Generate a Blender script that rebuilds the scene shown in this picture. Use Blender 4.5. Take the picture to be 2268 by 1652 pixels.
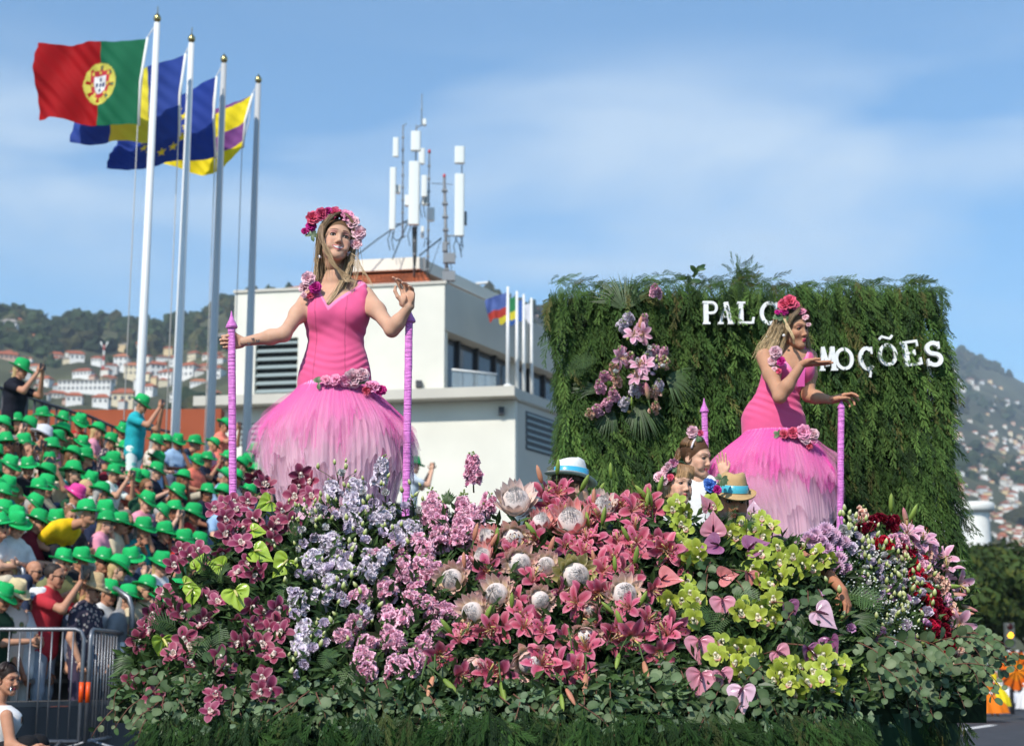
import bpy, math, random
import numpy as np
from mathutils import Matrix, Vector
for _o in list(bpy.data.objects): bpy.data.objects.remove(_o)
SC = bpy.context.scene
R = math.radians
# ---------------------------------------------------------------- camera
PITCH = math.atan(674 / 3460.0)
CAMZ = 0.9
cam_d = bpy.data.cameras.new('camera'); cam = bpy.data.objects.new('camera', cam_d)
SC.collection.objects.link(cam); SC.camera = cam
cam.location = (0, 0, CAMZ); cam.rotation_euler = (math.pi / 2 + PITCH, 0, 0)
cam_d.sensor_width = 36; cam_d.lens = 36 * 3460 / 2268.0
cam_d.clip_start = 0.1; cam_d.clip_end = 20000
cam_d.dof.use_dof = True; cam_d.dof.focus_distance = 6.9; cam_d.dof.aperture_fstop = 4.0
# ---------------------------------------------------------------- light
SUN_AZ, SUN_EL = R(28), R(42)           # azimuth to the left of straight-behind the camera
sd = Vector((-math.sin(SUN_AZ) * math.cos(SUN_EL), -math.cos(SUN_AZ) * math.cos(SUN_EL), math.sin(SUN_EL)))
sl = bpy.data.lights.new('sun', 'SUN'); sl.energy = 4.6; sl.angle = R(0.5); sl.color = (1.0, 0.945, 0.86)
so = bpy.data.objects.new('sun', sl); SC.collection.objects.link(so)
so.rotation_euler = sd.to_track_quat('Z', 'Y').to_euler(); so.location = (0, 0, 60)
W = bpy.data.worlds.new('World'); SC.world = W; W.use_nodes = True
wn, wl = W.node_tree.nodes, W.node_tree.links
wn.clear()
wo = wn.new('ShaderNodeOutputWorld'); wb = wn.new('ShaderNodeBackground'); wb.inputs[1].default_value = 0.15
sky = wn.new('ShaderNodeTexSky'); sky.sky_type = 'NISHITA'; sky.sun_disc = False
sky.sun_elevation = SUN_EL; sky.sun_rotation = R(180) + SUN_AZ
sky.altitude = 0; sky.air_density = 1.0; sky.dust_density = 0.1; sky.ozone_density = 4.5
tc = wn.new('ShaderNodeTexCoord'); mp = wn.new('ShaderNodeMapping')
mp.inputs['Scale'].default_value = (1.6, 1.6, 6.0); mp.inputs['Rotation'].default_value = (0, R(7), 0)
mp.inputs['Location'].default_value = (0.9, 0, 0.2)
nz = wn.new('ShaderNodeTexNoise'); nz.inputs['Scale'].default_value = 2.2; nz.inputs['Detail'].default_value = 4; nz.inputs['Roughness'].default_value = .45
nz.inputs['Distortion'].default_value = .35
cr = wn.new('ShaderNodeValToRGB'); cr.color_ramp.elements[0].position = .40; cr.color_ramp.elements[1].position = .66
cr.color_ramp.elements[0].color = (0, 0, 0, 1); cr.color_ramp.elements[1].color = (.8, .8, .8, 1)
mx = wn.new('ShaderNodeMixRGB'); mx.inputs[2].default_value = (4.5, 5.3, 6.1, 1)
wl.new(tc.outputs['Generated'], mp.inputs[0]); wl.new(mp.outputs[0], nz.inputs[0]); wl.new(nz.outputs[0], cr.inputs[0])
sx = wn.new('ShaderNodeSeparateXYZ'); wl.new(tc.outputs['Generated'], sx.inputs[0])
bd = wn.new('ShaderNodeValToRGB'); bd.color_ramp.interpolation = 'EASE'       # thin cloud layer low in the sky, all round
for i, (p_, v_) in enumerate(((.18, .25), (.30, 1.0), (.345, .8), (.40, .06))):
    e = bd.color_ramp.elements[i] if i < 2 else bd.color_ramp.elements.new(p_); e.position = p_; e.color = (v_, v_, v_, 1)
wl.new(sx.outputs['Z'], bd.inputs[0])
mm_ = wn.new('ShaderNodeMath'); mm_.operation = 'MULTIPLY'; wl.new(cr.outputs[0], mm_.inputs[0]); wl.new(bd.outputs[0], mm_.inputs[1])
wl.new(mm_.outputs[0], mx.inputs[0]); tn = wn.new('ShaderNodeMixRGB'); tn.blend_type = 'MULTIPLY'; tn.inputs[0].default_value = 1; tn.inputs[2].default_value = (.84, 1.05, 1.06, 1); wl.new(sky.outputs[0], tn.inputs[1]); wl.new(tn.outputs[0], mx.inputs[1])
wl.new(mx.outputs[0], wb.inputs[0]); wl.new(wb.outputs[0], wo.inputs[0])
vs = SC.view_settings; vs.view_transform = 'Standard'; vs.look = 'None'; vs.exposure = 0.3; vs.gamma = 1; vs.use_curve_mapping = False
SC.render.engine = 'CYCLES'
cy = SC.cycles; cy.use_denoising = True; cy.max_bounces = 5; cy.diffuse_bounces = 2; cy.glossy_bounces = 2
cy.transmission_bounces = 3; cy.transparent_max_bounces = 24; cy.volume_bounces = 0
cy.use_adaptive_sampling = True; cy.adaptive_threshold = 0.015; cy.sample_clamp_indirect = 6
cy.caustics_reflective = False; cy.caustics_refractive = False
# ---------------------------------------------------------------- helpers
COL = SC.collection
rng = np.random.default_rng(7); random.seed(7)
CP, SP_ = math.cos(PITCH), math.sin(PITCH)
def P(x, y, Y):
    """world point seen at photo position x,y (2268 px wide) at distance Y along the ground"""
    u = (x - 1134) / 3460.0; v = (826 - y) / 3460.0
    d = np.array((u, CP - v * SP_, SP_ + v * CP))
    t = Y / d[1]
    return np.array((d[0] * t, Y, CAMZ + d[2] * t))
def ray(x, y):
    u = (x - 1134) / 3460.0; v = (826 - y) / 3460.0
    return np.array((u, CP - v * SP_, SP_ + v * CP))
def proj(p):
    q = np.asarray(p, float) - np.array((0, 0, CAMZ))
    w = q[1] * CP + q[2] * SP_; v = -q[1] * SP_ + q[2] * CP
    return 1134 + 3460 * q[0] / w, 826 - 3460 * v / w
def lin(r, g, b, k=1.0):
    f = lambda c: (c / 255 / 12.92 if c / 255 <= .04045 else ((c / 255 + .055) / 1.055) ** 2.4)
    return (f(r) * k, f(g) * k, f(b) * k)
def V(*a): return np.array(a, float)
def nrm(v):
    v = np.asarray(v, float); n = np.linalg.norm(v); return v / n if n > 1e-9 else v
def rotm(axis, a): return np.array(Matrix.Rotation(a, 3, Vector(axis)))
def basis(x, y, z, loc=(0, 0, 0), s=1.0):
    m = Matrix.Identity(4)
    for i in range(3):
        m[i][0] = x[i] * s; m[i][1] = y[i] * s; m[i][2] = z[i] * s; m[i][3] = loc[i]
    return m
def aim(zdir, loc, roll=0.0, s=1.0, up=(0, 0, 1)):
    """matrix whose local +Z points along zdir"""
    z = nrm(zdir); u = np.asarray(up, float)
    if abs(np.dot(z, u)) > .98: u = V(0, 1, 0)
    x = nrm(np.cross(u, z)); y = np.cross(z, x)
    c, s_ = math.cos(roll), math.sin(roll)
    return basis(x * c + y * s_, y * c - x * s_, z, loc, s)

# materials -------------------------------------------------------
MATS = {}
def mat(name, col=None, rough=.6, spec=.4, noise=0.0, nscale=20, bump=0.0, bscale=60, trans=0.0, metal=0.0, alpha=1.0,
        vcol=False, ocol=False, rnd=0.0, sheen=0.0, coat=0.0, emit=None, sss=0.0, gen=False, bdist=.01, aniso=None, trcol=None):
    if name in MATS: return MATS[name]
    m = bpy.data.materials.new(name); m.use_nodes = True
    n, l = m.node_tree.nodes, m.node_tree.links
    b = n['Principled BSDF']; out = n['Material Output']
    b.inputs['Roughness'].default_value = rough; b.inputs['Specular IOR Level'].default_value = spec
    b.inputs['Metallic'].default_value = metal
    if sheen: b.inputs['Sheen Weight'].default_value = sheen
    if coat: b.inputs['Coat Weight'].default_value = coat; b.inputs['Coat Roughness'].default_value = .12
    if sss:
        b.inputs['Subsurface Weight'].default_value = sss; b.inputs['Subsurface Radius'].default_value = (.012, .005, .003)
        b.inputs['Subsurface Scale'].default_value = 1.0
    src = None
    def mul(a, bsock, f=1.0):
        x = n.new('ShaderNodeMixRGB'); x.blend_type = 'MULTIPLY'; x.inputs[0].default_value = f
        l.new(a, x.inputs[1]); l.new(bsock, x.inputs[2]); return x.outputs[0]
    rgb = n.new('ShaderNodeRGB'); rgb.outputs[0].default_value = (*(col or (1, 1, 1)), 1); src = rgb.outputs[0]
    if vcol:
        a = n.new('ShaderNodeAttribute'); a.attribute_name = 'Col'
        src = mul(src, a.outputs['Color'])
    if ocol:
        oi = n.new('ShaderNodeObjectInfo'); src = mul(src, oi.outputs['Color'])
    if rnd:
        oi = n.new('ShaderNodeObjectInfo'); hs = n.new('ShaderNodeHueSaturation')
        mr = n.new('ShaderNodeMapRange'); mr.inputs[3].default_value = 1 - rnd; mr.inputs[4].default_value = 1 + rnd * .7
        l.new(oi.outputs['Random'], mr.inputs[0]); l.new(mr.outputs[0], hs.inputs['Value'])
        mr2 = n.new('ShaderNodeMapRange'); mr2.inputs[3].default_value = .5 - rnd * .05; mr2.inputs[4].default_value = .5 + rnd * .05
        m3 = n.new('ShaderNodeMath'); m3.operation = 'FRACT'; m4 = n.new('ShaderNodeMath'); m4.operation = 'MULTIPLY'; m4.inputs[1].default_value = 7.31
        l.new(oi.outputs['Random'], m4.inputs[0]); l.new(m4.outputs[0], m3.inputs[0]); l.new(m3.outputs[0], mr2.inputs[0])
        l.new(mr2.outputs[0], hs.inputs['Hue']); l.new(src, hs.inputs['Color']); src = hs.outputs[0]
    co = n.new('ShaderNodeTexCoord')
    if noise:
        t = n.new('ShaderNodeTexNoise'); t.inputs['Scale'].default_value = nscale; t.inputs['Detail'].default_value = 5
        l.new(co.outputs['Object'], t.inputs[0])
        rr = n.new('ShaderNodeMapRange'); rr.inputs[1].default_value = .3; rr.inputs[2].default_value = .7
        rr.inputs[3].default_value = 1 - noise; rr.inputs[4].default_value = 1 + noise * .6
        l.new(t.outputs[0], rr.inputs[0])
        cmb = n.new('ShaderNodeCombineXYZ')
        for i in range(3): l.new(rr.outputs[0], cmb.inputs[i])
        src = mul(src, cmb.outputs[0])
    l.new(src, b.inputs['Base Color'])
    if bump:
        t = n.new('ShaderNodeTexNoise'); t.inputs['Scale'].default_value = bscale; t.inputs['Detail'].default_value = 4
        l.new(co.outputs['Object'], t.inputs[0])
        if aniso:
            mpp = n.new('ShaderNodeMapping'); mpp.inputs['Scale'].default_value = aniso
            l.new(co.outputs['Object'], mpp.inputs[0]); l.new(mpp.outputs[0], t.inputs[0])
        bp = n.new('ShaderNodeBump'); bp.inputs['Strength'].default_value = bump; bp.inputs['Distance'].default_value = bdist
        l.new(t.outputs[0], bp.inputs['Height']); l.new(bp.outputs[0], b.inputs['Normal'])
    sh = b.outputs[0]
    if trans:
        tr = n.new('ShaderNodeBsdfTranslucent'); ms = n.new('ShaderNodeMixShader'); ms.inputs[0].default_value = trans
        if trcol: tr.inputs[0].default_value = (*trcol, 1)
        else: l.new(src, tr.inputs[0])
        l.new(sh, ms.inputs[1]); l.new(tr.outputs[0], ms.inputs[2]); sh = ms.outputs[0]
    if alpha < 1:
        tp = n.new('ShaderNodeBsdfTransparent'); ms = n.new('ShaderNodeMixShader'); ms.inputs[0].default_value = alpha
        l.new(tp.outputs[0], ms.inputs[1]); l.new(sh, ms.inputs[2]); sh = ms.outputs[0]
    if emit:
        b.inputs['Emission Color'].default_value = (*emit[0], 1); b.inputs['Emission Strength'].default_value = emit[1]
    if sh != b.outputs[0]: l.new(sh, out.inputs[0])
    MATS[name] = m; return m

# mesh builder ------------------------------------------------------
class MB:
    def __init__(s): s.v = []; s.c = []; s.q = []; s.t = []; s.n = 0; s.poly = []
    def add(s, v, q=None, t=None, col=(1, 1, 1)):
        v = np.asarray(v, float).reshape(-1, 3); k = len(v)
        c = np.asarray(col, float)
        if c.ndim == 1: c = np.tile(c[:3], (k, 1))
        s.v.append(v); s.c.append(c[:, :3])
        if q is not None and len(q): s.q.append(np.asarray(q, int).reshape(-1, 4) + s.n)
        if t is not None and len(t): s.t.append(np.asarray(t, int).reshape(-1, 3) + s.n)
        s.n += k; return s
    def arrays(s):
        v = np.concatenate(s.v) if s.v else np.zeros((0, 3)); c = np.concatenate(s.c) if s.c else np.zeros((0, 3))
        q = np.concatenate(s.q) if s.q else np.zeros((0, 4), int); t = np.concatenate(s.t) if s.t else np.zeros((0, 3), int)
        return v, c, q, t
    def merge(s, o, M=None, colmul=None):
        v, c, q, t = o.arrays() if isinstance(o, MB) else o
        if M is not None:
            m = np.array(M); v = v @ m[:3, :3].T + m[:3, 3]
        if colmul is not None: c = c * np.asarray(colmul)
        s.add(v, q, t, c); return s
    # -- shapes
    def box(s, c, size, rot=None, col=(1, 1, 1)):
        x, y, z = [k / 2 for k in size]
        v = np.array([(a * x, b * y, d * z) for a in (-1, 1) for b in (-1, 1) for d in (-1, 1)], float)
        if rot is not None: v = v @ np.asarray(rot).T
        v += np.asarray(c, float)
        return s.add(v, [(0, 1, 3, 2), (4, 6, 7, 5), (0, 4, 5, 1), (2, 3, 7, 6), (0, 2, 6, 4), (1, 5, 7, 3)], col=col)
    def hexa(s, a, col=(1, 1, 1)):
        """8 corners: 4 bottom (ccw), 4 top"""
        return s.add(a, [(3, 2, 1, 0), (4, 5, 6, 7), (0, 1, 5, 4), (1, 2, 6, 5), (2, 3, 7, 6), (3, 0, 4, 7)], col=col)
    def tube(s, pts, rad, n=8, col=(1, 1, 1), caps=True, flat=None):
        pts = np.asarray(pts, float); k = len(pts)
        rad = np.full(k, rad, float) if np.isscalar(rad) else np.asarray(rad, float)
        tan = np.gradient(pts, axis=0); tan /= np.maximum(np.linalg.norm(tan, axis=1, keepdims=True), 1e-9)
        u = np.cross(tan[0], V(0, 0, 1));
        if np.linalg.norm(u) < .1: u = np.cross(tan[0], V(1, 0, 0))
        u = nrm(u); vv = []; ang = np.linspace(0, 2 * math.pi, n, endpoint=False)
        for i in range(k):
            u = nrm(u - np.dot(u, tan[i]) * tan[i]); w = np.cross(tan[i], u)
            vv.append(pts[i] + rad[i] * (np.cos(ang)[:, None] * u + np.sin(ang)[:, None] * w))
        v = np.concatenate(vv); q = []
        for i in range(k - 1):
            for j in range(n):
                a = i * n + j; b = i * n + (j + 1) % n
                q.append((a, b, b + n, a + n))
        t = []
        if caps:
            v = np.concatenate([v, pts[:1], pts[-1:]]); A = k * n; B = A + 1
            for j in range(n):
                t.append((A, (j + 1) % n, j)); t.append((B, (k - 1) * n + j, (k - 1) * n + (j + 1) % n))
        c = np.asarray(col, float)
        if c.ndim == 2 and len(c) == k:
            c = np.repeat(c, n, axis=0)
            if caps: c = np.concatenate([c, c[:1], c[-1:]])
        return s.add(v, q, t, c)
    def revolve(s, prof, n=16, M=None, col=(1, 1, 1), closed=False):
        prof = np.asarray(prof, float); k = len(prof); ang = np.linspace(0, 2 * math.pi, n, endpoint=False)
        v = np.array([(r * math.cos(a), r * math.sin(a), z) for r, z in prof for a in ang])
        q = [(i * n + j, i * n + (j + 1) % n, (i + 1) * n + (j + 1) % n, (i + 1) * n + j) for i in range(k - 1) for j in range(n)]
        if M is not None:
            m = np.array(M); v = v @ m[:3, :3].T + m[:3, 3]
        c = np.asarray(col, float)
        if c.ndim == 2: c = np.repeat(c, n, axis=0)
        return s.add(v, q, None, c)
    def grid(s, v, nu, nv, col=(1, 1, 1)):
        """v: nu*nv points, index i*nv+j"""
        i, j = np.meshgrid(np.arange(nu - 1), np.arange(nv - 1), indexing='ij'); a = (i * nv + j).ravel()
        return s.add(v, np.stack([a, a + nv, a + nv + 1, a + 1], 1), None, col)
    def mesh(s, name, smooth=True):
        v, c, q, t = s.arrays(); me = bpy.data.meshes.new(name)
        nv, nq, nt = len(v), len(q), len(t)
        me.vertices.add(nv); me.vertices.foreach_set('co', v.astype(np.float32).ravel())
        me.loops.add(nq * 4 + nt * 3); me.loops.foreach_set('vertex_index', np.concatenate([q.ravel(), t.ravel()]).astype(np.int32))
        me.polygons.add(nq + nt)
        st = np.concatenate([np.arange(nq) * 4, nq * 4 + np.arange(nt) * 3]).astype(np.int32)
        me.polygons.foreach_set('loop_start', st)
        me.polygons.foreach_set('use_smooth', np.full(nq + nt, bool(smooth)))
        at = me.attributes.new('Col', 'FLOAT_COLOR', 'POINT')
        at.data.foreach_set('color', np.concatenate([c, np.ones((nv, 1))], 1).astype(np.float32).ravel())
        me.update(calc_edges=True); me.validate(); return me
    def build(s, name, m, parent=None, smooth=True, world=True):
        return link(name, s.mesh(name, smooth), m, parent, world)
def link(name, me, m, parent=None, world=True):
    if m is not None and len(me.materials) == 0: me.materials.append(m)
    o = bpy.data.objects.new(name, me); COL.objects.link(o)
    if parent is not None:
        o.parent = parent
        if world: o.matrix_parent_inverse = LOC[parent.name].inverted() if parent.name in LOC else Matrix.Identity(4)
    return o
LOC = {}
def tag(o, label=None, cat=None, group=None, kind=None):
    if label: o['label'] = label
    if cat: o['category'] = cat
    if group: o['group'] = group
    if kind: o['kind'] = kind
    return o
def thing(name, label, cat, group=None, loc=(0, 0, 0)):
    o = bpy.data.objects.new(name, None); COL.objects.link(o); o.empty_display_size = .1
    o.location = [float(k) for k in loc]; LOC[o.name] = Matrix.Translation(o.location)
    return tag(o, label, cat, group)
def copy_tree(o, parent=None):
    c = o.copy(); COL.objects.link(c); c.parent = parent
    for ch in o.children: copy_tree(ch, c)
    return c
def setcol(o, c): o.color = (*c, 1)
ORD = ['zeroth', 'first', 'second', 'third', 'fourth', 'fifth', 'sixth', 'seventh', 'eighth', 'ninth', 'tenth', 'eleventh', 'twelfth',
       'thirteenth', 'fourteenth', 'fifteenth', 'sixteenth', 'seventeenth', 'eighteenth', 'nineteenth', 'twentieth', 'twenty-first', 'twenty-second', 'twenty-third', 'twenty-fourth', 'twenty-fifth', 'twenty-sixth', 'twenty-seventh', 'twenty-eighth']
def band_labels(items, base, where, nband):
    """items: list of (object, world position). Sort into bands by picture height, number each band from the left."""
    pr = [(o, *proj(p)) for o, p in items]
    pr.sort(key=lambda a: a[2]); n = len(pr); nb = max(1, min(nband, n)); k = math.ceil(n / nb)
    names = {1: [''], 2: ['upper', 'lower'], 3: ['top', 'middle', 'bottom']}.get(math.ceil(n / k)) or [ORD[i + 1] for i in range(math.ceil(n / k))]
    for b in range(math.ceil(n / k)):
        row = sorted(pr[b * k:(b + 1) * k], key=lambda a: a[1])
        for i, (o, x, y) in enumerate(row):
            rn = (', ' + names[b] + ' row') if names[b] else ''
            o['label'] = f"{base}, {ORD[min(i + 1, 28)]} from left{rn}, {where}"

# signed-distance bodies (smooth unions of tapered limbs, turned into one continuous mesh) ------------
class Body:
    def __init__(s): s.p = []
    def cap(s, a, b, ra, rb=None, k=.02, flat=None, fs=1.0, sub=False):
        s.p.append(('cap', np.asarray(a, float), np.asarray(b, float), ra, ra if rb is None else rb, k, None if flat is None else nrm(flat), fs, sub)); return s
    def ell(s, c, r, k=.02, rot=None, sub=False):
        s.p.append(('ell', np.asarray(c, float), np.asarray(r, float), rot, k, sub)); return s
    def loft(s, secs, k=.02):
        """secs: rows (z, cx, cy, rx, ry) with rising z"""
        s.p.append(('loft', np.asarray(secs, float), k)); return s
    def bbox(s):
        lo, hi = [], []
        for p in s.p:
            if p[0] == 'cap' and not p[8]:
                r = max(p[3], p[4]) * max(1, p[7]); lo.append(np.minimum(p[1], p[2]) - r); hi.append(np.maximum(p[1], p[2]) + r)
            elif p[0] == 'ell' and not p[5]:
                r = p[2] if p[3] is None else np.full(3, p[2].max()); lo.append(p[1] - r); hi.append(p[1] + r)
            elif p[0] == 'loft':
                S = p[1]; lo.append(V((S[:, 1] - S[:, 3]).min(), (S[:, 2] - S[:, 4]).min(), S[0, 0])); hi.append(V((S[:, 1] + S[:, 3]).max(), (S[:, 2] + S[:, 4]).max(), S[-1, 0]))
        return np.min(lo, 0), np.max(hi, 0)
    def field(s, h, pad=None, box=None):
        lo, hi = s.bbox() if box is None else box; pad = pad or 3 * h
        lo = lo - pad; hi = hi + pad; n = np.ceil((hi - lo) / h).astype(int) + 1
        F = np.full(n, .05 + 4 * h); ax = [lo[i] + h * np.arange(n[i]) for i in range(3)]
        for p in s.p:
            if p[0] == 'cap':
                _, a, b, ra, rb, k, fl, fs, sub = p; r = max(ra, rb) * max(1, fs); l, u = np.minimum(a, b) - r, np.maximum(a, b) + r
            elif p[0] == 'ell':
                _, c, rr, rot, k, sub = p; r = rr if rot is None else np.full(3, rr.max()); l, u = c - r, c + r
            else:
                S = p[1]; k = p[2]; sub = False
                l = V((S[:, 1] - S[:, 3]).min(), (S[:, 2] - S[:, 4]).min(), S[0, 0]); u = V((S[:, 1] + S[:, 3]).max(), (S[:, 2] + S[:, 4]).max(), S[-1, 0])
            mg = k + 3 * h
            i0 = np.clip(np.floor((l - mg - lo) / h).astype(int), 0, n - 1); i1 = np.clip(np.ceil((u + mg - lo) / h).astype(int) + 1, 1, n)
            if np.any(i1 <= i0): continue
            sl = tuple(slice(i0[i], i1[i]) for i in range(3))
            X = ax[0][sl[0]][:, None, None]; Y = ax[1][sl[1]][None, :, None]; Z = ax[2][sl[2]][None, None, :]
            if p[0] == 'cap':
                ba = b - a; L = max(ba @ ba, 1e-12)
                t = np.clip(((X - a[0]) * ba[0] + (Y - a[1]) * ba[1] + (Z - a[2]) * ba[2]) / L, 0, 1)
                qx, qy, qz = X - a[0] - t * ba[0], Y - a[1] - t * ba[1], Z - a[2] - t * ba[2]
                if fl is not None:
                    d = (qx * fl[0] + qy * fl[1] + qz * fl[2]) * (1 / fs - 1); qx = qx + fl[0] * d; qy = qy + fl[1] * d; qz = qz + fl[2] * d
                D = np.sqrt(qx * qx + qy * qy + qz * qz) - (ra + (rb - ra) * t)
                if fl is not None: D = D * min(1, fs)
            elif p[0] == 'ell':
                qx, qy, qz = X - c[0] + 0 * Y + 0 * Z, Y - c[1] + 0 * X + 0 * Z, Z - c[2] + 0 * X + 0 * Y
                if rot is not None:
                    m = np.asarray(rot).T; qx, qy, qz = [m[i, 0] * qx + m[i, 1] * qy + m[i, 2] * qz for i in range(3)]
                g = np.sqrt((qx / rr[0]) ** 2 + (qy / rr[1]) ** 2 + (qz / rr[2]) ** 2)
                g2 = np.sqrt((qx / rr[0] ** 2) ** 2 + (qy / rr[1] ** 2) ** 2 + (qz / rr[2] ** 2) ** 2)
                D = g * (g - 1) / np.maximum(g2, 1e-6)
            else:
                z = ax[2][sl[2]]; f = [cubic(z, S[:, 0], S[:, i])[None, None, :] for i in range(1, 5)]
                g = np.sqrt(((X - f[0]) / f[2]) ** 2 + ((Y - f[1]) / f[3]) ** 2)
                D = (g - 1) * np.minimum(f[2], f[3]); D = np.maximum(D, np.maximum(S[0, 0] - Z, Z - S[-1, 0]))
            A = F[sl]
            if sub:
                D = -D; hh = np.clip(.5 - .5 * (A - D) / k, 0, 1); F[sl] = A + (D - A) * hh + k * hh * (1 - hh)
            else:
                hh = np.clip(.5 + .5 * (D - A) / k, 0, 1); F[sl] = D + (A - D) * hh - k * hh * (1 - hh)
        return F, lo, h
    def surf(s, h, mod=None, box=None):
        F, lo, h = s.field(h, box=box)
        if mod is not None:
            ax = [lo[i] + h * np.arange(F.shape[i]) for i in range(3)]
            F = mod(F, ax[0][:, None, None], ax[1][None, :, None], ax[2][None, None, :])
        return nets(F, lo, h)
def cubic(z, zs, vs):
    """smooth (monotone-ish) interpolation"""
    zs = np.asarray(zs, float); vs = np.asarray(vs, float); m = np.gradient(vs, zs)
    i = np.clip(np.searchsorted(zs, z) - 1, 0, len(zs) - 2); d = zs[i + 1] - zs[i]; t = np.clip((z - zs[i]) / d, 0, 1)
    h00 = 2 * t ** 3 - 3 * t ** 2 + 1; h10 = t ** 3 - 2 * t ** 2 + t; h01 = -2 * t ** 3 + 3 * t ** 2; h11 = t ** 3 - t ** 2
    return h00 * vs[i] + h10 * d * m[i] + h01 * vs[i + 1] + h11 * d * m[i + 1]
def nets(F, lo, h):
    """naive surface nets -> verts, quads"""
    S = F < 0
    n = np.array(F.shape) - 1
    cnt = np.zeros(n, int); acc = np.zeros((*n, 3)); base = np.indices(n).transpose(1, 2, 3, 0).astype(float)
    corners = [(a, b, c) for a in (0, 1) for b in (0, 1) for c in (0, 1)]
    def blk(A, o): return A[o[0]:o[0] + n[0], o[1]:o[1] + n[1], o[2]:o[2] + n[2]]
    tot = sum(blk(S, o).astype(np.int8) for o in corners); act = (tot > 0) & (tot < 8)
    idx = np.argwhere(act); 
    if len(idx) == 0: return np.zeros((0, 3)), np.zeros((0, 4), int)
    ids = np.full(n, -1); ids[act] = np.arange(len(idx))
    vals = np.stack([F[idx[:, 0] + o[0], idx[:, 1] + o[1], idx[:, 2] + o[2]] for o in corners], 1)
    a = np.zeros((len(idx), 3)); c = np.zeros(len(idx))
    for i, p in enumerate(corners):
        for j, q in enumerate(corners):
            if j > i and sum(abs(p[k] - q[k]) for k in range(3)) == 1:
                x, y = vals[:, i], vals[:, j]; m = (x < 0) != (y < 0)
                t = np.where(m, x / np.where(m, x - y, 1), 0)
                a += np.where(m[:, None], np.array(p) + t[:, None] * (np.array(q) - np.array(p)), 0); c += m
    v = lo + h * (idx + a / c[:, None])
    quads = []
    for ax_ in range(3):
        b1, b2 = [(1, 2), (2, 0), (0, 1)][ax_]
        sl0 = [slice(1, -1)] * 3; sl0[ax_] = slice(0, -1); sl1 = list(sl0); sl1[ax_] = slice(1, None)
        s0, s1 = S[tuple(sl0)], S[tuple(sl1)]; e = np.argwhere(s0 != s1)
        if len(e) == 0: continue
        inside = s0[tuple(e.T)]
        o = np.ones(3, int); o[ax_] = 0; e = e + o
        d1 = np.zeros(3, int); d1[b1] = 1; d2 = np.zeros(3, int); d2[b2] = 1
        q = np.stack([ids[tuple((e - d1 - d2).T)], ids[tuple((e - d2).T)], ids[tuple(e.T)], ids[tuple((e - d1).T)]], 1)
        q = np.where(inside[:, None], q, q[:, ::-1]); quads.append(q)
    q = np.concatenate(quads); q = q[(q >= 0).all(1)]
    return v, q
def fbm(x, y, seed=0, oct=4):
    r = np.random.default_rng(seed); o = np.zeros(np.broadcast(x, y).shape)
    for k in range(oct):
        for _ in range(3):
            a = r.uniform(0, 6.283); f = 2 ** k * r.uniform(.7, 1.4); o = o + np.sin(x * f * math.cos(a) + y * f * math.sin(a) + r.uniform(0, 6.283)) / 2 ** k / 3
    return o
# ================================================================ ground
DV = nrm(V(.447, .894, 0)); NV = V(DV[1], -DV[0], 0)       # along the avenue, and from the stand towards the avenue
m_asph = mat('asphalt', (.055, .055, .06), .85, .3, noise=.35, nscale=3, bump=.4, bscale=90)
m_pave = mat('pavement_stone', (.30, .28, .25), .85, .3, noise=.3, nscale=2)
m_white = mat('white_paint', (.78, .77, .72), .6, .3, noise=.08, nscale=3)
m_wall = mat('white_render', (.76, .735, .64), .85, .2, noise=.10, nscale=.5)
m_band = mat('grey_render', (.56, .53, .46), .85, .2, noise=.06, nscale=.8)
m_glass = mat('dark_glass', (.035, .045, .06), .12, .8)
m_steel = mat('galvanised_steel', (.22, .23, .25), .42, .5, metal=.7, noise=.15, nscale=14)
m_pole = mat('white_pole', (.74, .74, .72), .35, .5)
m_polegrey = mat('alu_pole', (.50, .50, .49), .45, .4, metal=.15)
m_tile = mat('terracotta_tiles', (.52, .13, .045), .8, .3, noise=.35, nscale=3)
m_dark = mat('dark_metal', (.05, .052, .058), .5, .4)
m_gold = mat('brass', (.55, .42, .18), .25, .5, metal=1)
def flat(name, pts, z, m, kind='structure', th=None):
    b = MB(); n = len(pts); v = [(p[0], p[1], z) for p in pts]
    b.add(v, [tuple(range(4))]); o = b.build(name, m, smooth=False); return tag(o, kind=kind)
g = flat('ground', [(-5500, -1500), (5500, -1500), (5500, 5900), (-5500, 5900)], 0.0, m_asph)
# raised pavement under the stand
c0 = V(-5.2, 14.6, 0)
b = MB(); e0, e1 = c0 - DV * 14 + NV * 0, c0 + DV * 60
b.hexa([(*(e0 - NV * 30)[:2], -.05), (*e0[:2], -.05), (*e1[:2], -.05), (*(e1 - NV * 30)[:2], -.05),
        (*(e0 - NV * 30)[:2], .15), (*e0[:2], .15), (*e1[:2], .15), (*(e1 - NV * 30)[:2], .15)])
tag(b.build('pavement', m_pave, smooth=False), kind='structure')
# dashed lane lines
q0 = P(2165, 1606, 29.5)
for i, k in enumerate((-18, -9, 0, 9, 18, 27)):
    a = q0 + DV * k; b = MB(); hw = NV * .09; L = DV * 3.2
    b.add([a - L / 2 - hw, a - L / 2 + hw, a + L / 2 + hw, a + L / 2 - hw], [(0, 1, 2, 3)]); b.v[0][:, 2] = .004
    tag(b.build('lane_marking', m_white, smooth=False), 'road lane dash, painted white', None, kind='structure')
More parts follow.
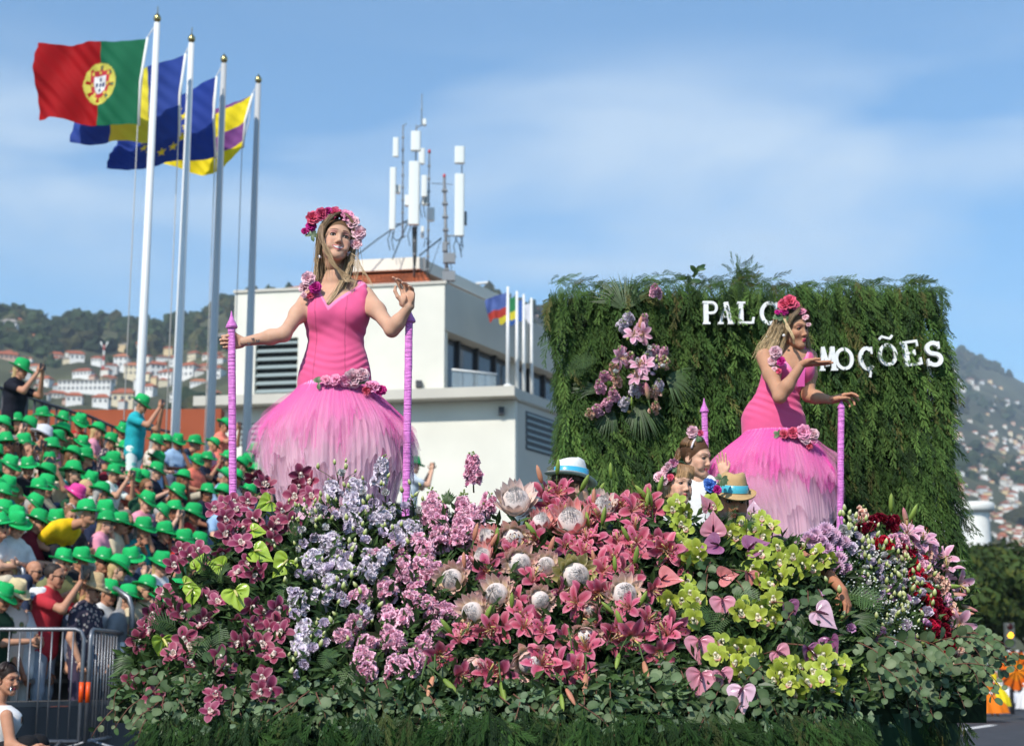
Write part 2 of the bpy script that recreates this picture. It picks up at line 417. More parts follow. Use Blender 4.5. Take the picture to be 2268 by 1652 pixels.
# ================================================================ hills
RX = [-1500, -400, 0, 60, 120, 180, 250, 300, 340, 400, 440, 480, 520, 700, 1000, 1100, 1200, 1600, 2000, 2090, 2120, 2160, 2200, 2268, 2400, 2800, 9000]
RY = [640, 690, 688, 706, 728, 710, 716, 728, 730, 724, 706, 690, 672, 650, 648, 662, 690, 705, 762, 766, 772, 794, 812, 852, 905, 1000, 1150]
def ridge(x): return np.interp(x, RX, RY)
def hillY(x, y):
    f = np.clip((1500 - y) / (1500 - ridge(x)), 0, 1); w = f ** 2.22
    far = np.interp(x, [-1500, 1100, 2000, 9000], [900, 1200, 3000, 8000]); near = np.interp(x, [0, 1400, 2000], [150, 190, 420])
    return near + (far - near) * w
xs = np.arange(-1500, 3801, 25.0); fs_ = np.linspace(0, 1, 70)
vv, cc = [], []
for x in xs:
    y = 1500 - (1500 - ridge(x)) * fs_
    Y = hillY(x, y)
    for f, yy, YY in zip(fs_, y, Y):
        yj = yy + 9 * fbm(np.array(x / 55.), np.array(f * 14), 3) * (f > .02) * (1 - .4 * f)
        p = P(x, yj, YY); vv.append(p if f > .02 else (p[0], p[1], -.5))
    p = P(x, ridge(x), hillY(x, ridge(x))); vv.append((p[0] * 1.6, p[1] * 1.6, -.6))
nv = 71; b = MB(); b.grid(vv, len(xs), nv)
m_hill = mat('hill_ground', (.085, .088, .045), .95, .1, noise=.6, nscale=.012)
hill = tag(b.build('hill', m_hill), kind='structure')
# wooded cover of the hill: far-off trees that read as one mass
def icos():
    t = (1 + 5 ** .5) / 2
    v = [(-1, t, 0), (1, t, 0), (-1, -t, 0), (1, -t, 0), (0, -1, t), (0, 1, t), (0, -1, -t), (0, 1, -t), (t, 0, -1), (t, 0, 1), (-t, 0, -1), (-t, 0, 1)]
    f = [(0, 11, 5), (0, 5, 1), (0, 1, 7), (0, 7, 10), (0, 10, 11), (1, 5, 9), (5, 11, 4), (11, 10, 2), (10, 7, 6), (7, 1, 8), (3, 9, 4), (3, 4, 2), (3, 2, 6), (3, 6, 8), (3, 8, 9), (4, 9, 5), (2, 4, 11), (6, 2, 10), (8, 6, 7), (9, 8, 1)]
    v = [nrm(a) for a in v]; cache = {}; nf = []
    def mid(a, b_):
        k = (min(a, b_), max(a, b_))
        if k not in cache: v.append(nrm(v[a] + v[b_])); cache[k] = len(v) - 1
        return cache[k]
    for a, b_, c in f:
        x, y, z = mid(a, b_), mid(b_, c), mid(c, a); nf += [(a, x, z), (b_, y, x), (c, z, y), (x, y, z)]
    return np.array(v), np.array(nf)
IV, IF = icos()
wood = MB(); r = np.random.default_rng(5)
for i in range(4200):
    x = r.uniform(-250, 1250) if i < 2500 else r.uniform(1900, 2700)
    f = r.uniform(.18, 1.0) ** .5 if i < 2500 else r.uniform(.2, 1)
    if r.random() < .16: f = r.uniform(.985, 1.0)
    y = 1500 - (1500 - ridge(x)) * f
    dens = .5 + .5 * fbm(np.array(x / 60.), np.array(y / 22.), 9, 3)
    if i < 2500:
        if y > 785 and dens < .86: continue
        if y < 800 and dens < .12: continue
    elif dens < (.45 if y < 1020 else .62): continue
    Y = float(hillY(x, y)); p = P(x, y, Y - 2)
    s = r.uniform(3.2, 6.5) * (1 if i < 2500 else 1.5)
    v = IV * (1 + .3 * r.standard_normal((len(IV), 1))) * (s, s, s * r.uniform(.7, 1.25)) + p + (0, 0, s * .35)
    sh = r.uniform(.55, 1.25); c = V(.040, .058, .026) * sh if r.random() < .75 else V(.075, .075, .035) * sh
    wood.add(v, None, IF, c)
m_wood = mat('far_woodland', (1, 1, 1), .95, .05, vcol=True, noise=.5, nscale=.4)
tag(wood.build('woodland', m_wood, smooth=False), 'wooded cover of the hillside, dark green tree crowns', 'woodland', kind='stuff')
# ---------------------------------------------------------------- houses
m_hw = mat('house_wall', (1, 1, 1), .9, .2, ocol=True, noise=.12, nscale=.3)
m_hr = mat('house_roof', (1, 1, 1), .9, .2, ocol=True, noise=.3, nscale=.5)
m_hwin = mat('house_window', (.05, .06, .075), .3, .5)
HP = {}
def house_meshes(kind):
    if kind in HP: return HP[kind]
    w, d, h = {'a': (1, .8, .55), 'b': (1, .9, .8), 'c': (1.6, .7, .5), 'd': (3.6, .8, .75)}[kind]
    a = MB(); a.box((0, 0, h / 2 - .6), (w, d, h + 1.2))
    rf = MB(); o = .06; rh = .26 if kind != 'd' else .10
    x, y = w / 2 + o, d / 2 + o; rx = x * .45 if kind != 'd' else x * .95
    top = [(-rx, 0, h + rh), (rx, 0, h + rh)]; lo = [(-x, -y, h), (x, -y, h), (x, y, h), (-x, y, h)]; lb = [(p[0], p[1], h - .05) for p in lo]
    rf.add(lb + lo + top, [(0, 1, 5, 4), (1, 2, 6, 5), (2, 3, 7, 6), (3, 0, 4, 7), (4, 5, 9, 8), (6, 7, 8, 9), (3, 2, 1, 0)], [(5, 6, 9), (7, 4, 8)])
    wn_ = MB(); wn_.box((0, 0, 0), (.13, .04, .17))
    spots = []
    nx = max(2, int(w / .3)); rows = 1 if h < .6 else 2
    for j in range(rows):
        for i in range(nx): spots.append(((i + .5) / nx * w - w / 2, -d / 2 - .005, h * (j + .55) / rows))
    HP[kind] = (a.mesh('wall', False), rf.mesh('roof', False), wn_.mesh('window', False), spots); return HP[kind]
hcnt = []
def house(x, y, width, kind, wc, rc, wins=True, rz=None):
    Y = float(hillY(x, y)); width *= .8 if x < 800 else 1; p = P(x, y, Y - 1.0); s = width * Y / 3460 / {'a': 1, 'b': 1, 'c': 1.6, 'd': 3.6}[kind]
    t = thing('house', '', 'house', 'houses on the far hillside', p)
    t.rotation_euler = (0, 0, rng.uniform(-.5, .5) if rz is None else rz); t.scale = (s,) * 3
    wm, rm, wi, spots = house_meshes(kind)
    a = link('wall', wm, m_hw, t, False); setcol(a, wc); a = link('roof', rm, m_hr, t, False); setcol(a, rc)
    if wins:
        for q in spots: a = link('window', wi, m_hwin, t, False); a.location = q
    hcnt.append((t, p)); return t
WH = [lin(238, 232, 220, .8), lin(245, 243, 238, .8), lin(236, 222, 190, .8), lin(230, 205, 160, .8), lin(225, 190, 170, .75), lin(215, 215, 212, .8)]
RF = [lin(188, 108, 78, .8), lin(172, 100, 76, .8), lin(204, 130, 94, .8), lin(150, 100, 80, .8), lin(180, 170, 160, .7)]
big = [(20, 742, 44, 'b', 1, 4), (34, 728, 40, 'a', 2, 0), (84, 742, 32, 'a', 2, 3), (70, 756, 26, 'a', 0, 2), (310, 784, 34, 'b', 2, 2), (13, 800, 60, 'c', 4, 0), (75, 822, 44, 'c', 0, 0), (125, 800, 34, 'a', 4, 0),
       (170, 802, 40, 'a', 1, 0), (215, 806, 28, 'a', 1, 0), (45, 836, 50, 'c', 1, 0), (185, 836, 56, 'c', 1, 1), (100, 856, 38, 'a', 1, 0), (190, 868, 150, 'd', 1, 4), (270, 816, 40, 'b', 1, 2),
       (292, 834, 38, 'b', 2, 2), (240, 846, 42, 'c', 3, 0), (360, 800, 36, 'c', 1, 3), (388, 812, 30, 'b', 1, 0), (345, 836, 44, 'b', 1, 0), (372, 850, 40, 'b', 1, 0), (420, 838, 44, 'b', 1, 0),
       (440, 856, 46, 'c', 1, 2), (455, 824, 32, 'a', 4, 0), (430, 800, 28, 'b', 2, 0), (462, 800, 32, 'a', 0, 1), (450, 778, 26, 'a', 1, 3), (128, 884, 52, 'c', 0, 0), (165, 896, 44, 'a', 1, 0), (225, 900, 44, 'a', 1, 0),
       (275, 898, 60, 'a', 2, 0), (330, 872, 36, 'a', 1, 0), (395, 892, 36, 'b', 1, 4), (480, 842, 40, 'b', 1, 1), (474, 880, 40, 'c', 0, 0), (105, 776, 22, 'a', 5, 4), (492, 760, 26, 'b', 1, 4), (478, 806, 30, 'b', 1, 0)]
for x, y, w_, k, a, r_ in big: house(x, y, w_, k, WH[a], RF[r_])
r = np.random.default_rng(21)
for i in range(62): house(r.uniform(-100, 490), r.uniform(772, 905), r.uniform(16, 28), 'ab'[i % 2], WH[r.integers(6)], RF[r.integers(5)], False)
for i in range(16): house(r.uniform(1060, 1200), r.uniform(690, 760), r.uniform(10, 18), 'ab'[i % 2], WH[r.integers(6)], RF[r.integers(5)], False)
town = MB()
for i in range(480):
    x = r.uniform(2085, 2330); y = ridge(x) + 20 + (1230 - ridge(x)) * (1 - r.random() ** 1.6) if i % 5 > 2 else r.uniform(960, 1225); y = min(y, 1225); wd_ = r.uniform(7, 13) * (1 + .3 * (y > 1020)); wc, rc = WH[r.integers(6)], RF[r.integers(5)] if y > 900 else RF[3]
    if i < 180: house(x, y, wd_ * 1.15, 'abc'[i % 3], wc, rc, False)
    else:
        Y = float(hillY(x, y)); w = wd_ * Y / 3460 * .9; M = Matrix.Translation(Vector(P(x, y, Y - 1.0))) @ Matrix.Rotation(r.uniform(-.6, .6), 4, 'Z') @ Matrix.Scale(w, 4); b = MB(); b.box((0, 0, .1), (1, .8, .8 + .4 * (i % 2)), col=wc); h = .5 + .2 * (i % 2)
        b.add([(-.55, -.45, h), (.55, -.45, h), (.55, .45, h), (-.55, .45, h), (-.3, 0, h + .25), (.3, 0, h + .25)], [(0, 1, 5, 4), (2, 3, 4, 5)], [(1, 2, 5), (3, 0, 4)], rc); town.merge(b, M)
tag(town.build('far_town', mat('town_paint', (1, 1, 1), .9, .2, vcol=True), smooth=False), 'far-off mass of tiny town houses on the hazy hillside', 'town', kind='stuff')
l_, r_ = [h for h in hcnt if proj(h[1])[0] < 800], [h for h in hcnt if proj(h[1])[0] >= 800]
m_ = [h for h in r_ if proj(h[1])[0] < 1500]; r_ = [h for h in r_ if proj(h[1])[0] >= 1500]
band_labels(l_, 'small hillside house', 'behind the flagpoles', 8)
band_labels(m_, 'tiny far house', 'above the building', 2)
band_labels(r_, 'hazy far house', 'right of the hedge', 18)
# red and white radio mast on the left hill
pm = P(228, 822, hillY(228, 822) - 3); t = thing('radio_mast', 'thin red and white radio mast among the hillside houses', 'mast', None, pm)
hm = 60 * hillY(228, 822) / 3460
for i in range(5):
    b = MB(); b.tube([pm + (0, 0, hm * i / 5), pm + (0, 0, hm * (i + 1) / 5)], [hm * .055 * (1 - i * .12), hm * .05 * (1 - i * .12)], 6)
    b.build('shaft_section', mat('mast_red', lin(190, 70, 60)) if i % 2 == 0 else m_white, t, False)
for k in (-1, 1):
    b = MB(); b.tube([pm + (k * hm * .04, 0, hm * .9), pm + (k * hm * .14, 0, hm * 1.12)], hm * .03, 5); b.build('antenna', m_white, t)
# ================================================================ trees on the right
m_leaf_far = mat('avenue_leaves', (1, 1, 1), .7, .2, vcol=True, trans=.25)
m_bark = mat('bark', (.07, .05, .035), .9, .1, noise=.4, nscale=8)
def tree(loc, hgt, cr, seed, label, n=6000, tone=1.0, lf=.2):
    r = np.random.default_rng(seed); t = thing('avenue_tree', label, 'tree', 'avenue trees at the right', loc); loc = V(*loc)
    b = MB(); top = loc + (0, 0, hgt * .62); b.tube([loc, loc + (.1, 0, hgt * .3), top], [hgt * .04, hgt * .03, hgt * .014], 8)
    cls = []
    for i in range(22):
        a = r.uniform(0, 6.28); e = r.uniform(-.35, 1); rad = cr * r.uniform(.35, .95)
        c = loc + (0, 0, hgt * .64) + V(math.cos(a) * rad * math.sqrt(max(.05, 1 - e * e * .6)), math.sin(a) * rad * math.sqrt(max(.05, 1 - e * e * .6)), e * hgt * .33)
        cls.append((c, r.uniform(.28, .5) * cr, r.uniform(.7, 1.3)))
        if i < 9: b.tube([loc + (0, 0, hgt * .3), (loc + (0, 0, hgt * .45)) * .5 + c * .5, c], [hgt * .016, hgt * .01, hgt * .004], 5)
    b.build('trunk', m_bark, t)
    lv = MB(); k = n
    ci = r.integers(0, len(cls), k); C = np.array([cls[i][0] for i in ci]); Rr = np.array([cls[i][1] for i in ci]); tn = np.array([cls[i][2] for i in ci])
    d = r.standard_normal((k, 3)); d /= np.linalg.norm(d, axis=1, keepdims=True); pos = C + d * (Rr * r.uniform(.55, 1.05, k))[:, None] * (1, 1, .75)
    u = r.standard_normal((k, 3)); u -= (u * d).sum(1, keepdims=True) * d * .7; u /= np.linalg.norm(u, axis=1, keepdims=True); w = np.cross(d, u); w /= np.maximum(np.linalg.norm(w, axis=1, keepdims=True), 1e-6)
    s = r.uniform(.6, 1.3, k)[:, None] * lf
    v = np.stack([pos - u * s, pos + w * s * .5, pos + u * s, pos - w * s * .5], 1).reshape(-1, 3)
    c = V(.045, .075, .018) * tone * (tn * r.uniform(.7, 1.4, k))[:, None]; c = np.where((r.random(k) < .2)[:, None], c * (1.7, 1.25, .9), c)
    lv.add(v, np.arange(4 * k).reshape(-1, 4), None, np.repeat(c, 4, 0)); o = lv.build('crown', m_leaf_far, t, False); tag(o, kind='stuff'); return t
tree((*P(2150, 1500, 62)[:2], 0), 5.7, 2.7, 1, 'dense avenue tree directly beside the hedge panel edge', 9000)
tree((*P(2225, 1500, 72)[:2], 0), 6.3, 3.0, 2, 'broad dark avenue tree behind the traffic light', 9000, .85)
tree((*P(2300, 1500, 66)[:2], 0), 5.8, 3.0, 3, 'dark avenue tree cut by the picture edge', 8000, .8)
tree((*P(2080, 1500, 82)[:2], 0), 7.2, 3.0, 4, 'avenue tree mostly behind the hedge panel', 2600, .9)
tree((*P(2190, 1500, 100)[:2], 0), 7.2, 4.0, 5, 'farthest avenue tree below the white tower', 3000, .7, .5)
# white tower
pt = P(2165, 1225, 130); pt[2] = 0; t = thing('white_tower', 'round white tower with a flat overhanging cap above the trees', 'tower', None, pt)
k = 130 / 3460; b = MB(); zt = P(2165, 1134, 130)[2]; b.revolve([(33 * k, 0), (31 * k, zt * .6), (30 * k, zt)], 28, Matrix.Translation(pt)); b.build('shaft', m_white, t)
b = MB(); cz = P(2165, 1118, 130)[2]; b.revolve([(0, zt), (40 * k, zt), (44 * k, zt + .12), (44 * k, cz), (41 * k, cz + .15), (0, cz + .15)], 32, Matrix.Translation(pt + (-2 * k, 0, .002))); b.build('cap', m_white, t)
b = MB(); p2 = pt + (-46 * k, 6, 0); b.revolve([(22 * k, 0), (20 * k, zt), (0, zt)], 20, Matrix.Translation(p2)); b.build('side_turret', m_white, t)
# ================================================================ white building
LB = 'building'
A_ = P(521, 650, 51.3); B_ = P(985, 629, 50.0); ZT = float(B_[2]); ZL = float(P(985, 861, 50)[2])     # roof edge, ledge top
bt = thing('white_building', 'long white flat-roofed building with louvres and a glazed upper strip behind the woman', 'building', None, (B_[0], B_[1], 0))
fdir = nrm(V(*(B_ - A_)[:2], 0)); sdir = DV
def wallbox(name, p0, p1, dep, z0, z1, m, par=bt):
    """box whose front runs p0-p1 and which goes back by the vector dep"""
    b = MB(); a = [(*p0[:2], z0), (*p1[:2], z0), (*(p1 + dep)[:2], z0), (*(p0 + dep)[:2], z0)]; b.hexa(a + [(q[0], q[1], z1) for q in a]); return b.build(name, m, par, False)
A0 = A_ * 1.0; B0 = B_ * 1.0
SIDE = sdir * 42
hb = float(P(985, 730, 50)[2])       # underside of the shaded side band
louv = [(565, 659, 747, 871)]
# main block front is split around the louvre opening
def onfront(x, off=0.0):
    """point of the front line under photo column x"""
    u = ray(x, 800); n = V(-fdir[1], fdir[0], 0); s = np.dot(A0 - V(0, 0, 0), n) / np.dot(V(u[0], u[1], 0), n); q = u * s; return V(q[0], q[1], 0) - n * off * np.sign(np.dot(n, V(0, 1, 0)))
L0, L1 = onfront(565), onfront(659); zl0, zl1 = float(P(610, 872, 50.9)[2]), float(P(610, 747, 50.9)[2])
inn = V(-fdir[1], fdir[0], 0); inn = inn if inn[1] > 0 else -inn
BACK = inn * 14
wallbox('wall', A0, L0, inn * .5, ZL, ZT, m_wall); wallbox('wall', L1, B0, inn * .5, ZL, ZT, m_wall)
wallbox('wall', L0, L1, inn * .5, zl1, ZT, m_wall); wallbox('wall', L0, L1, inn * .5, ZL - .1, zl0, m_wall)
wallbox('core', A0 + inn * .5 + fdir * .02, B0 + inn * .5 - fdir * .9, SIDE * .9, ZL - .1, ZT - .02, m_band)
wallbox('louvre_recess', L0 - fdir * .05, L1 + fdir * .05, inn * .02 + inn * .3, zl0, zl1, m_dark).location = tuple(inn * .25)
m_slat = mat('louvre_slat', (.30, .36, .36), .5, .4)
ns = 7
for i in range(ns):
    z = zl0 + (i + .5) * (zl1 - zl0) / ns; b = MB(); q = (L0 + L1) / 2; R3 = np.stack([fdir, inn, V(0, 0, 1)], 1) @ rotm((1, 0, 0), R(38))
    b.box((q[0] + inn[0] * .1, q[1] + inn[1] * .1, z), (np.linalg.norm(L1 - L0) - .03, .22, .035), R3); b.build('louvre_slat', m_slat, bt, False)
# shaded side: solid band on top, recessed glazing below
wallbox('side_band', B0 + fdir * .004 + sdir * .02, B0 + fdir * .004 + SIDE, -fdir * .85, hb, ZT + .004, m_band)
gb = B0 - fdir * .55
for i in range(30):
    a = gb + sdir * (i * 1.35 + .6); b = MB(); R3 = np.stack([sdir, V(-sdir[1], sdir[0], 0), V(0, 0, 1)], 1)
    c = a + sdir * .65; b.box((c[0], c[1], (ZL + hb) / 2), (1.22, .05, hb - ZL - .1), R3); b.build('window_pane', m_glass, bt, False)
    b = MB(); c = a - sdir * .02 + fdir * .06; b.box((c[0], c[1], (ZL + hb) / 2), (.10 if i % 4 else .38, .16, hb - ZL), R3); b.build('mullion', m_dark if i % 4 else m_band, bt, False)
# parapet cap
wallbox('parapet_cap', A0 - fdir * .05 - inn * .06, B0 + fdir * .06 - inn * .06, inn * .5, ZT + .003, ZT + .10, m_band)
wallbox('parapet_cap', B0 + fdir * .06 + inn * .44, B0 + fdir * .06 + SIDE, -fdir * .4, ZT + .005, ZT + .09, m_band)
# ledge slab
ex = onfront(1148); el = onfront(449)
lz0, lz1 = ZL - .42, ZL - .10
wallbox('ledge', el - inn * .7, ex - inn * .7, inn * 1.2, lz0, lz1, m_band)
wallbox('ledge', ex + inn * .5 - fdir * 4, ex + inn * .5, SIDE, lz0 + .003, lz1 - .003, m_band)
wallbox('terrace', B0 - fdir * .4, ex - fdir * .1, SIDE, lz0 + .05, ZL - .05, m_band)
# lower block
lb0, lb1 = onfront(487), onfront(1141)
wallbox('lower_wall', lb0, lb1, inn * .4, 0, lz0 - .002, m_wall)
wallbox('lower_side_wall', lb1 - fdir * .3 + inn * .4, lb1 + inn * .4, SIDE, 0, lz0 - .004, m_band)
for (x0, x1, y0, y1) in [(539, 600, 936, 985)]:
    a, c = onfront(x0, .012), onfront(x1, .012); z0, z1 = P(570, y1, 51)[2], P(570, y0, 51)[2]; wallbox('louvre_recess', a - inn * .012, c - inn * .012, inn * .03, z0, z1, m_dark)
    for i in range(4):
        q = (a + c) / 2; z = z0 + (i + .5) * (z1 - z0) / 4; b = MB(); b.box((q[0] - inn[0] * .04, q[1] - inn[1] * .04, z), (np.linalg.norm(c - a) - .04, .03, .09), np.stack([fdir, inn, V(0, 0, 1)], 1)); b.build('louvre_slat', m_slat, bt, False)
for i in range(4):
    a = lb1 + inn * .4 + sdir * (.6 + i * 4.2) + fdir * .015; z0, z1 = P(1160, 1000, 51)[2], P(1160, 915, 51)[2]
    wallbox('side_louvre', a, a + sdir * 2.6, -fdir * .05, z0, z1, m_dark)
    for j in range(6):
        z = z0 + (j + .5) * (z1 - z0) / 6; q = a + sdir * 1.3; b = MB(); b.box((q[0], q[1], z), (2.5, .08, .07), np.stack([sdir, V(-sdir[1], sdir[0], 0), V(0, 0, 1)], 1)); b.build('louvre_slat', m_slat, bt, False)
# glass balcony rail on the terrace
m_rail = mat('rail_glass', (.5, .6, .65), .1, .5, alpha=.35)
ra, rb = P(1001, 859, 49.8), P(1100, 857, 50.6)
for i in range(4):
    a = ra + (rb - ra) * i / 4; c = ra + (rb - ra) * (i + 1) / 4; b = MB(); h_ = .57
    b.add([(a[0], a[1], ZL - .05), (c[0] - .02, c[1], ZL - .05), (c[0] - .02, c[1], ZL + h_), (a[0], a[1], ZL + h_), (a[0], a[1] + .02, ZL - .05), (c[0] - .02, c[1] + .02, ZL - .05), (c[0] - .02, c[1] + .02, ZL + h_), (a[0], a[1] + .02, ZL + h_)],
          [(0, 1, 2, 3), (7, 6, 5, 4), (0, 4, 5, 1), (3, 2, 6, 7)]); b.build('balcony_glass', m_rail, bt, False)
b = MB(); b.tube([(ra[0], ra[1], ZL + .6), (rb[0], rb[1], ZL + .6)], .035, 6); b.build('handrail', m_pole, bt)
# tiled hip roof and penthouse slab
r0, r1 = onfront(584) + inn * .7, onfront(950) + inn * .7
zr = ZT + .12; za = float(P(740, 592, 55)[2]); mid0, mid1 = onfront(700) + inn * 5, onfront(850) + inn * 5
m_rt = mat('roof_tiles_far', (.50, .135, .055), .85, .2, noise=.4, nscale=1.2)
nrow, ncol = 7, 26
bk = inn * 8.8
for j in range(nrow):          # front slope: courses of tiles laid one above the other
    t0, t1 = j / nrow, (j + 1.12) / nrow; b = MB()
    n_ = ncol * 4 + 1; pts = []
    for tt, lift in ((t0, .05), (t1, 0.0)):
        for i in range(n_):
            u = i / (n_ - 1); lo_ = r0 + (r1 - r0) * u; hi_ = mid0 + (mid1 - mid0) * u; q = lo_ + (hi_ - lo_) * tt
            pts.append((q[0], q[1], zr + (za - zr) * tt + lift + .045 * abs(math.sin(math.pi * u * ncol))))
    b.grid(pts, 2, n_); tag(b.build('tile_course', m_rt, bt), kind='stuff')
b = MB(); q = lambda p, z: (p[0], p[1], z)
b.add([q(r1, zr), q(r1 + bk, zr), q(mid1 + inn * 1, za), q(mid1, za), q(r0, zr), q(r0 + bk, zr), q(mid0 + inn, za), q(mid0, za)], [(0, 1, 2, 3), (5, 4, 7, 6), (1, 5, 6, 2)]); b.build('roof_slope', m_rt, bt, False)
s0, s1 = onfront(659) + inn * 3.6, onfront(868) + inn * 3.6
z0, z1 = float(P(700, 607, 54.6)[2]), float(P(700, 581, 54.6)[2])
wallbox('penthouse', s0 + fdir * .5 + inn * .8, s1 - fdir * .5 + inn * .8, inn * 4.5, zr, z0 + .01, m_band)
wallbox('penthouse_slab', s0, s1, sdir * 9, z0, z1, m_wall)
for p_, zz in ((P(927, 868, 49), None), (P(1175, 1005, 0 + 47.5), None)): pass
b = MB(); q = onfront(930, .1); b.box((q[0], q[1], P(930, 850, 50)[2]), (.2, .2, .22)); b.build('wall_camera', m_dark, bt, False)
b = MB(); q = onfront(1112, .1); b.box((q[0], q[1], P(1112, 915, 50)[2]), (.18, .2, .25)); b.build('wall_camera', m_dark, bt, False)
# ================================================================ antenna masts on the roof
m_ant = mat('antenna_plastic', (.72, .75, .72), .5, .3); m_gst = mat('grey_steel', (.22, .23, .24), .5, .4, metal=.3); m_cab = mat('cable', (.03, .04, .04), .6, .3)
def c5(cx, cy): return 508 + .4944 * cx, 181.4 + .4944 * cy
YA = 53.0
def P5(cx, cy, Y=YA): return P(*c5(cx, cy), Y)
def mast(label, poles, panels, boxes, Y, cables=()):
    base = P5(*poles[0][0], Y); t = thing('antenna_mast', label, 'antenna', 'phone masts on the building roof', base)
    for a, c, w, red in poles:
        b = MB(); b.tube([P5(*a, Y), P5(*c, Y)], [w * .5 * .0076 * 1, w * .5 * .0076 * .8], 8); b.build('pole', m_gst, t)
        p_ = P5(*a, Y); q_ = P5(*c, Y); n_ = int(np.linalg.norm(q_ - p_) / .45)
        for i in range(1, n_):
            b = MB(); b.box(p_ + (q_ - p_) * i / n_, (w * .0076 * 1.5, w * .0076 * 1.5, .06)); b.build('clamp', m_gst, t, False)
        if red: b = MB(); b.tube([q_, q_ + (0, 0, .12)], .05, 8); b.build('warning_light', mat('mast_lamp_red', lin(190, 60, 60)), t)
    for x0, x1, y0, y1 in panels:
        c = (P5(x0, y0, Y) + P5(x1, y1, Y)) / 2; w = abs(P5(x1, y0, Y)[0] - P5(x0, y0, Y)[0]); h = abs(P5(x0, y0, Y)[2] - P5(x0, y1, Y)[2])
        b = MB(); n_ = 12; prof = [(math.copysign(abs(math.cos(a)) ** .5, math.cos(a)) * w / 2, math.copysign(abs(math.sin(a)) ** .5, math.sin(a)) * w * .3) for a in np.linspace(0, 2 * math.pi, n_, endpoint=False)]
        v = [(c[0] + x, c[1] - .25 + y, c[2] + z) for z in (-h / 2, h / 2) for x, y in prof] + [(c[0], c[1] - .25, c[2] - h / 2), (c[0], c[1] - .25, c[2] + h / 2)]
        b.add(v, [(i, (i + 1) % n_, n_ + (i + 1) % n_, n_ + i) for i in range(n_)], [(2 * n_, (i + 1) % n_, i) for i in range(n_)] + [(2 * n_ + 1, n_ + i, n_ + (i + 1) % n_) for i in range(n_)])
        b.build('panel_antenna', m_ant, t, False)
        for s in (-.35, .35):
            b = MB(); b.box((c[0], c[1] - .08, c[2] + s * h), (.05, .3, .05)); b.build('bracket', m_gst, t, False)
        if h > .8:
            for dx in (-.3, .3):
                b = MB(); pp = V(c[0] + dx * w, c[1] - .25, c[2] - h / 2); b.tube([pp, pp + (0, 0, -.12), pp + (-.1, .2, -.3), pp + (-.02, .25, -.7)], .016, 5); b.build('cable', m_cab, t)
    for x0, x1, y0, y1, mm in boxes:
        c = (P5(x0, y0, Y) + P5(x1, y1, Y)) / 2; b = MB(); b.box(c, (abs(P5(x1, y0, Y)[0] - P5(x0, y0, Y)[0]), .22, abs(P5(x0, y0, Y)[2] - P5(x0, y1, Y)[2]))); b.build('equipment_box', mm, t, False)
    for pts, w in cables:
        b = MB(); b.tube([P5(*q_, Y) for q_ in pts], w * .0038, 6); b.build('cable', m_cab, t)
mast('tallest phone mast with a whip antenna and wide white panel', [((826, 890), (838, 195), 8, False), ((862, 195), (862, 55), 5, False), ((838, 205), (862, 195), 6, False)],
     [(805, 855, 370, 650), (815, 860, 235, 320)], [(786, 806, 510, 556, m_ant), (866, 882, 170, 195, m_ant)], YA, [([(822, 650), (824, 760), (832, 890)], 9), ([(838, 650), (836, 770), (826, 890)], 9), ([(880, 905), (950, 700)], 3)])
mast('phone mast with two narrow panels left of the tallest', [((776, 700), (778, 195), 8, False), ((778, 200), (794, 188), 5, False), ((735, 640), (800, 630), 5, False)],
     [(720, 748, 395, 670), (735, 761, 262, 346)], [(747, 766, 466, 500, m_ant)], YA + .6, [([(570, 778), (660, 708), (745, 650), (800, 620)], 6), ([(730, 797), (765, 710), (800, 630)], 6), ([(730, 670), (735, 700), (750, 712), (790, 690)], 5)])
mast('thin lattice mast with small panels behind the tallest', [((888, 900), (896, 320), 9, True), ((905, 455), (1000, 460), 4, False)],
     [(850, 878, 310, 378), (862, 888, 430, 525), (886, 921, 575, 632)], [(864, 892, 505, 552, m_ant), (858, 880, 790, 850, m_gst), (858, 872, 650, 696, m_ant)], YA + 1.2, [([(870, 740), (880, 700), (905, 720)], 4), ([(850, 780), (950, 700)], 7)])
mast('grey phone mast nearest the roof corner with a tall panel on an arm', [((975, 902), (963, 430), 17, True), ((965, 690), (1040, 690), 8, False), ((1036, 700), (1042, 370), 6, False)],
     [(1010, 1054, 425, 700), (1010, 1056, 303, 376)], [(958, 1012, 770, 812, m_gst), (955, 1012, 850, 892, m_gst), (1052, 1064, 585, 640, m_gst), (955, 975, 720, 760, m_gst)], YA - 1.0, [([(1040, 700), (1046, 740), (1040, 760), (1030, 730)], 5), ([(1010, 700), (1030, 730), (1048, 735)], 4), ([(985, 690), (990, 780), (1000, 900)], 4)])
# roof street lamp
p = P(1052, 660, 75); p[2] = 0; t = thing('street_lamp', 'pale street lamp rising behind the building roof edge', 'street lamp', None, p); zt_ = P(1052, 628, 75)[2]
b = MB(); b.tube([p, (p[0], p[1], zt_ - .1), (p[0] + .1, p[1], zt_)], [.1, .06, .05], 8); b.build('post', m_pole, t); b = MB(); b.box((p[0] + .33, p[1], zt_ + .02), (.6, .2, .09), rotm((0, 1, 0), R(-6))); b.build('lamp_head', m_pole, t, False)
# terracotta wall behind the stand
b = MB(); a = P(150, 912, 38); c = P(490, 905, 38); a2 = P(-400, 900, 38)
b.hexa([(a2[0], 38, 0), (c[0], 38, 0), (c[0], 38.5, 0), (a2[0], 38.5, 0), (a2[0], 38, a[2]), (c[0], 38, c[2]), (c[0], 38.5, c[2]), (a2[0], 38.5, a[2])])
tag(b.build('terracotta_wall', mat('terracotta_render', lin(176, 94, 66, .8), .9, .2, noise=.12, nscale=1.5), smooth=False), 'plain terracotta orange wall behind the spectator stand', 'wall')
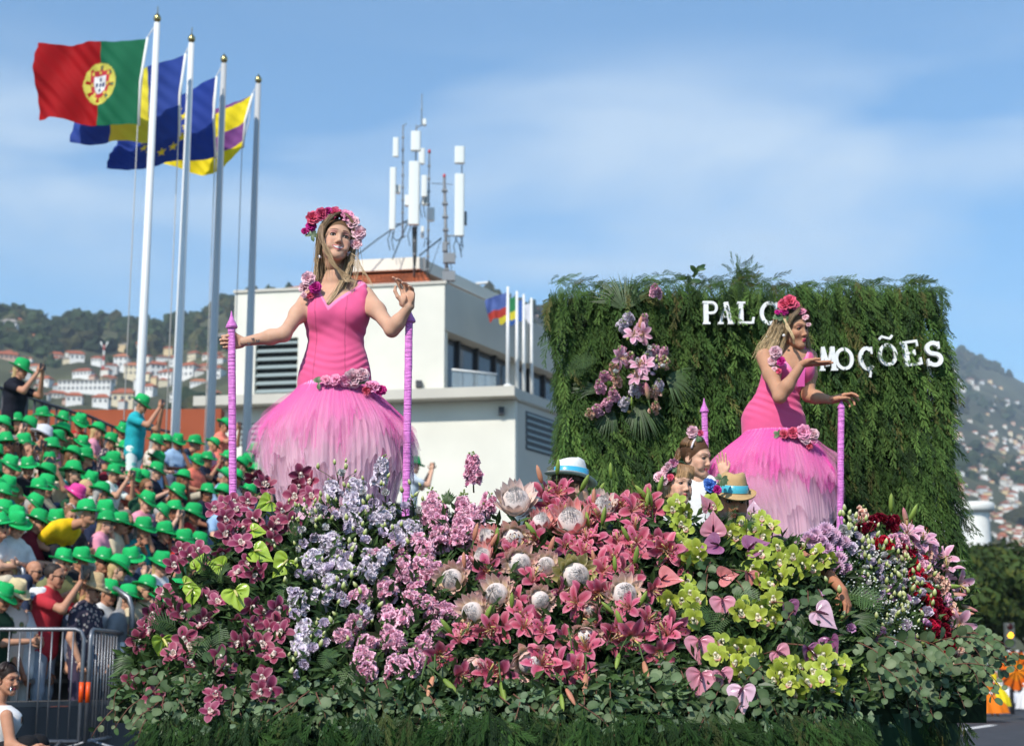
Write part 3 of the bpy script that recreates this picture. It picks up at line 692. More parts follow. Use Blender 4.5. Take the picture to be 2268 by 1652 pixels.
# ================================================================ flags
m_flag = mat('flag_cloth', (1, 1, 1), .75, .2, vcol=True, trans=.35)
def flag_mesh(hoist_top, hoist_bot, fly_top, fly_bot, colfn, seed, nu=140, nv=100, amp=.10, mid_t=None, mid_b=None, Yo=0.0):
    """cloth grid: u from hoist (0) to fly (1), v from top (0) to bottom (1)"""
    u = np.linspace(0, 1, nu); v = np.linspace(0, 1, nv); U, Vv = np.meshgrid(u, v, indexing='ij')
    def edge(a, m, c):
        a, c = V(*a), V(*c); m = (a + c) / 2 if m is None else V(*m)
        m2 = 2 * m - (a + c) / 2; return ((1 - U) ** 2)[..., None] * a + (2 * U * (1 - U))[..., None] * m2 + (U ** 2)[..., None] * c
    T = edge(hoist_top, mid_t, fly_top); Bm = edge(hoist_bot, mid_b, fly_bot)
    p = T * (1 - Vv)[..., None] + Bm * Vv[..., None]
    ph = seed * 1.7
    w = U ** .6 * amp * (np.sin(U * 8.5 + Vv * 2.6 + ph) + .45 * np.sin(U * 15 - Vv * 4 + ph * 2) + .25 * np.sin(U * 6 + Vv * 9 + ph)) + .018 * np.sin(U * 42 + Vv * 31 + ph) * U ** .3
    p[..., 1] += w; p[..., 0] += .25 * w * U; p[..., 2] += .04 * np.sin(U * 9 + ph) * U
    b = MB(); b.grid(p.reshape(-1, 3), nu, nv, colfn(U, Vv).reshape(-1, 3)); return b
def c_port(U, Vv):
    G, Rd, Yl, Wt, Bl = lin(30, 116, 80, .9), lin(180, 20, 26, .9), lin(226, 216, 96), lin(245, 245, 245), lin(40, 60, 110)
    c = np.where((U < .405)[..., None], G, Rd).astype(float)
    x = (U - .405) * 1.5; y = Vv - .5; r = np.hypot(x, y)
    def put(m, k): c[m] = k
    put(r < .25, Yl); an = np.arctan2(y, x)
    put((r < .225) & (r > .15) & (np.abs(np.sin(an * 4 + .4)) < .45), np.array(Rd) * 1.0)
    put((r < .225) & (r > .17) & (np.abs(np.sin(an * 4 + .4)) < .25) & (U < .405), lin(50, 140, 100))
    def shield(w, h, oy=0):
        yy = y - oy; return (np.abs(x) < w) & (yy > -h) & (yy < 0) | ((np.hypot(x / w, yy / h) < 1) & (yy >= 0))
    put(shield(.15, .165), lin(205, 60, 70)); put(shield(.095, .11, .005), Wt)
    for a, d in ((0, 0), (-.052, 0), (.052, 0), (0, -.062), (0, .062)): put((np.abs(x - a) < .017) & (np.abs(y - d - .005) < .021), Bl)
    for a, d in ((-.12, -.13), (.12, -.13), (0, -.135), (-.122, 0), (.122, 0), (-.085, .11), (.085, .11)): put((np.abs(x - a) < .017) & (np.abs(y - d) < .017), Yl)
    return c
def c_mad(U, Vv):
    return np.where(((U > .34) & (U < .67))[..., None], lin(252, 236, 70), lin(52, 78, 160)).astype(float)
def c_eu(U, Vv):
    c = np.tile(np.array(lin(44, 70, 158)), (*U.shape, 1)); 
    for k in range(12):
        a = k * math.pi / 6; x = (U - .5) * 1.5 - .31 * math.cos(a); y = Vv - .5 - .31 * math.sin(a); r = np.hypot(x, y); th = np.arctan2(x, -y)
        q = np.abs(((th + math.pi / 5) % (2 * math.pi / 5)) - math.pi / 5); rad = .066 * .382 * 1.05 / np.maximum(np.cos(math.pi / 5 * 1.0 - q) * .62, .05)
        c[r < np.minimum(.064, .0255 / np.maximum(np.cos(math.pi * .2) * np.cos(q) * 0 + np.sin(q + .35) * 1.05, .1))] = lin(250, 226, 60)
    return c
def c_fun(U, Vv):
    Yl, Pu = lin(250, 226, 40), lin(132, 76, 140)
    s = ((Vv > .46) & (Vv < .46 + .40 * (1 - .8 * U))) | (Vv < .20 * U)
    return np.where((s == 0)[..., None], Yl, Pu).astype(float)
poles = [(348, 52, 312, 30.0, m_pole), (424, 97, 397, 31.07, m_pole), (496, 142, 475, 32.1, m_polegrey), (572, 187, 549, 33.2, m_polegrey)]
flags = [('portuguese', c_port, (325, 86), (305, 276), (90, 96), (84, 262), 'green and red national flag with a shield on the tallest flagpole', (205, 96), (190, 274)),
         ('island', c_mad, (409, 122), (395, 300), (175, 160), (150, 312), 'blue and yellow banded flag on the second flagpole', (290, 158), (290, 318)),
         ('europe', c_eu, (478, 172), (476, 348), (262, 290), (234, 376), 'blue flag with yellow stars on the third flagpole', (372, 222), (356, 366)),
         ('city', c_fun, (558, 210), (536, 326), (395, 268), (370, 368), 'yellow and purple quartered flag on the shortest-looking flagpole', (478, 242), (468, 382))]
TOPN = ['nearest', 'second', 'third', 'fourth']
for i, ((x, y, xb, Y, mm), (nm, fn, a, b_, c, d, lab, mt, mb_)) in enumerate(zip(poles, flags)):
    top = P(x, y, Y); bot = V(top[0], top[1], 0); yl = f'tall {"white" if i < 2 else "grey"} flagpole with ' + ['a spiked brass finial, flying the green and red flag', 'a spiked brass finial, flying the yellow-banded flag', 'a brass ball top, flying the starred flag', 'a brass ball top, flying the purple and yellow flag'][i]
    t = thing('flagpole', yl, 'flagpole', 'flagpoles behind the stand', bot)
    s = MB(); s.tube([bot, top], [.115, .062], 14); s.build('shaft', mm, t)
    s = MB(); s.revolve([(0, -.02), (.045, -.02), (.03, .02), (.066, .05), (.08, .10), (.066, .15), (.03, .2), (.012, .22), (.008, .36 if i < 2 else .24), (0, .37 if i < 2 else .25)], 14, Matrix.Translation(top)); s.build('finial', m_gold, t)
    s = MB(); hl = P(*a, Y); hb_ = P(*b_, Y); s.tube([top + (-.06, -.02, -.1), hl, hl + (-.04, 0, -.6), hb_, V(hb_[0] + .01, Y, 3)], .011, 5); s.build('halyard', mat('rope', (.6, .58, .55), .8), t)
    Yf = Y
    fl = flag_mesh(P(*a, Yf), P(*b_, Yf), P(*c, Yf + .5), P(*d, Yf + .5), fn, i + 1, amp=.15, mid_t=P(*mt, Yf + .2), mid_b=P(*mb_, Yf + .2))
    fo = tag(fl.build('flag', m_flag), lab, 'flag', 'flags flying above the stand')
    h = MB(); h.tube([P(a[0] + 2, a[1] - 2, Y - .01), P((a[0] + b_[0]) / 2 - 4, (a[1] + b_[1]) / 2, Y - .01), P(b_[0] + 2, b_[1] + 2, Y - .01)], .028, 6); h.build('hoist_band', m_white, fo)
# small flags on the building terrace
sf = [(1125, 635, 850, lin(90, 110, 170), lin(190, 70, 60)), (1145, 645, 850, lin(60, 140, 90), lin(230, 215, 70)), (1160, 652, 850, lin(70, 110, 180), lin(70, 110, 180)), (1177, 660, 850, lin(225, 225, 230), lin(225, 225, 230))]
for i, (x, y0, y1, c1, c2) in enumerate(sf):
    Y = 49.6 + i * 2.0; top = P(x, y0, Y); bot = V(top[0], Y, ZL - .06); t = thing('terrace_flagpole', f'{ORD[i + 1]} white flagpole from left on the building terrace', 'flagpole', 'terrace flagpoles', bot)
    s = MB(); s.tube([bot, top], [.075, .045], 8); s.build('shaft', m_pole, t); s = MB(); s.tube([bot, bot + (0, 0, .12)], .14, 8); s.build('base', m_pole, t)
    fm = flag_mesh(top + (-.05, 0, -.2), top + (-.05, 0, -.95), top + (-.75, .3, -.35), top + (-.6, .3, -1.1), lambda U, W_, c1=c1, c2=c2: np.where((W_ < .62)[..., None], c1, c2).astype(float), 5 + i, 24, 16, .08)
    tag(fm.build('small_flag', m_flag), ['blue and red small flag', 'green and yellow small flag', 'blue small flag', 'white small flag'][i] + ' on the building terrace', 'flag', 'terrace flags')
# ================================================================ traffic light
p = P(2231, 1379, 40); zt_ = p[2]; p[2] = 0; t = thing('traffic_light', 'traffic light with its amber lamp lit above the road', 'traffic light', None, p)
b = MB(); b.tube([p, (p[0], p[1], zt_)], .05, 10); b.build('post', m_dark, t)
zb = P(2231, 1434, 40)[2]; b = MB(); b.box((p[0], p[1] - .12, (zt_ + zb) / 2), (.23, .16, zt_ - zb)); b.build('housing', mat('signal_housing', (.10, .11, .10), .6), t, False)
for i, (cl, em) in enumerate(((lin(90, 20, 20, .4), None), ((1, .5, .02), ((1, .45, .02), 2.2)), (lin(20, 60, 50, .4), None))):
    z = zt_ - (zt_ - zb) * (i + .5) / 3; b = MB(); b.revolve([(0, .03), (.05, .024), (.08, 0)], 14, Matrix.Translation((p[0], p[1] - .203, z)) @ Matrix.Rotation(R(90), 4, 'X')); b.build('lamp_lens', mat(f'lens_{i}', cl, .3, emit=em), t)
    b = MB(); b.tube([(p[0] + .09 * math.cos(a), p[1] - .27, z + .09 * math.sin(a)) for a in np.linspace(.1, math.pi - .1, 9)], .012, 4); b.build('hood', m_dark, t)
# ================================================================ float body
PLAT = 1.46                                  # height of the stage the women stand on
m_cloth = mat('dark_green_cloth', (.018, .045, .022), .85, .15, noise=.35, nscale=4, bump=.5, bscale=9, bdist=.05, aniso=(1, 1, .15))
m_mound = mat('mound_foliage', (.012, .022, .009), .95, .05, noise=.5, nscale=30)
def bankY(x, y):
    y = np.clip(y, 1060, 1640)
    d = 5.72 + (1560 - y) / 450 * .95
    d = d + np.where(x < 470, ((470 - np.minimum(x, 470)) / 190) ** 2 * .30, 0) + np.where(x > 1820, (np.maximum(x, 1820) - 1820) / 300 * 1.05, 0)
    return d
def BP(x, y, off=0.0):
    """point on the flower bank under photo position, lifted towards the viewer by off"""
    return P(x, y, float(bankY(np.array(float(x)), np.array(float(y)))) - off)
FL = thing('parade_float', 'long parade float skirted in dark green cloth and cypress under the flower bank', 'parade float', None, (0, 8.2, 0))
# mound under the flowers
tops = np.interp(np.arange(250, 2190, 15), [250, 300, 360, 430, 500, 560, 700, 900, 1040, 1110, 1200, 1400, 1520, 1600, 1760, 1850, 1900, 1960, 2050, 2110, 2150, 2190], [1500, 1420, 1320, 1240, 1170, 1140, 1120, 1115, 1130, 1150, 1150, 1140, 1130, 1150, 1190, 1240, 1220, 1200, 1200, 1230, 1290, 1480])
xs = np.arange(250, 2190, 15); b = MB(); vv = []; nv = 24
for x, tp in zip(xs, tops):
    tp = tp + 28
    for f in np.linspace(0, 1, nv - 3):
        y = 1600 + (tp - 1600) * f; vv.append(BP(x, y, -.10 + .03 * float(fbm(np.array(x / 30.), np.array(y / 30.), 2, 2))))
    p = V(*vv[-1]); vv.append(p + (0, .25, .0)); vv.append((p[0], p[1] + .45, max(p[2] - .2, PLAT - .3))); vv.append((p[0], p[1] + .5, .9))
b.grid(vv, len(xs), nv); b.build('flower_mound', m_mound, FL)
xl, xr = P(330, 1600, 6.1)[0], P(1960, 1600, 6.1)[0]
b = MB(); b.box(((xl + xr) / 2 + .1, 8.95, PLAT / 2 + .12), (xr - xl - .1, 3.7, PLAT - .36)); b.build('chassis', m_cloth, FL, False)
b = MB(); b.box(((xl + xr) / 2 + .1, 9.0, PLAT - .03), (xr - xl, 3.9, .06)); b.build('stage_floor', mat('stage_green', (.02, .05, .025), .8), FL, False)
for sx in (-1, 1):
    for yy in (7.3, 10.2):
        b = MB(); cx = (xl + xr) / 2 + sx * (xr - xl) * .38; b.revolve([(.12, -.1), (.3, -.1), (.34, -.06), (.34, .06), (.3, .1), (.12, .1)], 20, Matrix.Translation((cx, yy, .345)) @ Matrix.Rotation(R(90), 4, 'Y')); b.build('wheel', m_dark, FL)
# cloth skirt with folds, front and right side
def skirt(path, z0, z1, n, seed):
    pts = np.asarray(path, float); seg = np.r_[0, np.cumsum(np.linalg.norm(np.diff(pts, axis=0), axis=1))]; s = np.linspace(0, seg[-1], n); X = np.interp(s, seg, pts[:, 0]); Y = np.interp(s, seg, pts[:, 1])
    tx, ty = np.gradient(X), np.gradient(Y); L = np.hypot(tx, ty); nx, ny = ty / L, -tx / L; v = []
    for i in range(n):
        for f in np.linspace(0, 1, 9):
            k = (.02 + .035 * f) * (math.sin(s[i] * 23 + seed) + .5 * math.sin(s[i] * 51)); v.append((X[i] + nx[i] * k, Y[i] + ny[i] * k, z1 + (z0 - z1) * f))
    b = MB(); b.grid(v, n, 9); return b
yr0 = 6.35
_pb = [BP(x, 1598, -.13) for x in np.arange(310, 2121, 30)]
skirt([(_pb[0][0] + .1, 9.5), (_pb[0][0], _pb[0][1] + .3)] + [tuple(p[:2]) for p in _pb] + [(_pb[-1][0] + .05, 9.2), (_pb[-1][0] + .05, 11)], .03, .76, 520, 1).build('cloth_skirt', m_cloth, FL)
# ================================================================ cypress sprays
m_cyp = mat('cypress', (1, 1, 1), .75, .2, vcol=True, trans=.2)
def cypress_proto(seed, L=.34):
    r = np.random.default_rng(seed); b = MB()
    def blade(p, d, l, w, c):
        d = nrm(d); s = nrm(np.cross(d, V(0, 1, 0)) + r.normal(0, .25, 3)); e = p + d * l; m_ = p + d * l * .55
        b.add([p - s * w * .3, p + s * w * .3, m_ + s * w * .5, m_ - s * w * .5, e], [(0, 1, 2, 3)], [(3, 2, 4)], c)
    ax = [V(0, 0, 0)]; d = V(r.normal(0, .12), -.35, -1)
    for i in range(9): d = nrm(d + V(r.normal(0, .12), .05, -.1)); ax.append(ax[-1] + d * L / 9)
    for i in range(1, 10):
        f = i / 9; t = nrm(ax[i] - ax[i - 1])
        for s in (-1, 1):
            dr = nrm(t + V(s * r.uniform(.25, .6), -r.uniform(0, .3), 0)); l = L * (.36 - .2 * f) * r.uniform(.7, 1.15)
            g_ = r.uniform(.8, 1.25); c = V(.8, 1, .8) * g_
            blade(ax[i], dr, l, .005, c)
            for k in (.3, .5, .68, .85):
                for s2 in (-1, 1): blade(ax[i] + dr * l * k, nrm(dr + V(s2 * s * .4 + t[0], 0, t[2] * .5 + s2 * .5)), l * .34 * (1.15 - k * .5), .0052, c * r.uniform(.85, 1.25))
        blade(ax[i - 1], t, L / 8, .006, V(.9, .9, .7))
    return b.arrays()
CYP = [cypress_proto(100 + i) for i in range(7)]
def spray_into(M, pos, tilt, sc, tone, seed_r, yaw=0.0, lift=0.0):
    pr = CYP[seed_r.integers(len(CYP))]
    M.merge(pr, Matrix.Translation(Vector(pos)) @ Matrix.Rotation(yaw, 4, 'Z') @ Matrix.Rotation(lift, 4, 'X') @ Matrix.Rotation(tilt, 4, 'Y') @ Matrix.Scale(sc, 4), tone)
def cyp_tone(r):
    k = r.random(); base = V(.050, .080, .022) if k < .5 else V(.090, .125, .036) if k < .76 else V(.028, .046, .018) if k < .93 else V(.13, .10, .04)
    return base * (1.10, 1.12, 1.06) * r.uniform(.7, 1.3)
# ---------------------------------------------------------------- hedge panel
YH = 10.0
HX0, HX1 = P(1238, 900, YH)[0], P(2084, 900, YH)[0]; HZ1 = P(1600, 640, YH)[2]; HZ0 = PLAT - .1
hd = thing('hedge_panel', 'tall green backdrop panel covered in hanging cypress sprays behind the bending woman', 'hedge panel', None, ((HX0 + HX1) / 2, YH, HZ0))
b = MB(); b.box(((HX0 + HX1) / 2, YH + .12, (HZ0 + HZ1) / 2), (HX1 - HX0 - .14, .14, HZ1 - HZ0 - .10)); b.build('panel', mat('panel_dark', (.012, .02, .008), .95), hd, False)
for k in range(3):
    b = MB(); x = HX0 + .3 + k * (HX1 - HX0 - .6) / 2; b.tube([(x, YH + .35, HZ0), (x, YH + .2, HZ1 - .3)], .03, 6); b.build('rear_strut', m_dark, hd)
r = np.random.default_rng(31); S = MB()
sil_l = lambda z: HX0 - .02 + .09 * math.sin(z * 3.1) * .4 - .10 * max(0, (2.6 - z) / 1.3)
sil_r = lambda z: HX1 + .03 * math.sin(z * 5) + .03 * math.exp(-((z - 2.15) / .35) ** 2)
for i in range(5200):
    z = r.uniform(HZ0 - .15, HZ1 + .02); x = r.uniform(sil_l(z), sil_r(z))
    dep = .0 + .15 * (.5 + .5 * float(fbm(np.array(x * 6.5), np.array(z * 2.6), 12, 3))) + r.uniform(0, .05)
    tn = cyp_tone(r) * (1 + .38 * float(fbm(np.array(x * 3.), np.array(z * 2.5), 8, 2)))
    spray_into(S, (x, YH - dep, z), r.normal(0, .20), r.uniform(.38, .85), tn, r, r.normal(0, .45), r.uniform(-.5, .05))
for i in range(240):       # top fringe and edges, sprays leaning over
    x = r.uniform(HX0 - .03, HX1 + .03); z = HZ1 + .03 + .05 * float(fbm(np.array(x * 5), np.array(0.), 4, 3)) + (.03 if x < HX0 + .9 else 0)
    spray_into(S, (x, YH + r.uniform(-.08, .15), z), r.choice([-1, 1]) * r.uniform(1.1, 1.7), r.uniform(.22, .42), cyp_tone(r), r, r.normal(0, .6), r.uniform(-.6, .2))
for i in range(420):
    x = r.uniform(HX0, HX1); spray_into(S, (x, YH - r.uniform(-.04, .12), HZ1 + r.uniform(-.06, .045)), r.normal(0, .35), r.uniform(.35, .7), cyp_tone(r), r, r.normal(0, .5), r.uniform(-.5, .0))
for sx, xx in ((-1, HX0), (1, HX1)):
    for i in range(150):
        z = r.uniform(HZ0, HZ1); xx = sil_l(z) if sx < 0 else sil_r(z)
        spray_into(S, (xx, YH + r.uniform(-.1, .2), z), -sx * r.uniform(-.1, .25), r.uniform(.4, .7), cyp_tone(r), r, r.normal(0, .5), r.uniform(-.3, .3))
for i in range(70):        # tuft on top
    p = P(1642 + r.normal(0, 9), 606 + r.uniform(-18, 22), YH); spray_into(S, p + (0, r.normal(0, .03), 0), r.uniform(0, 6.28) if i % 3 else r.normal(0, .4), r.uniform(.22, .4), cyp_tone(r) * .9, r, r.normal(0, 1), 0)
tag(S.build('cypress_sprays', m_cyp, hd, False), kind='stuff')
# base curtain of the float, same greenery
S = MB()
for i in range(1300):
    x = r.uniform(330, 1900); f = r.random(); y = 1560 + 160 * f; p = BP(x, 1590, -.02 + r.uniform(-.05, .10)); p = V(p[0], p[1], P(x, y, p[1])[2])
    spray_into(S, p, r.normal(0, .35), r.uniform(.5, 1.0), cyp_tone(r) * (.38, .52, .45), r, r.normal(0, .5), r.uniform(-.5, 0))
for i in range(160):
    z = r.uniform(.15, 1.0); f = r.random(); z = min(z, .75); q = V(*_pb[-1 - int(f * 6)][:2], z) + (.02, -.03, 0) if i < 50 else V(_pb[-1][0] + r.uniform(.0, .08), _pb[-1][1] + r.uniform(0, .9), z)
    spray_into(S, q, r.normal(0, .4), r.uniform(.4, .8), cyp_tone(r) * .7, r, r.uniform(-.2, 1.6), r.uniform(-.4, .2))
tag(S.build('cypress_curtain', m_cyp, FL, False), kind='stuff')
# ---------------------------------------------------------------- letters
m_let = mat('letter_foam', (.80, .80, .78), .6, .3, noise=.1, nscale=25, bump=.2, bscale=40)
def arc(cx, cy, rx, ry, a0, a1, n=18): return [(cx + rx * math.cos(R(a)), cy + ry * math.sin(R(a))) for a in np.linspace(a0, a1, n)]
T = .2; t2 = .085
LET = {'P': [([(.16, 0), (.16, 1)], T), ([(.16, .95), (.45, .95), *arc(.45, .72, .24, .225, 90, -90), (.16, .49)], .11), ([(0, .045), (.36, .045)], .09), ([(0, .955), (.2, .955)], .09)],
       'A': [([(.12, .03), (.42, .98)], .1), ([(.42, .98), (.66, .03)], T), ([(.2, .34), (.58, .34)], .09), ([(0, .045), (.28, .045)], .09), ([(.5, .045), (.84, .045)], .09)],
       'L': [([(.2, 0), (.2, 1)], T), ([(.04, .955), (.4, .955)], .09), ([(.04, .05), (.76, .05)], .1), ([(.72, .02), (.76, .3)], .09)],
       'C': [(arc(.42, .5, .33, .44, 48, 312, 26), .16), ([(.70, .98), (.68, .68)], .09)],
       'O': [(arc(.42, .5, .33, .44, 0, 360, 34), .15)],
       'D': [([(.16, 0), (.16, 1)], T), ([(.16, .95), (.4, .95), *arc(.4, .5, .34, .45, 90, -90), (.16, .05)], .12)],
       'M': [([(.12, 0), (.2, 1)], .12), ([(.2, 1), (.42, .2)], .15), ([(.42, .2), (.68, 1)], .09), ([(.68, 1), (.72, 0)], .18), ([(0, .045), (.26, .045)], .09), ([(.56, .045), (.9, .045)], .09)],
       'E': [([(.2, 0), (.2, 1)], T), ([(.04, .95), (.72, .95)], .1), ([(.04, .05), (.76, .05)], .1), ([(.2, .51), (.54, .51)], .09), ([(.70, .99), (.70, .74)], .08), ([(.74, .01), (.74, .28)], .08), ([(.54, .62), (.54, .40)], .07)],
       'S': [([*arc(.4, .72, .24, .21, 25, 270, 18), *arc(.4, .28, .26, .22, 90, -155, 18)], .16), ([(.64, .96), (.63, .68)], .08), ([(.14, .04), (.14, .32)], .08)]}
LET['Ç'] = LET['C'] + [([(.42, .03), (.5, -.12), (.42, -.3)], .1)]
LET['Õ'] = LET['O'] + [([(.12, 1.22), (.24, 1.34), (.42, 1.27), (.58, 1.22), (.7, 1.36)], .11)]
def letter(ch, xl_, xr_, yt, yb, rot, label, Y=YH - .25, th=.032):
    c = P((xl_ + xr_) / 2, (yt + yb) / 2, Y); H = abs(P(xl_, yt, Y)[2] - P(xl_, yb, Y)[2]); Wd = abs(P(xr_, yt, Y)[0] - P(xl_, yt, Y)[0]); b = MB()
    sx = Wd / .84
    for i, (pts, w) in enumerate(LET[ch]):
        p = np.array(pts, float); p = (p - (.42, .5)) * (sx, H); d = np.gradient(p, axis=0); d /= np.linalg.norm(d, axis=1, keepdims=True); nn = np.stack([-d[:, 1], d[:, 0]], 1) * w * H * .5
        if np.hypot(*(p[0] - p[-1])) < 1e-6: nn[0] = nn[-1] = (nn[0] + nn[-1]) / 2
        k = len(p); fr = -.0012 * i; A = p + nn; B = p - nn
        v = np.concatenate([np.c_[A[:, 0], np.full(k, fr), A[:, 1]], np.c_[B[:, 0], np.full(k, fr), B[:, 1]], np.c_[A[:, 0], np.full(k, th), A[:, 1]], np.c_[B[:, 0], np.full(k, th), B[:, 1]]])
        q = []
        for j in range(k - 1): q += [(j, k + j, k + j + 1, j + 1), (2 * k + j, 2 * k + j + 1, 3 * k + j + 1, 3 * k + j), (j, j + 1, 2 * k + j + 1, 2 * k + j), (k + j, 3 * k + j, 3 * k + j + 1, k + j + 1)]
        q += [(0, 2 * k, 3 * k, k), (k - 1, 2 * k - 1, 4 * k - 1, 3 * k - 1)]
        b.add(v @ rotm((0, 1, 0), -rot).T + c, q)
    tag(b.build('sign_letter', m_let, smooth=False), label, 'letter', 'white letters on the hedge panel')
for a in [('P', 1557, 1594, 667, 718, 0, 'white slab letter P, first of the upper word on the hedge'), ('A', 1590, 1626, 668, 718, 0, 'white slab letter A of the upper word on the hedge'),
          ('L', 1632, 1673, 668, 717, 0, 'white slab letter L of the upper word on the hedge'), ('C', 1683, 1727, 668, 719, -.03, 'white slab letter C of the upper word beside the flower crown'),
          ('O', 1734, 1776, 668, 719, 0, 'white letter O hidden behind the bending woman\'s flower crown'), ('D', 1697, 1734, 742, 790, .05, 'white letter D behind the bending woman\'s hair'), ('E', 1741, 1778, 742, 790, 0, 'first white letter E, behind the bending woman\'s face'),
          ('M', 1815, 1852, 768, 821, .02, 'white slab letter M beside the upturned palm'), ('O', 1848, 1892, 770, 819, .06, 'plain white letter O between M and the cedilla letter'), ('Ç', 1903, 1939, 768, 820, .10, 'white letter C with a cedilla tail'),
          ('Õ', 1945, 1989, 761, 810, .08, 'white letter O with a tilde above'), ('E', 1996, 2042, 754, 810, .14, 'tilted white slab letter E before the final S'), ('S', 2047, 2093, 755, 811, .10, 'white letter S at the right edge of the hedge')]: letter(*a)
# ---------------------------------------------------------------- pink wrapped stage poles
m_satin = mat('pink_satin', lin(232, 128, 214, .9), .32, .5, noise=.22, nscale=30, bump=.9, bscale=40, bdist=.012, aniso=(.35, .35, 3.2), sheen=.3)
def stage_pole(xt, yt, xb, yb, Y, w, label, ytip, arrow_w):
    top, bot = P(xt, yt, Y), P(xb, yb, Y); d = nrm(top - bot); bot = bot - d * (bot[2] - PLAT) / d[2] if bot[2] > PLAT else bot
    t = thing('stage_pole', label, 'pole', 'pink satin stage poles', bot); b = MB(); hw = w / 2
    n = 40; r = np.random.default_rng(int(xt)); v = []
    for i in range(n + 1):
        c = bot + (top - bot) * i / n
        for a in range(12):
            an = a * math.pi / 6 + .26; rad = hw / max(abs(math.cos(an)), abs(math.sin(an))) ** .75 * (1 + r.normal(0, .025)); v.append(c + V(math.cos(an) * rad, math.sin(an) * rad, 0))
    b.add(v, [(i * 12 + j, i * 12 + (j + 1) % 12, (i + 1) * 12 + (j + 1) % 12, (i + 1) * 12 + j) for i in range(n) for j in range(12)]); b.build('shaft', m_satin, t)
    tip = P(xt + (xt - xb) * .02, ytip, Y); h = np.linalg.norm(tip - top); aw = arrow_w / 2
    b = MB(); b.revolve([(aw * .55, -.06 * h), (aw * .95, -.02 * h), (aw, .05 * h), (aw * .78, .25 * h), (aw * .42, .5 * h), (aw * .2, .75 * h), (.002, h)], 12, aim(d, top)); o = b.build('pointed_cap', m_satin, t)
stage_pole(513, 726, 516, 1107, 7.25, .034, 'pink satin pole gripped by the upright woman, nearest the crowd', 689, .058)
stage_pole(906, 713, 899.5, 1103, 7.25, .036, 'pink satin pole under the upright woman\'s raised hand', 676, .064)
stage_pole(1560, 912, 1565, 1100, 8.75, .034, 'pink satin pole standing behind the two small girls', 882, .052)
stage_pole(1863, 905, 1860, 1166, 8.7, .034, 'pink satin pole held by the bending woman', 880, .044)
# ================================================================ petals and leaves
def petal(L, W, e0, e1, cup=.3, p=.9, q=.55, nu=7, nv=5, ruffle=0.0, twist=0.0, r=None, notch=0.0, tipw=.03):
    """blade along +X rising by angle e0 at its base and e1 at its tip; returns verts, U, V"""
    u = np.linspace(0, 1, nu); e = R(e0) + (R(e1) - R(e0)) * u; ds = L / (nu - 1)
    x = np.r_[0, np.cumsum(np.cos((e[1:] + e[:-1]) / 2) * ds)]; z = np.r_[0, np.cumsum(np.sin((e[1:] + e[:-1]) / 2) * ds)]
    um = p / (p + q); w = W * (u ** p * (1 - u) ** q) / (um ** p * (1 - um) ** q); w[0] = max(w[0], W * .18); w[-1] = max(w[-1], W * tipw)
    v = np.linspace(-1, 1, nv); U, Vv = np.meshgrid(u, v, indexing='ij'); Wd = w[:, None]
    n = cup * Wd * Vv ** 2 + (ruffle * W * np.sin(U * 17 + Vv * 5 + (r.uniform(0, 6) if r is not None else 0)) * np.abs(Vv) * U if ruffle else 0) + twist * Wd * Vv
    X = x[:, None] - np.sin(e)[:, None] * n - notch * L * (1 - np.abs(Vv)) * (U > .99); Z = z[:, None] + np.cos(e)[:, None] * n; Y = Vv * Wd
    return np.stack([X + 0 * Vv, Y, Z], -1).reshape(-1, 3), U.ravel(), Vv.ravel(), nu, nv
def mixc(a, b, t): t = np.clip(np.asarray(t, float), 0, 1)[..., None]; return np.asarray(a) * (1 - t) + np.asarray(b) * t
def rz(a): return rotm((0, 0, 1), a)
m_petal = mat('petal', (1, 1, 1), .55, .3, vcol=True, trans=.16, rnd=.16, noise=.10, nscale=90)
m_leaf = mat('leaf', (1, 1, 1), .45, .4, vcol=True, trans=.18, rnd=.25, noise=.15, nscale=60)
m_gloss = mat('waxy_petal', (1, 1, 1), .22, .6, vcol=True, trans=.12, rnd=.10, noise=.06, nscale=40, bump=.15, bscale=60)
m_euc = mat('eucalyptus_leaf', (1, 1, 1), .55, .35, vcol=True, trans=.15, rnd=.28, noise=.15, nscale=70)
m_stem = mat('stem_green', (.07, .12, .03), .6, .3)
m_stemred = mat('stem_red', (.16, .07, .045), .6, .3)
m_silk = mat('protea_silk', (1, 1, 1), .8, .2, vcol=True)
FLW = {}                                      # kind -> list of (object, position) for labelling
def note(kind, o, p): FLW.setdefault(kind, []).append((o, p))
def outdir(p, r, up=.35, j=.35):
    d = nrm(V(0, 0, CAMZ) - np.asarray(p)) + V(0, 0, up) + r.normal(0, j, 3); return nrm(d)
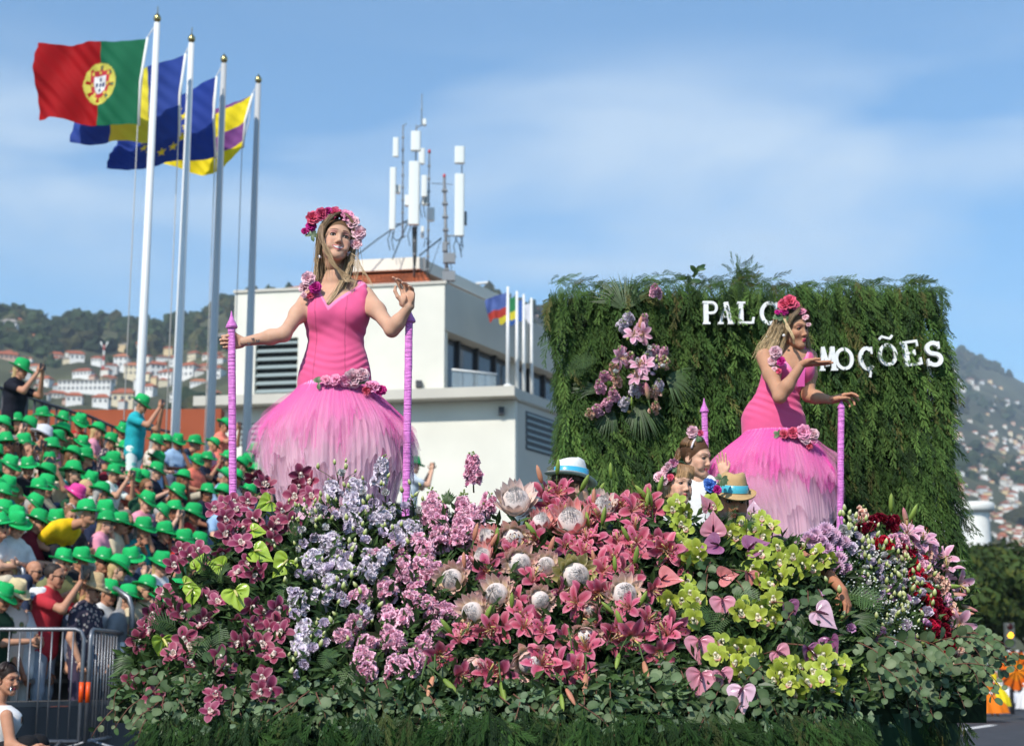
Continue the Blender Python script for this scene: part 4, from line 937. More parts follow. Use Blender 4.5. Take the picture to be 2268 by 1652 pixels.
# ---------------------------------------------------------------- cymbidium blooms
def orchid_mesh(seed, c_in, c_mid, c_edge, lip1, lip2, L=.052, W=.017):
    r = np.random.default_rng(seed); b = MB()
    for k, a in enumerate((90, 162, 234, 306, 18)):
        pv, U, Vv, nu, nv = petal(L * r.uniform(.9, 1.1), W * r.uniform(.9, 1.12), 30 + r.normal(0, 10), -12 + r.normal(0, 16), .22, .75, .62, 7, 5, twist=r.normal(0, .18))
        c = mixc(c_in, c_mid, U * 1.8); c = mixc(c, c_edge, (np.abs(Vv) > .9) * .75 + .25 * (U > .9)); c = c * (1 - .12 * (np.abs(np.sin(Vv * 9)) < .3))[:, None]
        b.grid(pv @ rz(R(a + r.normal(0, 5))).T, nu, nv, c)
    lp = MB()
    for a, l in ((270, .027), (200, .017), (340, .017)):
        pv, U, Vv, nu, nv = petal(l, .0125, 62, -25 if a == 270 else 40, .5, .6, .4, 5, 5, ruffle=.35, r=r); lp.grid(pv @ rz(R(a)).T + (0, 0, .004), nu, nv, mixc(lip1, lip2, (U > .6) * .8 * (a == 270) + .15 * (np.abs(Vv) > .8)))
    lp.tube([(0, .001, .004), (0, .008, .017), (0, .004, .025)], [.005, .0055, .003], 6, lip1)
    return b.mesh('bloom'), lp.mesh('lip')
BUR = [orchid_mesh(i, lin(100, 24, 46), lin(150, 56, 88), lin(204, 140, 154), lin(240, 222, 210), lin(170, 30, 70)) for i in range(4)]
GRN = [orchid_mesh(10 + i, lin(140, 152, 40), lin(164, 178, 62), lin(190, 200, 98), lin(240, 232, 200), lin(190, 110, 100), .05, .018) for i in range(4)]
def cluster(pts, kmax, rad):
    pts = [tuple(p) for p in pts]; out = []
    while pts:
        s = pts.pop(0); g = [s]
        pts.sort(key=lambda p: math.hypot(p[0] - s[0], p[1] - s[1]))
        while pts and len(g) < kmax and math.hypot(pts[0][0] - s[0], pts[0][1] - s[1]) < rad: g.append(pts.pop(0))
        out.append(g); pts.sort(key=lambda p: p[1])
    return out
def orchid_sprays(pts, protos, kind, cat_name, r, sc=1.0, off=.03):
    for g in cluster(pts, 7, 62):
        ps = [BP(x, y, off + r.uniform(-.01, .05)) for x, y in g]; ps.sort(key=lambda p: -p[2]); base = np.mean(ps, 0) + (0, .08, 0)
        t = thing('orchid_spray', '', 'orchid', cat_name, base); b = MB()
        line = [base + (r.normal(0, .02), .06, -.05)] + [base * .3 + p * .7 + (0, .025, 0) for p in ps[::-1]]
        b.tube(line, [.004] * len(line), 5); b.build('stem', m_stem, t)
        for p in ps:
            me, lp = protos[r.integers(len(protos))]; M = aim(outdir(p, r, .15, .42), p - base, r.normal(0, .5), sc * r.uniform(.85, 1.12))
            o = link('bloom', me, m_petal, t, False); o.matrix_local = M
            l_ = link('lip', lp, m_petal, o, False)
            b = MB(); e = p + (p - base) * 0; b.tube([base * .3 + p * .7 + (0, .025, 0), p + (0, .012, -.004), p], .0022, 4); b.build('flower_stalk', m_stem, t)
        note(kind, t, np.mean(ps, 0))
f1 = lambda c: (244.9 + .39606 * c[0], 997.9 + .39606 * c[1])
f2 = lambda c: (635.0 + .34054 * c[0], 979.8 + .34054 * c[1])
f3 = lambda c: (925.3 + .3021 * c[0], 1043.3 + .3021 * c[1])
f4 = lambda c: (1433.4 + .33508 * c[0], 1043.3 + .33508 * c[1])
f5 = lambda c: (1769 + .33013 * c[0], 1106.8 + .33013 * c[1])
r = np.random.default_rng(77)
bur = [(810, 145), (850, 190), (1060, 130), (1130, 170), (1030, 255), (1120, 255), (1050, 195), (635, 300), (770, 280), (700, 340), (730, 380), (800, 390), (640, 380), (940, 400), (1000, 410), (900, 500), (640, 470), (730, 520), (620, 560), (390, 560), (440, 590), (350, 640), (500, 610), (500, 560), (770, 620), (720, 690), (800, 690), (850, 670), (310, 800), (360, 870), (400, 910), (600, 850), (530, 830), (520, 940), (500, 1000), (230, 920), (280, 900), (200, 990), (160, 1060), (240, 1000), (420, 1050), (450, 1100), (350, 1140), (430, 1200), (320, 1090), (780, 870), (720, 950), (790, 980), (850, 910), (930, 880), (950, 960), (890, 1000), (960, 1020), (720, 1070), (760, 1080), (850, 1080), (610, 1150), (650, 1210), (880, 1180), (920, 1150), (180, 1230), (150, 1310), (270, 1260), (250, 1380), (120, 1290), (540, 1270), (580, 1370), (630, 1370), (560, 1460), (850, 1270), (840, 1340), (890, 1330), (960, 330), (900, 440), (680, 430), (580, 330), (760, 440), (690, 290), (880, 200)]
orchid_sprays([f1(c) for c in bur], BUR, 'bur', 'burgundy orchid sprays', r, 1.02)
grn = [(200, 210), (240, 270), (160, 250), (220, 340), (250, 380), (190, 330), (280, 510), (220, 490), (330, 520), (280, 580), (250, 570), (340, 570), (280, 810), (230, 850), (150, 850), (330, 860), (290, 930), (310, 980), (260, 740), (455, 235), (425, 200), (690, 310), (760, 320), (660, 400), (720, 400), (580, 440), (620, 350), (550, 400), (820, 370), (760, 430), (750, 550), (700, 560), (850, 500), (900, 550), (870, 600), (970, 560), (1050, 500), (1030, 610), (1130, 540), (1150, 600), (1200, 580), (1090, 640), (980, 690), (760, 660), (700, 640), (820, 700), (740, 730), (800, 760), (900, 700), (640, 880), (620, 930), (740, 900), (800, 880), (840, 840), (840, 960), (730, 960), (780, 990), (480, 1130), (570, 1150), (660, 1160), (560, 1220), (500, 1250), (640, 1290), (620, 1320), (460, 1220), (700, 1210), (600, 1260), (860, 1300), (920, 1290), (990, 1290), (850, 1370), (940, 1410), (1040, 1400), (900, 1330), (980, 1450), (1110, 1220), (1170, 1220), (1150, 1290), (1230, 1270), (1150, 1380), (1250, 1370), (1220, 1470), (1290, 1270), (1100, 1330)]
orchid_sprays([f4(c) for c in grn], GRN, 'grn', 'lime green orchid sprays', r, .98, .05)
# ---------------------------------------------------------------- lilies
def lily_petal(seed, pal, L=.080, W=.0160):
    r = np.random.default_rng(seed); pv, U, Vv, nu, nv = petal(L, W, 60, -28 + r.normal(0, 10), .25, .95, .62, 9, 5, ruffle=.12, r=r, twist=r.normal(0, .12))
    c = mixc(pal[0], pal[1], U * 2.4); c = mixc(c, pal[2], np.abs(Vv) ** 2 * .7 + .25 * (U > .85)); c = c * (1 - .18 * (np.abs(Vv) < .15))[:, None]
    b = MB(); b.grid(pv, nu, nv, c); return b.mesh('petal')
DP = (lin(222, 150, 120), lin(192, 70, 102), lin(232, 154, 170)); PP = (lin(235, 215, 180), lin(222, 150, 178), lin(244, 214, 224))
LP = {'deep': [lily_petal(i, DP) for i in range(4)], 'pale': [lily_petal(20 + i, PP) for i in range(3)]}
def stamens():
    b = MB()
    for k in range(6):
        a = k * math.pi / 3 + .3; c, s = math.cos(a), math.sin(a); b.tube([(0, 0, .015), (.010 * c, .010 * s, .045), (.022 * c, .022 * s, .068)], .0011, 4, lin(225, 190, 160))
        b.tube([(.022 * c - .005 * s, .022 * s + .005 * c, .069), (.022 * c + .005 * s, .022 * s - .005 * c, .069)], .0022, 4, lin(120, 55, 25))
    b.tube([(0, 0, .01), (0, 0, .075)], [.0018, .0028], 5, lin(220, 190, 120)); return b.mesh('stamens')
STM = stamens()
def bud_mesh(c1, c2):
    b = MB(); pr = [(.001, 0), (.006, .006), (.0095, .025), (.0092, .045), (.006, .064), (.001, .074)]; n = 12; k = len(pr)
    v = [(rr * (1 + .12 * math.cos(3 * a)) * math.cos(a), rr * (1 + .12 * math.cos(3 * a)) * math.sin(a), z) for rr, z in pr for a in np.linspace(0, 6.2832, n, endpoint=False)]
    cc = [np.asarray(c1) * (1 - z / .08) + np.asarray(c2) * (z / .08) for _, z in pr for _ in range(n)]
    b.add(v, [(i * n + j, i * n + (j + 1) % n, (i + 1) * n + (j + 1) % n, (i + 1) * n + j) for i in range(k - 1) for j in range(n)], None, cc); return b.mesh('lily_bud')
BUD = {'green': bud_mesh(lin(110, 140, 50), lin(160, 180, 90)), 'peach': bud_mesh(lin(200, 130, 100), lin(222, 160, 130)), 'pink': bud_mesh(lin(180, 170, 110), lin(226, 130, 150))}
def lily(p, d, pal, r, sc=1.0, grp='deep pink lilies', kind='lily', openn=1.0):
    t = thing('lily', '', 'lily', grp, p); t.matrix_world = M = aim(d, p, r.uniform(0, 6.28), sc)
    for k in range(6):
        o = link('petal', LP[pal][r.integers(len(LP[pal]))], m_petal, t, False); o.rotation_euler = (r.normal(0, .08), r.normal(0, .12) - (1 - openn) * .5, k * math.pi / 3 + r.normal(0, .08)); o.scale = (1, 1.12 if k % 2 else .86, 1)
    link('stamens', STM, m_petal, t, False); note(kind, t, p); return t
def bud(p, d, col, r, sc=1.0, grp='lily buds in the bank', kind='bud'):
    t = link('lily_bud', BUD[col], m_petal, None); t.matrix_world = aim(d, p, r.uniform(0, 6), sc); tag(t, '', 'flower bud', grp)
    b = MB(); b.tube([(0, 0, .004), (0, .004, -.03), (0, .015, -.07)], .0028, 5); link('stalk', b.mesh('stalk'), m_stem, t, False); note(kind + col, t, p); return t
lil = [(500, 740), (830, 830), (1010, 890), (870, 520), (1080, 560), (1240, 520), (960, 1090), (760, 1080), (740, 960), (350, 1220), (280, 1490), (605, 1450), (1070, 1420), (1040, 1250), (1380, 1260), (1550, 1200), (1670, 1100), (1830, 1140), (1770, 1310), (1790, 560), (1640, 700), (1590, 440), (1480, 560), (1350, 690), (1500, 260), (1650, 270), (1740, 290), (1030, 170), (900, 200), (970, 250), (1340, 370), (1320, 880), (1360, 1120), (1170, 970), (1700, 870), (1470, 740), (1920, 680), (650, 1150), (900, 1430), (1250, 1330), (1440, 650), (1560, 300), (150, 1340), (1160, 600), (1400, 480), (1860, 640), (1580, 620), (1260, 300), (1560, 1010), (700, 640)]
lil += [(a + r.normal(0, 70), b_ + r.normal(0, 60)) for a, b_ in lil[3::2]]
for c in lil:
    x, y = f3(c); p = BP(x, y, .02 + r.uniform(-.02, .05)); lily(p, outdir(p, r, .05 if y > 1300 else .4, .45), 'deep', r, r.uniform(.9, 1.28), openn=r.uniform(.6, 1))
buds = [(910, 90, 'peach'), (1190, 150, 'green'), (1310, 180, 'green'), (1255, 410, 'green'), (1350, 400, 'green'), (870, 475, 'green'), (1550, 510, 'green'), (1450, 740, 'green'), (1300, 680, 'peach'), (1505, 1150, 'green'), (1780, 1240, 'green'), (610, 1540, 'green'), (185, 1520, 'green'), (115, 1500, 'peach'), (1235, 1480, 'peach'), (1655, 1390, 'peach'), (1760, 170, 'green'), (1690, 210, 'green'), (1675, 280, 'green'), (1715, 260, 'green'), (1085, 1590, 'peach'), (1050, 1630, 'green'), (410, 510, 'peach'), (530, 560, 'peach'), (340, 720, 'peach'), (490, 1100, 'green'), (1440, 1050, 'green'), (1480, 1330, 'green'), (960, 600, 'peach'), (580, 545, 'green'), (1130, 1310, 'green'), (1420, 60, 'green'), (1020, 30, 'green'), (690, 1010, 'green'), (1620, 990, 'green'), (250, 1190, 'green'), (1290, 260, 'peach'), (1590, 690, 'green')]
for x, y, k in buds:
    low = y > 1230; x, y = f3((x, y)); p = BP(x, y, .09); bud(p, V(r.normal(0, .35), -.35, -.8 if low else .9), k, r, r.uniform(.85, 1.2))
# ---------------------------------------------------------------- king proteas
def bract(seed, L, W, e0, e1, pal):
    r = np.random.default_rng(seed); pv, U, Vv, nu, nv = petal(L * 1.08, W, e0, e1, .35, .62, .95, 7, 5)
    c = mixc(pal[0], pal[1], U * 1.5); c = mixc(c, pal[2], (np.abs(Vv) > .8) * .6 + (U > .85) * .3); b = MB(); b.grid(pv, nu, nv, c); return b.mesh('bract')
PAL_P = (lin(222, 206, 160), lin(240, 188, 176), lin(252, 230, 220)); PAL_G = (lin(170, 170, 80), lin(205, 195, 130), lin(230, 215, 180)); PAL_R = (lin(236, 200, 185), lin(232, 140, 136), lin(252, 220, 214)); PAL_N = (lin(235, 210, 190), lin(244, 214, 202), lin(252, 236, 228))
def protea_head():
    b = MB(); prof = [(.032, .0), (.034, .014), (.031, .028), (.022, .040), (.010, .048), (.001, .051)]; b.revolve(prof, 20, None, lin(214, 200, 194)); rr = np.random.default_rng(4)
    for i in range(520):
        a = rr.uniform(0, 6.28); ph = math.asin(rr.uniform(.08, 1)); d = V(math.cos(a) * math.cos(ph), math.sin(a) * math.cos(ph), math.sin(ph)); base = d * (.033, .033, .048); tip = base * 1.05 + V(-d[0] * .010, -d[1] * .010, .016 + .006 * rr.random()); s = nrm(np.cross(d, V(0, 0, 1) + .01)) * .0010
        b.add([base - s, base + s, tip], None, [(0, 1, 2)], lin(*(rr.choice([206, 236, 250]) - np.array((0, 6, 10))), .95))
    return b.mesh('dome')
PRH = protea_head()
PB = {}
def protea(p, d, sz, form, r):
    pal = {'p': PAL_P, 'g': PAL_G, 'r': PAL_R, 'n': PAL_N, 'c': PAL_P}[form]
    if form not in PB:
        e = {'c': (80, 104), 'n': (62, 80), 'r': (58, 78)}.get(form, (48, 72))
        PB[form] = [bract(1, .064, .0155, e[0], e[1], pal), bract(2, .062, .0155, e[0] - 12, e[1] - 5, pal), bract(3, .050, .015, e[0] - 25, e[1] - 25, pal)]
    t = thing('king_protea', '', 'protea', 'king proteas among the lilies', p); t.matrix_world = aim(d, p, r.uniform(0, 6), sz)
    h = link('dome', PRH, m_silk, t, False); h.scale = (1.32, 1.32, 1.2)
    if form == 'c': h.scale = (.95, .95, 1.0)
    for ring, (n, rad, z) in enumerate(((12, .037, .0), (12, .038, -.008), (10, .034, -.018))):
        for k in range(n):
            a = (k + .5 * (ring % 2)) / n * 2 * math.pi + r.normal(0, .06); o = link('bract', PB[form][ring], m_petal, t, False)
            o.location = (rad * math.cos(a) * (.85 if form == 'c' else 1), rad * math.sin(a) * (.85 if form == 'c' else 1), z); o.rotation_euler = (r.normal(0, .1), r.normal(0, .12), a)
    note('protea', t, p)
for cx, cy, s, f in [(720, 250, 1.35, 'n'), (700, 500, 1.05, 'p'), (745, 680, 1.05, 'p'), (260, 800, 1.0, 'p'), (590, 910, 1.05, 'p'), (415, 1045, 1.0, 'p'), (890, 945, .85, 'p'), (1150, 775, 1.25, 'g'), (1510, 915, 1.1, 'p'), (1260, 1025, .8, 'c'), (1245, 1210, .9, 'p'), (820, 1390, 1.05, 'p'), (420, 1430, 1.0, 'c'), (520, 500, .8, 'r'), (480, 640, .8, 'r'), (945, 700, .85, 'p'), (1130, 400, 1.35, 'r'), (1340, 280, 1.05, 'n'), (900, 400, .9, 'r')]:
    x, y = f3((cx, cy)); p = BP(x, y, .045); lowf = cy > 1200
    d = nrm(outdir(p, r, -.25 if lowf else .2, .16) + V(-.35 if cx < 600 else .1, 0, .7 if f in 'nr' else 0)); protea(p, d, s, f, r)
# ---------------------------------------------------------------- ruffled florets: stock, carnation, lisianthus, peony, chrysanthemum
def ruffle(seed, n, R0, c1, c2, rings=2, e=(25, 70), ruff=.5, nu=4, nv=3, w=.75, cc=None, q=.22, tipw=.5):
    r = np.random.default_rng(seed); b = MB()
    for ring in range(rings):
        m_ = max(3, n - ring); L = R0 * (1 - .22 * ring)
        for k in range(m_):
            el = e[0] + (e[1] - e[0]) * ring / max(1, rings - 1) + r.normal(0, 7); pv, U, Vv, nu_, nv_ = petal(L, L * w, el, el + r.normal(12, 12), -.35 if tipw > .55 else .35, .65, q, nu, nv, ruffle=ruff, r=r, tipw=tipw)
            c = mixc(c1, c2, U * .9 + r.normal(0, .08)); b.grid(pv @ rz(k * 2 * math.pi / m_ + ring * .7 + r.normal(0, .1)).T + (0, 0, .002 * ring), nu_, nv_, c * r.uniform(.88, 1.1))
    if cc is not None: b.revolve([(.0001, R0 * .35), (R0 * .12, R0 * .28), (R0 * .16, .001)], 7, None, cc)
    return b
STK = {'pink': [ruffle(i, 5, .0165, lin(240, 150, 186), lin(254, 214, 228), 2, (20, 60), .7).mesh('floret') for i in range(3)],
       'lilac': [ruffle(5 + i, 5, .0165, lin(222, 204, 222), lin(248, 238, 246), 2, (20, 60), .7).mesh('floret') for i in range(3)],
       'rose': [ruffle(9 + i, 5, .0165, lin(232, 134, 174), lin(250, 200, 218), 2, (20, 60), .7).mesh('floret') for i in range(2)],
       'peach': [ruffle(12 + i, 4, .014, lin(236, 160, 150), lin(248, 214, 190), 2, (35, 70), .5).mesh('floret') for i in range(2)],
       'red': [ruffle(15 + i, 5, .018, lin(170, 8, 30), lin(214, 30, 60), 2, (20, 65), .7).mesh('floret') for i in range(2)],
       'wine': [ruffle(18 + i, 5, .018, lin(80, 0, 22), lin(140, 10, 45), 2, (20, 65), .7).mesh('floret') for i in range(2)]}
def tipbud():
    b = MB(); b.revolve([(.0005, .011), (.0035, .009), (.0048, .004), (.003, 0)], 6, None, lin(150, 170, 100)); return b.mesh('floret_bud')
TB = tipbud()
def spike(tip, base, colr, r, rad=.03, n=None, kind=None, grp=None, tipbuds=True, sc=1.0, name='stock_spike', cat='stock flower'):
    L = np.linalg.norm(tip - base); ax = nrm(tip - base); t = thing(name, '', cat, grp, base); b = MB(); back = V(0, .05, -.03)
    b.tube([base + back, base, tip], [.004, .0035, .002], 5); b.build('stem', m_stem, t)
    n = n or max(14, int(L / .0044)); u = nrm(np.cross(ax, V(.3, 1, .2))); w = np.cross(ax, u)
    for i in range(n):
        f = (i + .5) / n; a = i * 2.4 + r.normal(0, .3); d = u * math.cos(a) + w * math.sin(a); rr = rad * (1 - .6 * f ** 2) * r.uniform(.5, 1.15)
        p = base + ax * L * f + d * rr; dd = nrm(d + ax * .35 + nrm(V(0, 0, CAMZ) - base) * .3)
        small = tipbuds and f > .86
        o = link('floret' if not small else 'floret_bud', TB if small else STK[colr][r.integers(len(STK[colr]))], m_petal, t, False); o.matrix_local = aim(dd, p - base, r.uniform(0, 6), (1.0 if small else r.uniform(1.1, 1.6) * (1 - .35 * f)) * sc)
    note(kind or colr, t, (tip + base) / 2); return t
pk = [(1205, 60, 1215, 270), (1150, 320, 1120, 660), (1215, 400, 1190, 600), (940, 300, 1000, 680), (960, 320, 950, 520), (900, 620, 920, 780), (740, 750, 780, 920), (560, 700, 600, 770), (840, 740, 920, 880), (990, 800, 930, 880), (520, 940, 480, 1020), (640, 900, 690, 1000), (850, 980, 800, 1030), (680, 1060, 640, 1140), (960, 1010, 870, 1100), (1070, 1060, 1060, 1150), (770, 1080, 770, 1200), (660, 1170, 680, 1290), (970, 1170, 960, 1270), (440, 1120, 460, 1190), (390, 1230, 360, 1290), (500, 1260, 520, 1310), (740, 1250, 700, 1350), (900, 1260, 900, 1350), (850, 1340, 780, 1480), (720, 1380, 700, 1490), (490, 1330, 480, 1450), (560, 1420, 510, 1540), (1320, 330, 1300, 470), (1170, 740, 1160, 800), (770, 690, 710, 715), (860, 600, 820, 670), (880, 1380, 860, 1440), (1090, 560, 1100, 680)]
pk += [(a[0] + r.normal(0, 30), a[1] + r.normal(0, 26), a[2] + r.normal(0, 26), a[3] + r.normal(0, 22)) for a in pk[1:28]]
for a in pk:
    t0, b0 = f2(a[:2]), f2(a[2:]); tip, bs = BP(*t0, .06), BP(*b0, .01); spike(tip, bs, 'pink' if r.random() < .8 else 'rose', r, .026, kind='pinkstock', grp='pink stock spikes')
lv = [(630, 80, 600, 270), (430, 230, 470, 370), (260, 250, 330, 370), (380, 400, 430, 500), (640, 420, 600, 540), (820, 500, 780, 620), (560, 750, 500, 850), (330, 600, 250, 660), (150, 760, 200, 840), (250, 880, 330, 950), (150, 960, 260, 1040), (40, 1050, 110, 1110), (60, 1250, 100, 1330), (100, 1160, 130, 1230), (420, 850, 340, 830), (520, 740, 560, 840), (350, 640, 260, 640), (290, 780, 240, 850), (430, 300, 420, 420), (860, 540, 830, 600), (200, 700, 140, 790), (40, 950, 70, 1030), (700, 540, 740, 600), (680, 470, 620, 520)]
lv += [(a[0] + r.normal(0, 36), a[1] + r.normal(0, 34), a[2] + r.normal(0, 30), a[3] + r.normal(0, 30)) for a in lv[1:]]
for a in lv:
    t0, b0 = f2(a[:2]), f2(a[2:]); tip, bs = BP(*t0, .06), BP(*b0, .01); spike(tip, bs, 'lilac', r, .024, kind='lilacstock', grp='lilac stock spikes')
LIS = {'lav': [ruffle(30 + i, 6, .030, lin(202, 176, 210), lin(238, 224, 238), 3, (48, 80), .35, 5, 4, .7, lin(150, 150, 90)) for i in range(3)],
       'white': [ruffle(35 + i, 6, .026, lin(215, 212, 200), lin(236, 232, 232), 3, (58, 84), .3, 5, 4, .7, lin(190, 195, 130)) for i in range(2)],
       'mauve': [ruffle(38 + i, 6, .028, lin(160, 92, 146), lin(214, 168, 206), 3, (45, 80), .35, 5, 4, .7, lin(170, 165, 90)) for i in range(2)]}
LIS = {k: [m_.mesh('bloom') for m_ in v] for k, v in LIS.items()}
def lbud():
    b = MB(); b.revolve([(.0008, .028), (.005, .022), (.008, .012), (.006, .003), (.002, 0)], 8, None, [lin(225, 226, 190), lin(214, 216, 160), lin(180, 190, 110), lin(120, 145, 60), lin(90, 120, 45)]); return b.mesh('bud')
LB_ = lbud()
def lisianthus(p, colr, r, nb=2, grp='lavender lisianthus', kind='lis', sc=1.0, off=.0):
    d = outdir(p, r, .45, .4); t = thing('lisianthus', '', 'lisianthus', grp, p)
    o = link('bloom', LIS[colr][r.integers(len(LIS[colr]))], m_petal, t, False); o.matrix_local = aim(d, (0, 0, 0), r.uniform(0, 6), sc * r.uniform(.8, 1.15))
    st = MB(); st.tube([(0, .1, -.07), (0, .03, -.02), (0, 0, 0)], .002, 4)
    for k in range(nb):
        q = V(r.normal(0, .035), r.uniform(-.01, .03), r.uniform(-.01, .07)); o = link('bud', LB_, m_petal, t, False); o.matrix_local = aim(nrm(V(r.normal(0, .4), -.3, 1)), q, 0, sc * r.uniform(.7, 1.2)); st.tube([(0, .04, -.03), q * .6 + (0, .01, -.01), q], .0014, 4)
    link('stem', st.mesh('stem'), m_stem, t, False); note(kind, t, p)
for i, c in enumerate([(370, 555), (465, 580), (425, 690), (510, 655), (385, 800), (400, 750), (560, 395), (770, 430), (510, 460), (530, 510), (700, 620), (230, 450), (105, 660), (60, 980), (250, 1190), (540, 1130), (380, 1060), (490, 1080), (250, 1310), (170, 1350), (115, 1450), (40, 1510), (740, 670), (350, 1000), (150, 880), (200, 1260), (70, 590), (340, 960), (290, 830), (180, 600), (300, 480), (440, 430), (620, 600), (330, 720), (90, 850), (260, 1010), (60, 1130), (820, 380)]):
    x, y = f2(c); lisianthus(BP(x, y, .05 + r.uniform(-.02, .03)), 'lav', r, 2)
for c in [(360, 200), (330, 205), (100, 575), (165, 460), (290, 1160), (640, 330), (250, 560), (60, 700), (200, 420), (500, 340), (850, 450), (130, 1290), (480, 1180), (60, 430), (180, 510)]:
    x, y = f2(c); lisianthus(BP(x, y, .05 + r.uniform(-.02, .04)), 'white', r, 3, 'white lisianthus', 'whitelis', .9)
# ---------------------------------------------------------------- anthuriums
def spathe_mesh(c1, c2, vein=.14, cupd=.15):
    b = MB(); nr, na = 9, 36; v = [(0, .012, 0)]; cc = [c1]
    for i in range(1, nr + 1):
        f = i / nr
        for j in range(na):
            a = j / na * 2 * math.pi; s = math.sin(a); c = math.cos(a)
            hx = 16 * s ** 3 / 17 * .052 + .006 * s; hy = (13 * c - 5 * math.cos(2 * a) - 2 * math.cos(3 * a) - math.cos(4 * a)) / 17 * .052
            x, y = hx * f * .86, .016 * (1 - f) + hy * f * (1.28 if hy < 0 else .82) - .004
            z = cupd * (abs(x) ** 1.4) * 3 + .0025 * math.sin(a * 9) * f * (1 - f) * 4 * vein * 8 - .35 * max(0, -y - .02) ** 1.5
            v.append((x, y, z)); k = .5 + .5 * abs(math.sin(a * 4.5)); cc.append(np.asarray(c1) * (1 - f * .6) * (1 - vein * (k < .22)) + np.asarray(c2) * f * .6)
    t = [(0, 1 + j, 1 + (j + 1) % na) for j in range(na)]
    q = [(1 + i * na + j, 1 + (i + 1) * na + j, 1 + (i + 1) * na + (j + 1) % na, 1 + i * na + (j + 1) % na) for i in range(nr - 1) for j in range(na)]
    b.add(v, q, t, cc); return b.mesh('spathe')
SPA = {'green': spathe_mesh(lin(150, 180, 50), lin(176, 200, 84), .2), 'pink': spathe_mesh(lin(204, 120, 140), lin(222, 160, 172), .12, .3), 'purple': spathe_mesh(lin(128, 60, 104), lin(190, 128, 164), .12, .5), 'salmon': spathe_mesh(lin(206, 112, 110), lin(226, 150, 146), .1, .6), 'pale': spathe_mesh(lin(206, 160, 178), lin(228, 196, 208), .12, .3)}
def spadix(c):
    b = MB(); b.tube([(0, .012, 0), (0, .006, .012), (0, -.008, .026), (0, -.018, .034)], [.0035, .0048, .0042, .002], 8, c); return b.mesh('spadix')
SPX = {'green': spadix(lin(210, 200, 120)), 'dark': spadix(lin(70, 20, 40))}
def anthurium(p, colr, ang, tilt, s, r, grp, yaw=0.0):
    """ang: picture direction of the tip, 0 = down, counter-clockwise in degrees; tilt leans the face up"""
    toc = nrm(V(0, 0, CAMZ) - p); right = V(1, 0, 0); up = nrm(np.cross(right, toc) * -1); up = up if up[2] > 0 else -up
    a = R(ang); tipd = -up * math.cos(a) + right * math.sin(a); z = nrm(toc * math.cos(tilt) + V(0, 0, 1) * math.sin(tilt) + right * math.sin(yaw)); y = nrm(-(tipd - z * np.dot(tipd, z))); x = np.cross(y, z)
    t = thing('anthurium', '', 'anthurium', grp, p); t.matrix_world = basis(x, y, z, p, s)
    link('spathe', SPA[colr], m_gloss, t, False); link('spadix', SPX['green' if colr == 'green' else 'dark'], m_gloss, t, False)
    b = MB(); b.tube([(0, .012, -.001), (0, .02, -.02), (r.normal(0, .02), .03, -.09)], .0026, 5); link('stem', b.mesh('stem'), m_stem if colr == 'green' else m_stemred, t, False)
    note('anth_' + ('green' if colr == 'green' else 'pink'), t, p)
for cx, cy, ang, tl, s, yw in [(880, 290, -60, .2, 1.05, .3), (615, 640, -100, .0, .95, 0), (820, 570, 60, .5, 1.25, 0), (978, 625, -40, .1, 1.3, 0), (700, 800, 20, .25, 1.35, 0), (458, 790, -10, .0, 1.1, -.8), (485, 645, 150, .2, .95, -1.1), (290, 1070, 0, 0, 1.25, .9), (805, 450, 90, .6, .9, 0), (425, 745, 100, .5, .8, .5)]:
    x, y = f1((cx, cy)); anthurium(BP(x, y, .10), 'green', ang, tl, s * .9, r, 'lime green anthuriums', yw)
for cx, cy, ang, tl, s, yw, cl in [(395, 235, -150, .2, 1.0, .9, 'pink'), (437, 385, 180, .0, 1.35, 0, 'pink'), (450, 495, -75, .5, 1.3, 0, 'purple'), (690, 510, 110, .5, 1.35, 0, 'purple'), (505, 700, 100, .2, 1.05, 0, 'salmon'), (120, 720, 75, .6, 1.3, -.3, 'salmon'), (497, 870, 0, .1, 1.25, 0, 'pink'), (345, 1140, 0, .1, 1.4, 0, 'pink'), (350, 1360, -10, .1, 1.4, .2, 'pink'), (492, 1345, 15, .1, 1.1, .5, 'pink'), (632, 1460, 0, .1, 1.4, -.5, 'pale'), (930, 900, 25, 0, 1.15, 1.0, 'purple'), (1140, 945, 50, .3, 1.45, .4, 'pale'), (870, 1210, 40, .2, 1.2, .5, 'pink'), (1065, 1190, 10, 0, 1.35, 1.1, 'purple'), (1220, 1130, 20, 0, 1.25, -1.15, 'purple'), (668, 690, 0, 0, 1.0, 1.1, 'salmon'), (705, 255, 180, .2, .7, 0, 'pale')]:
    x, y = f4((cx, cy)); anthurium(BP(x, y, .10), cl, ang, tl, s * .86, r, 'pink and purple anthuriums', yw)
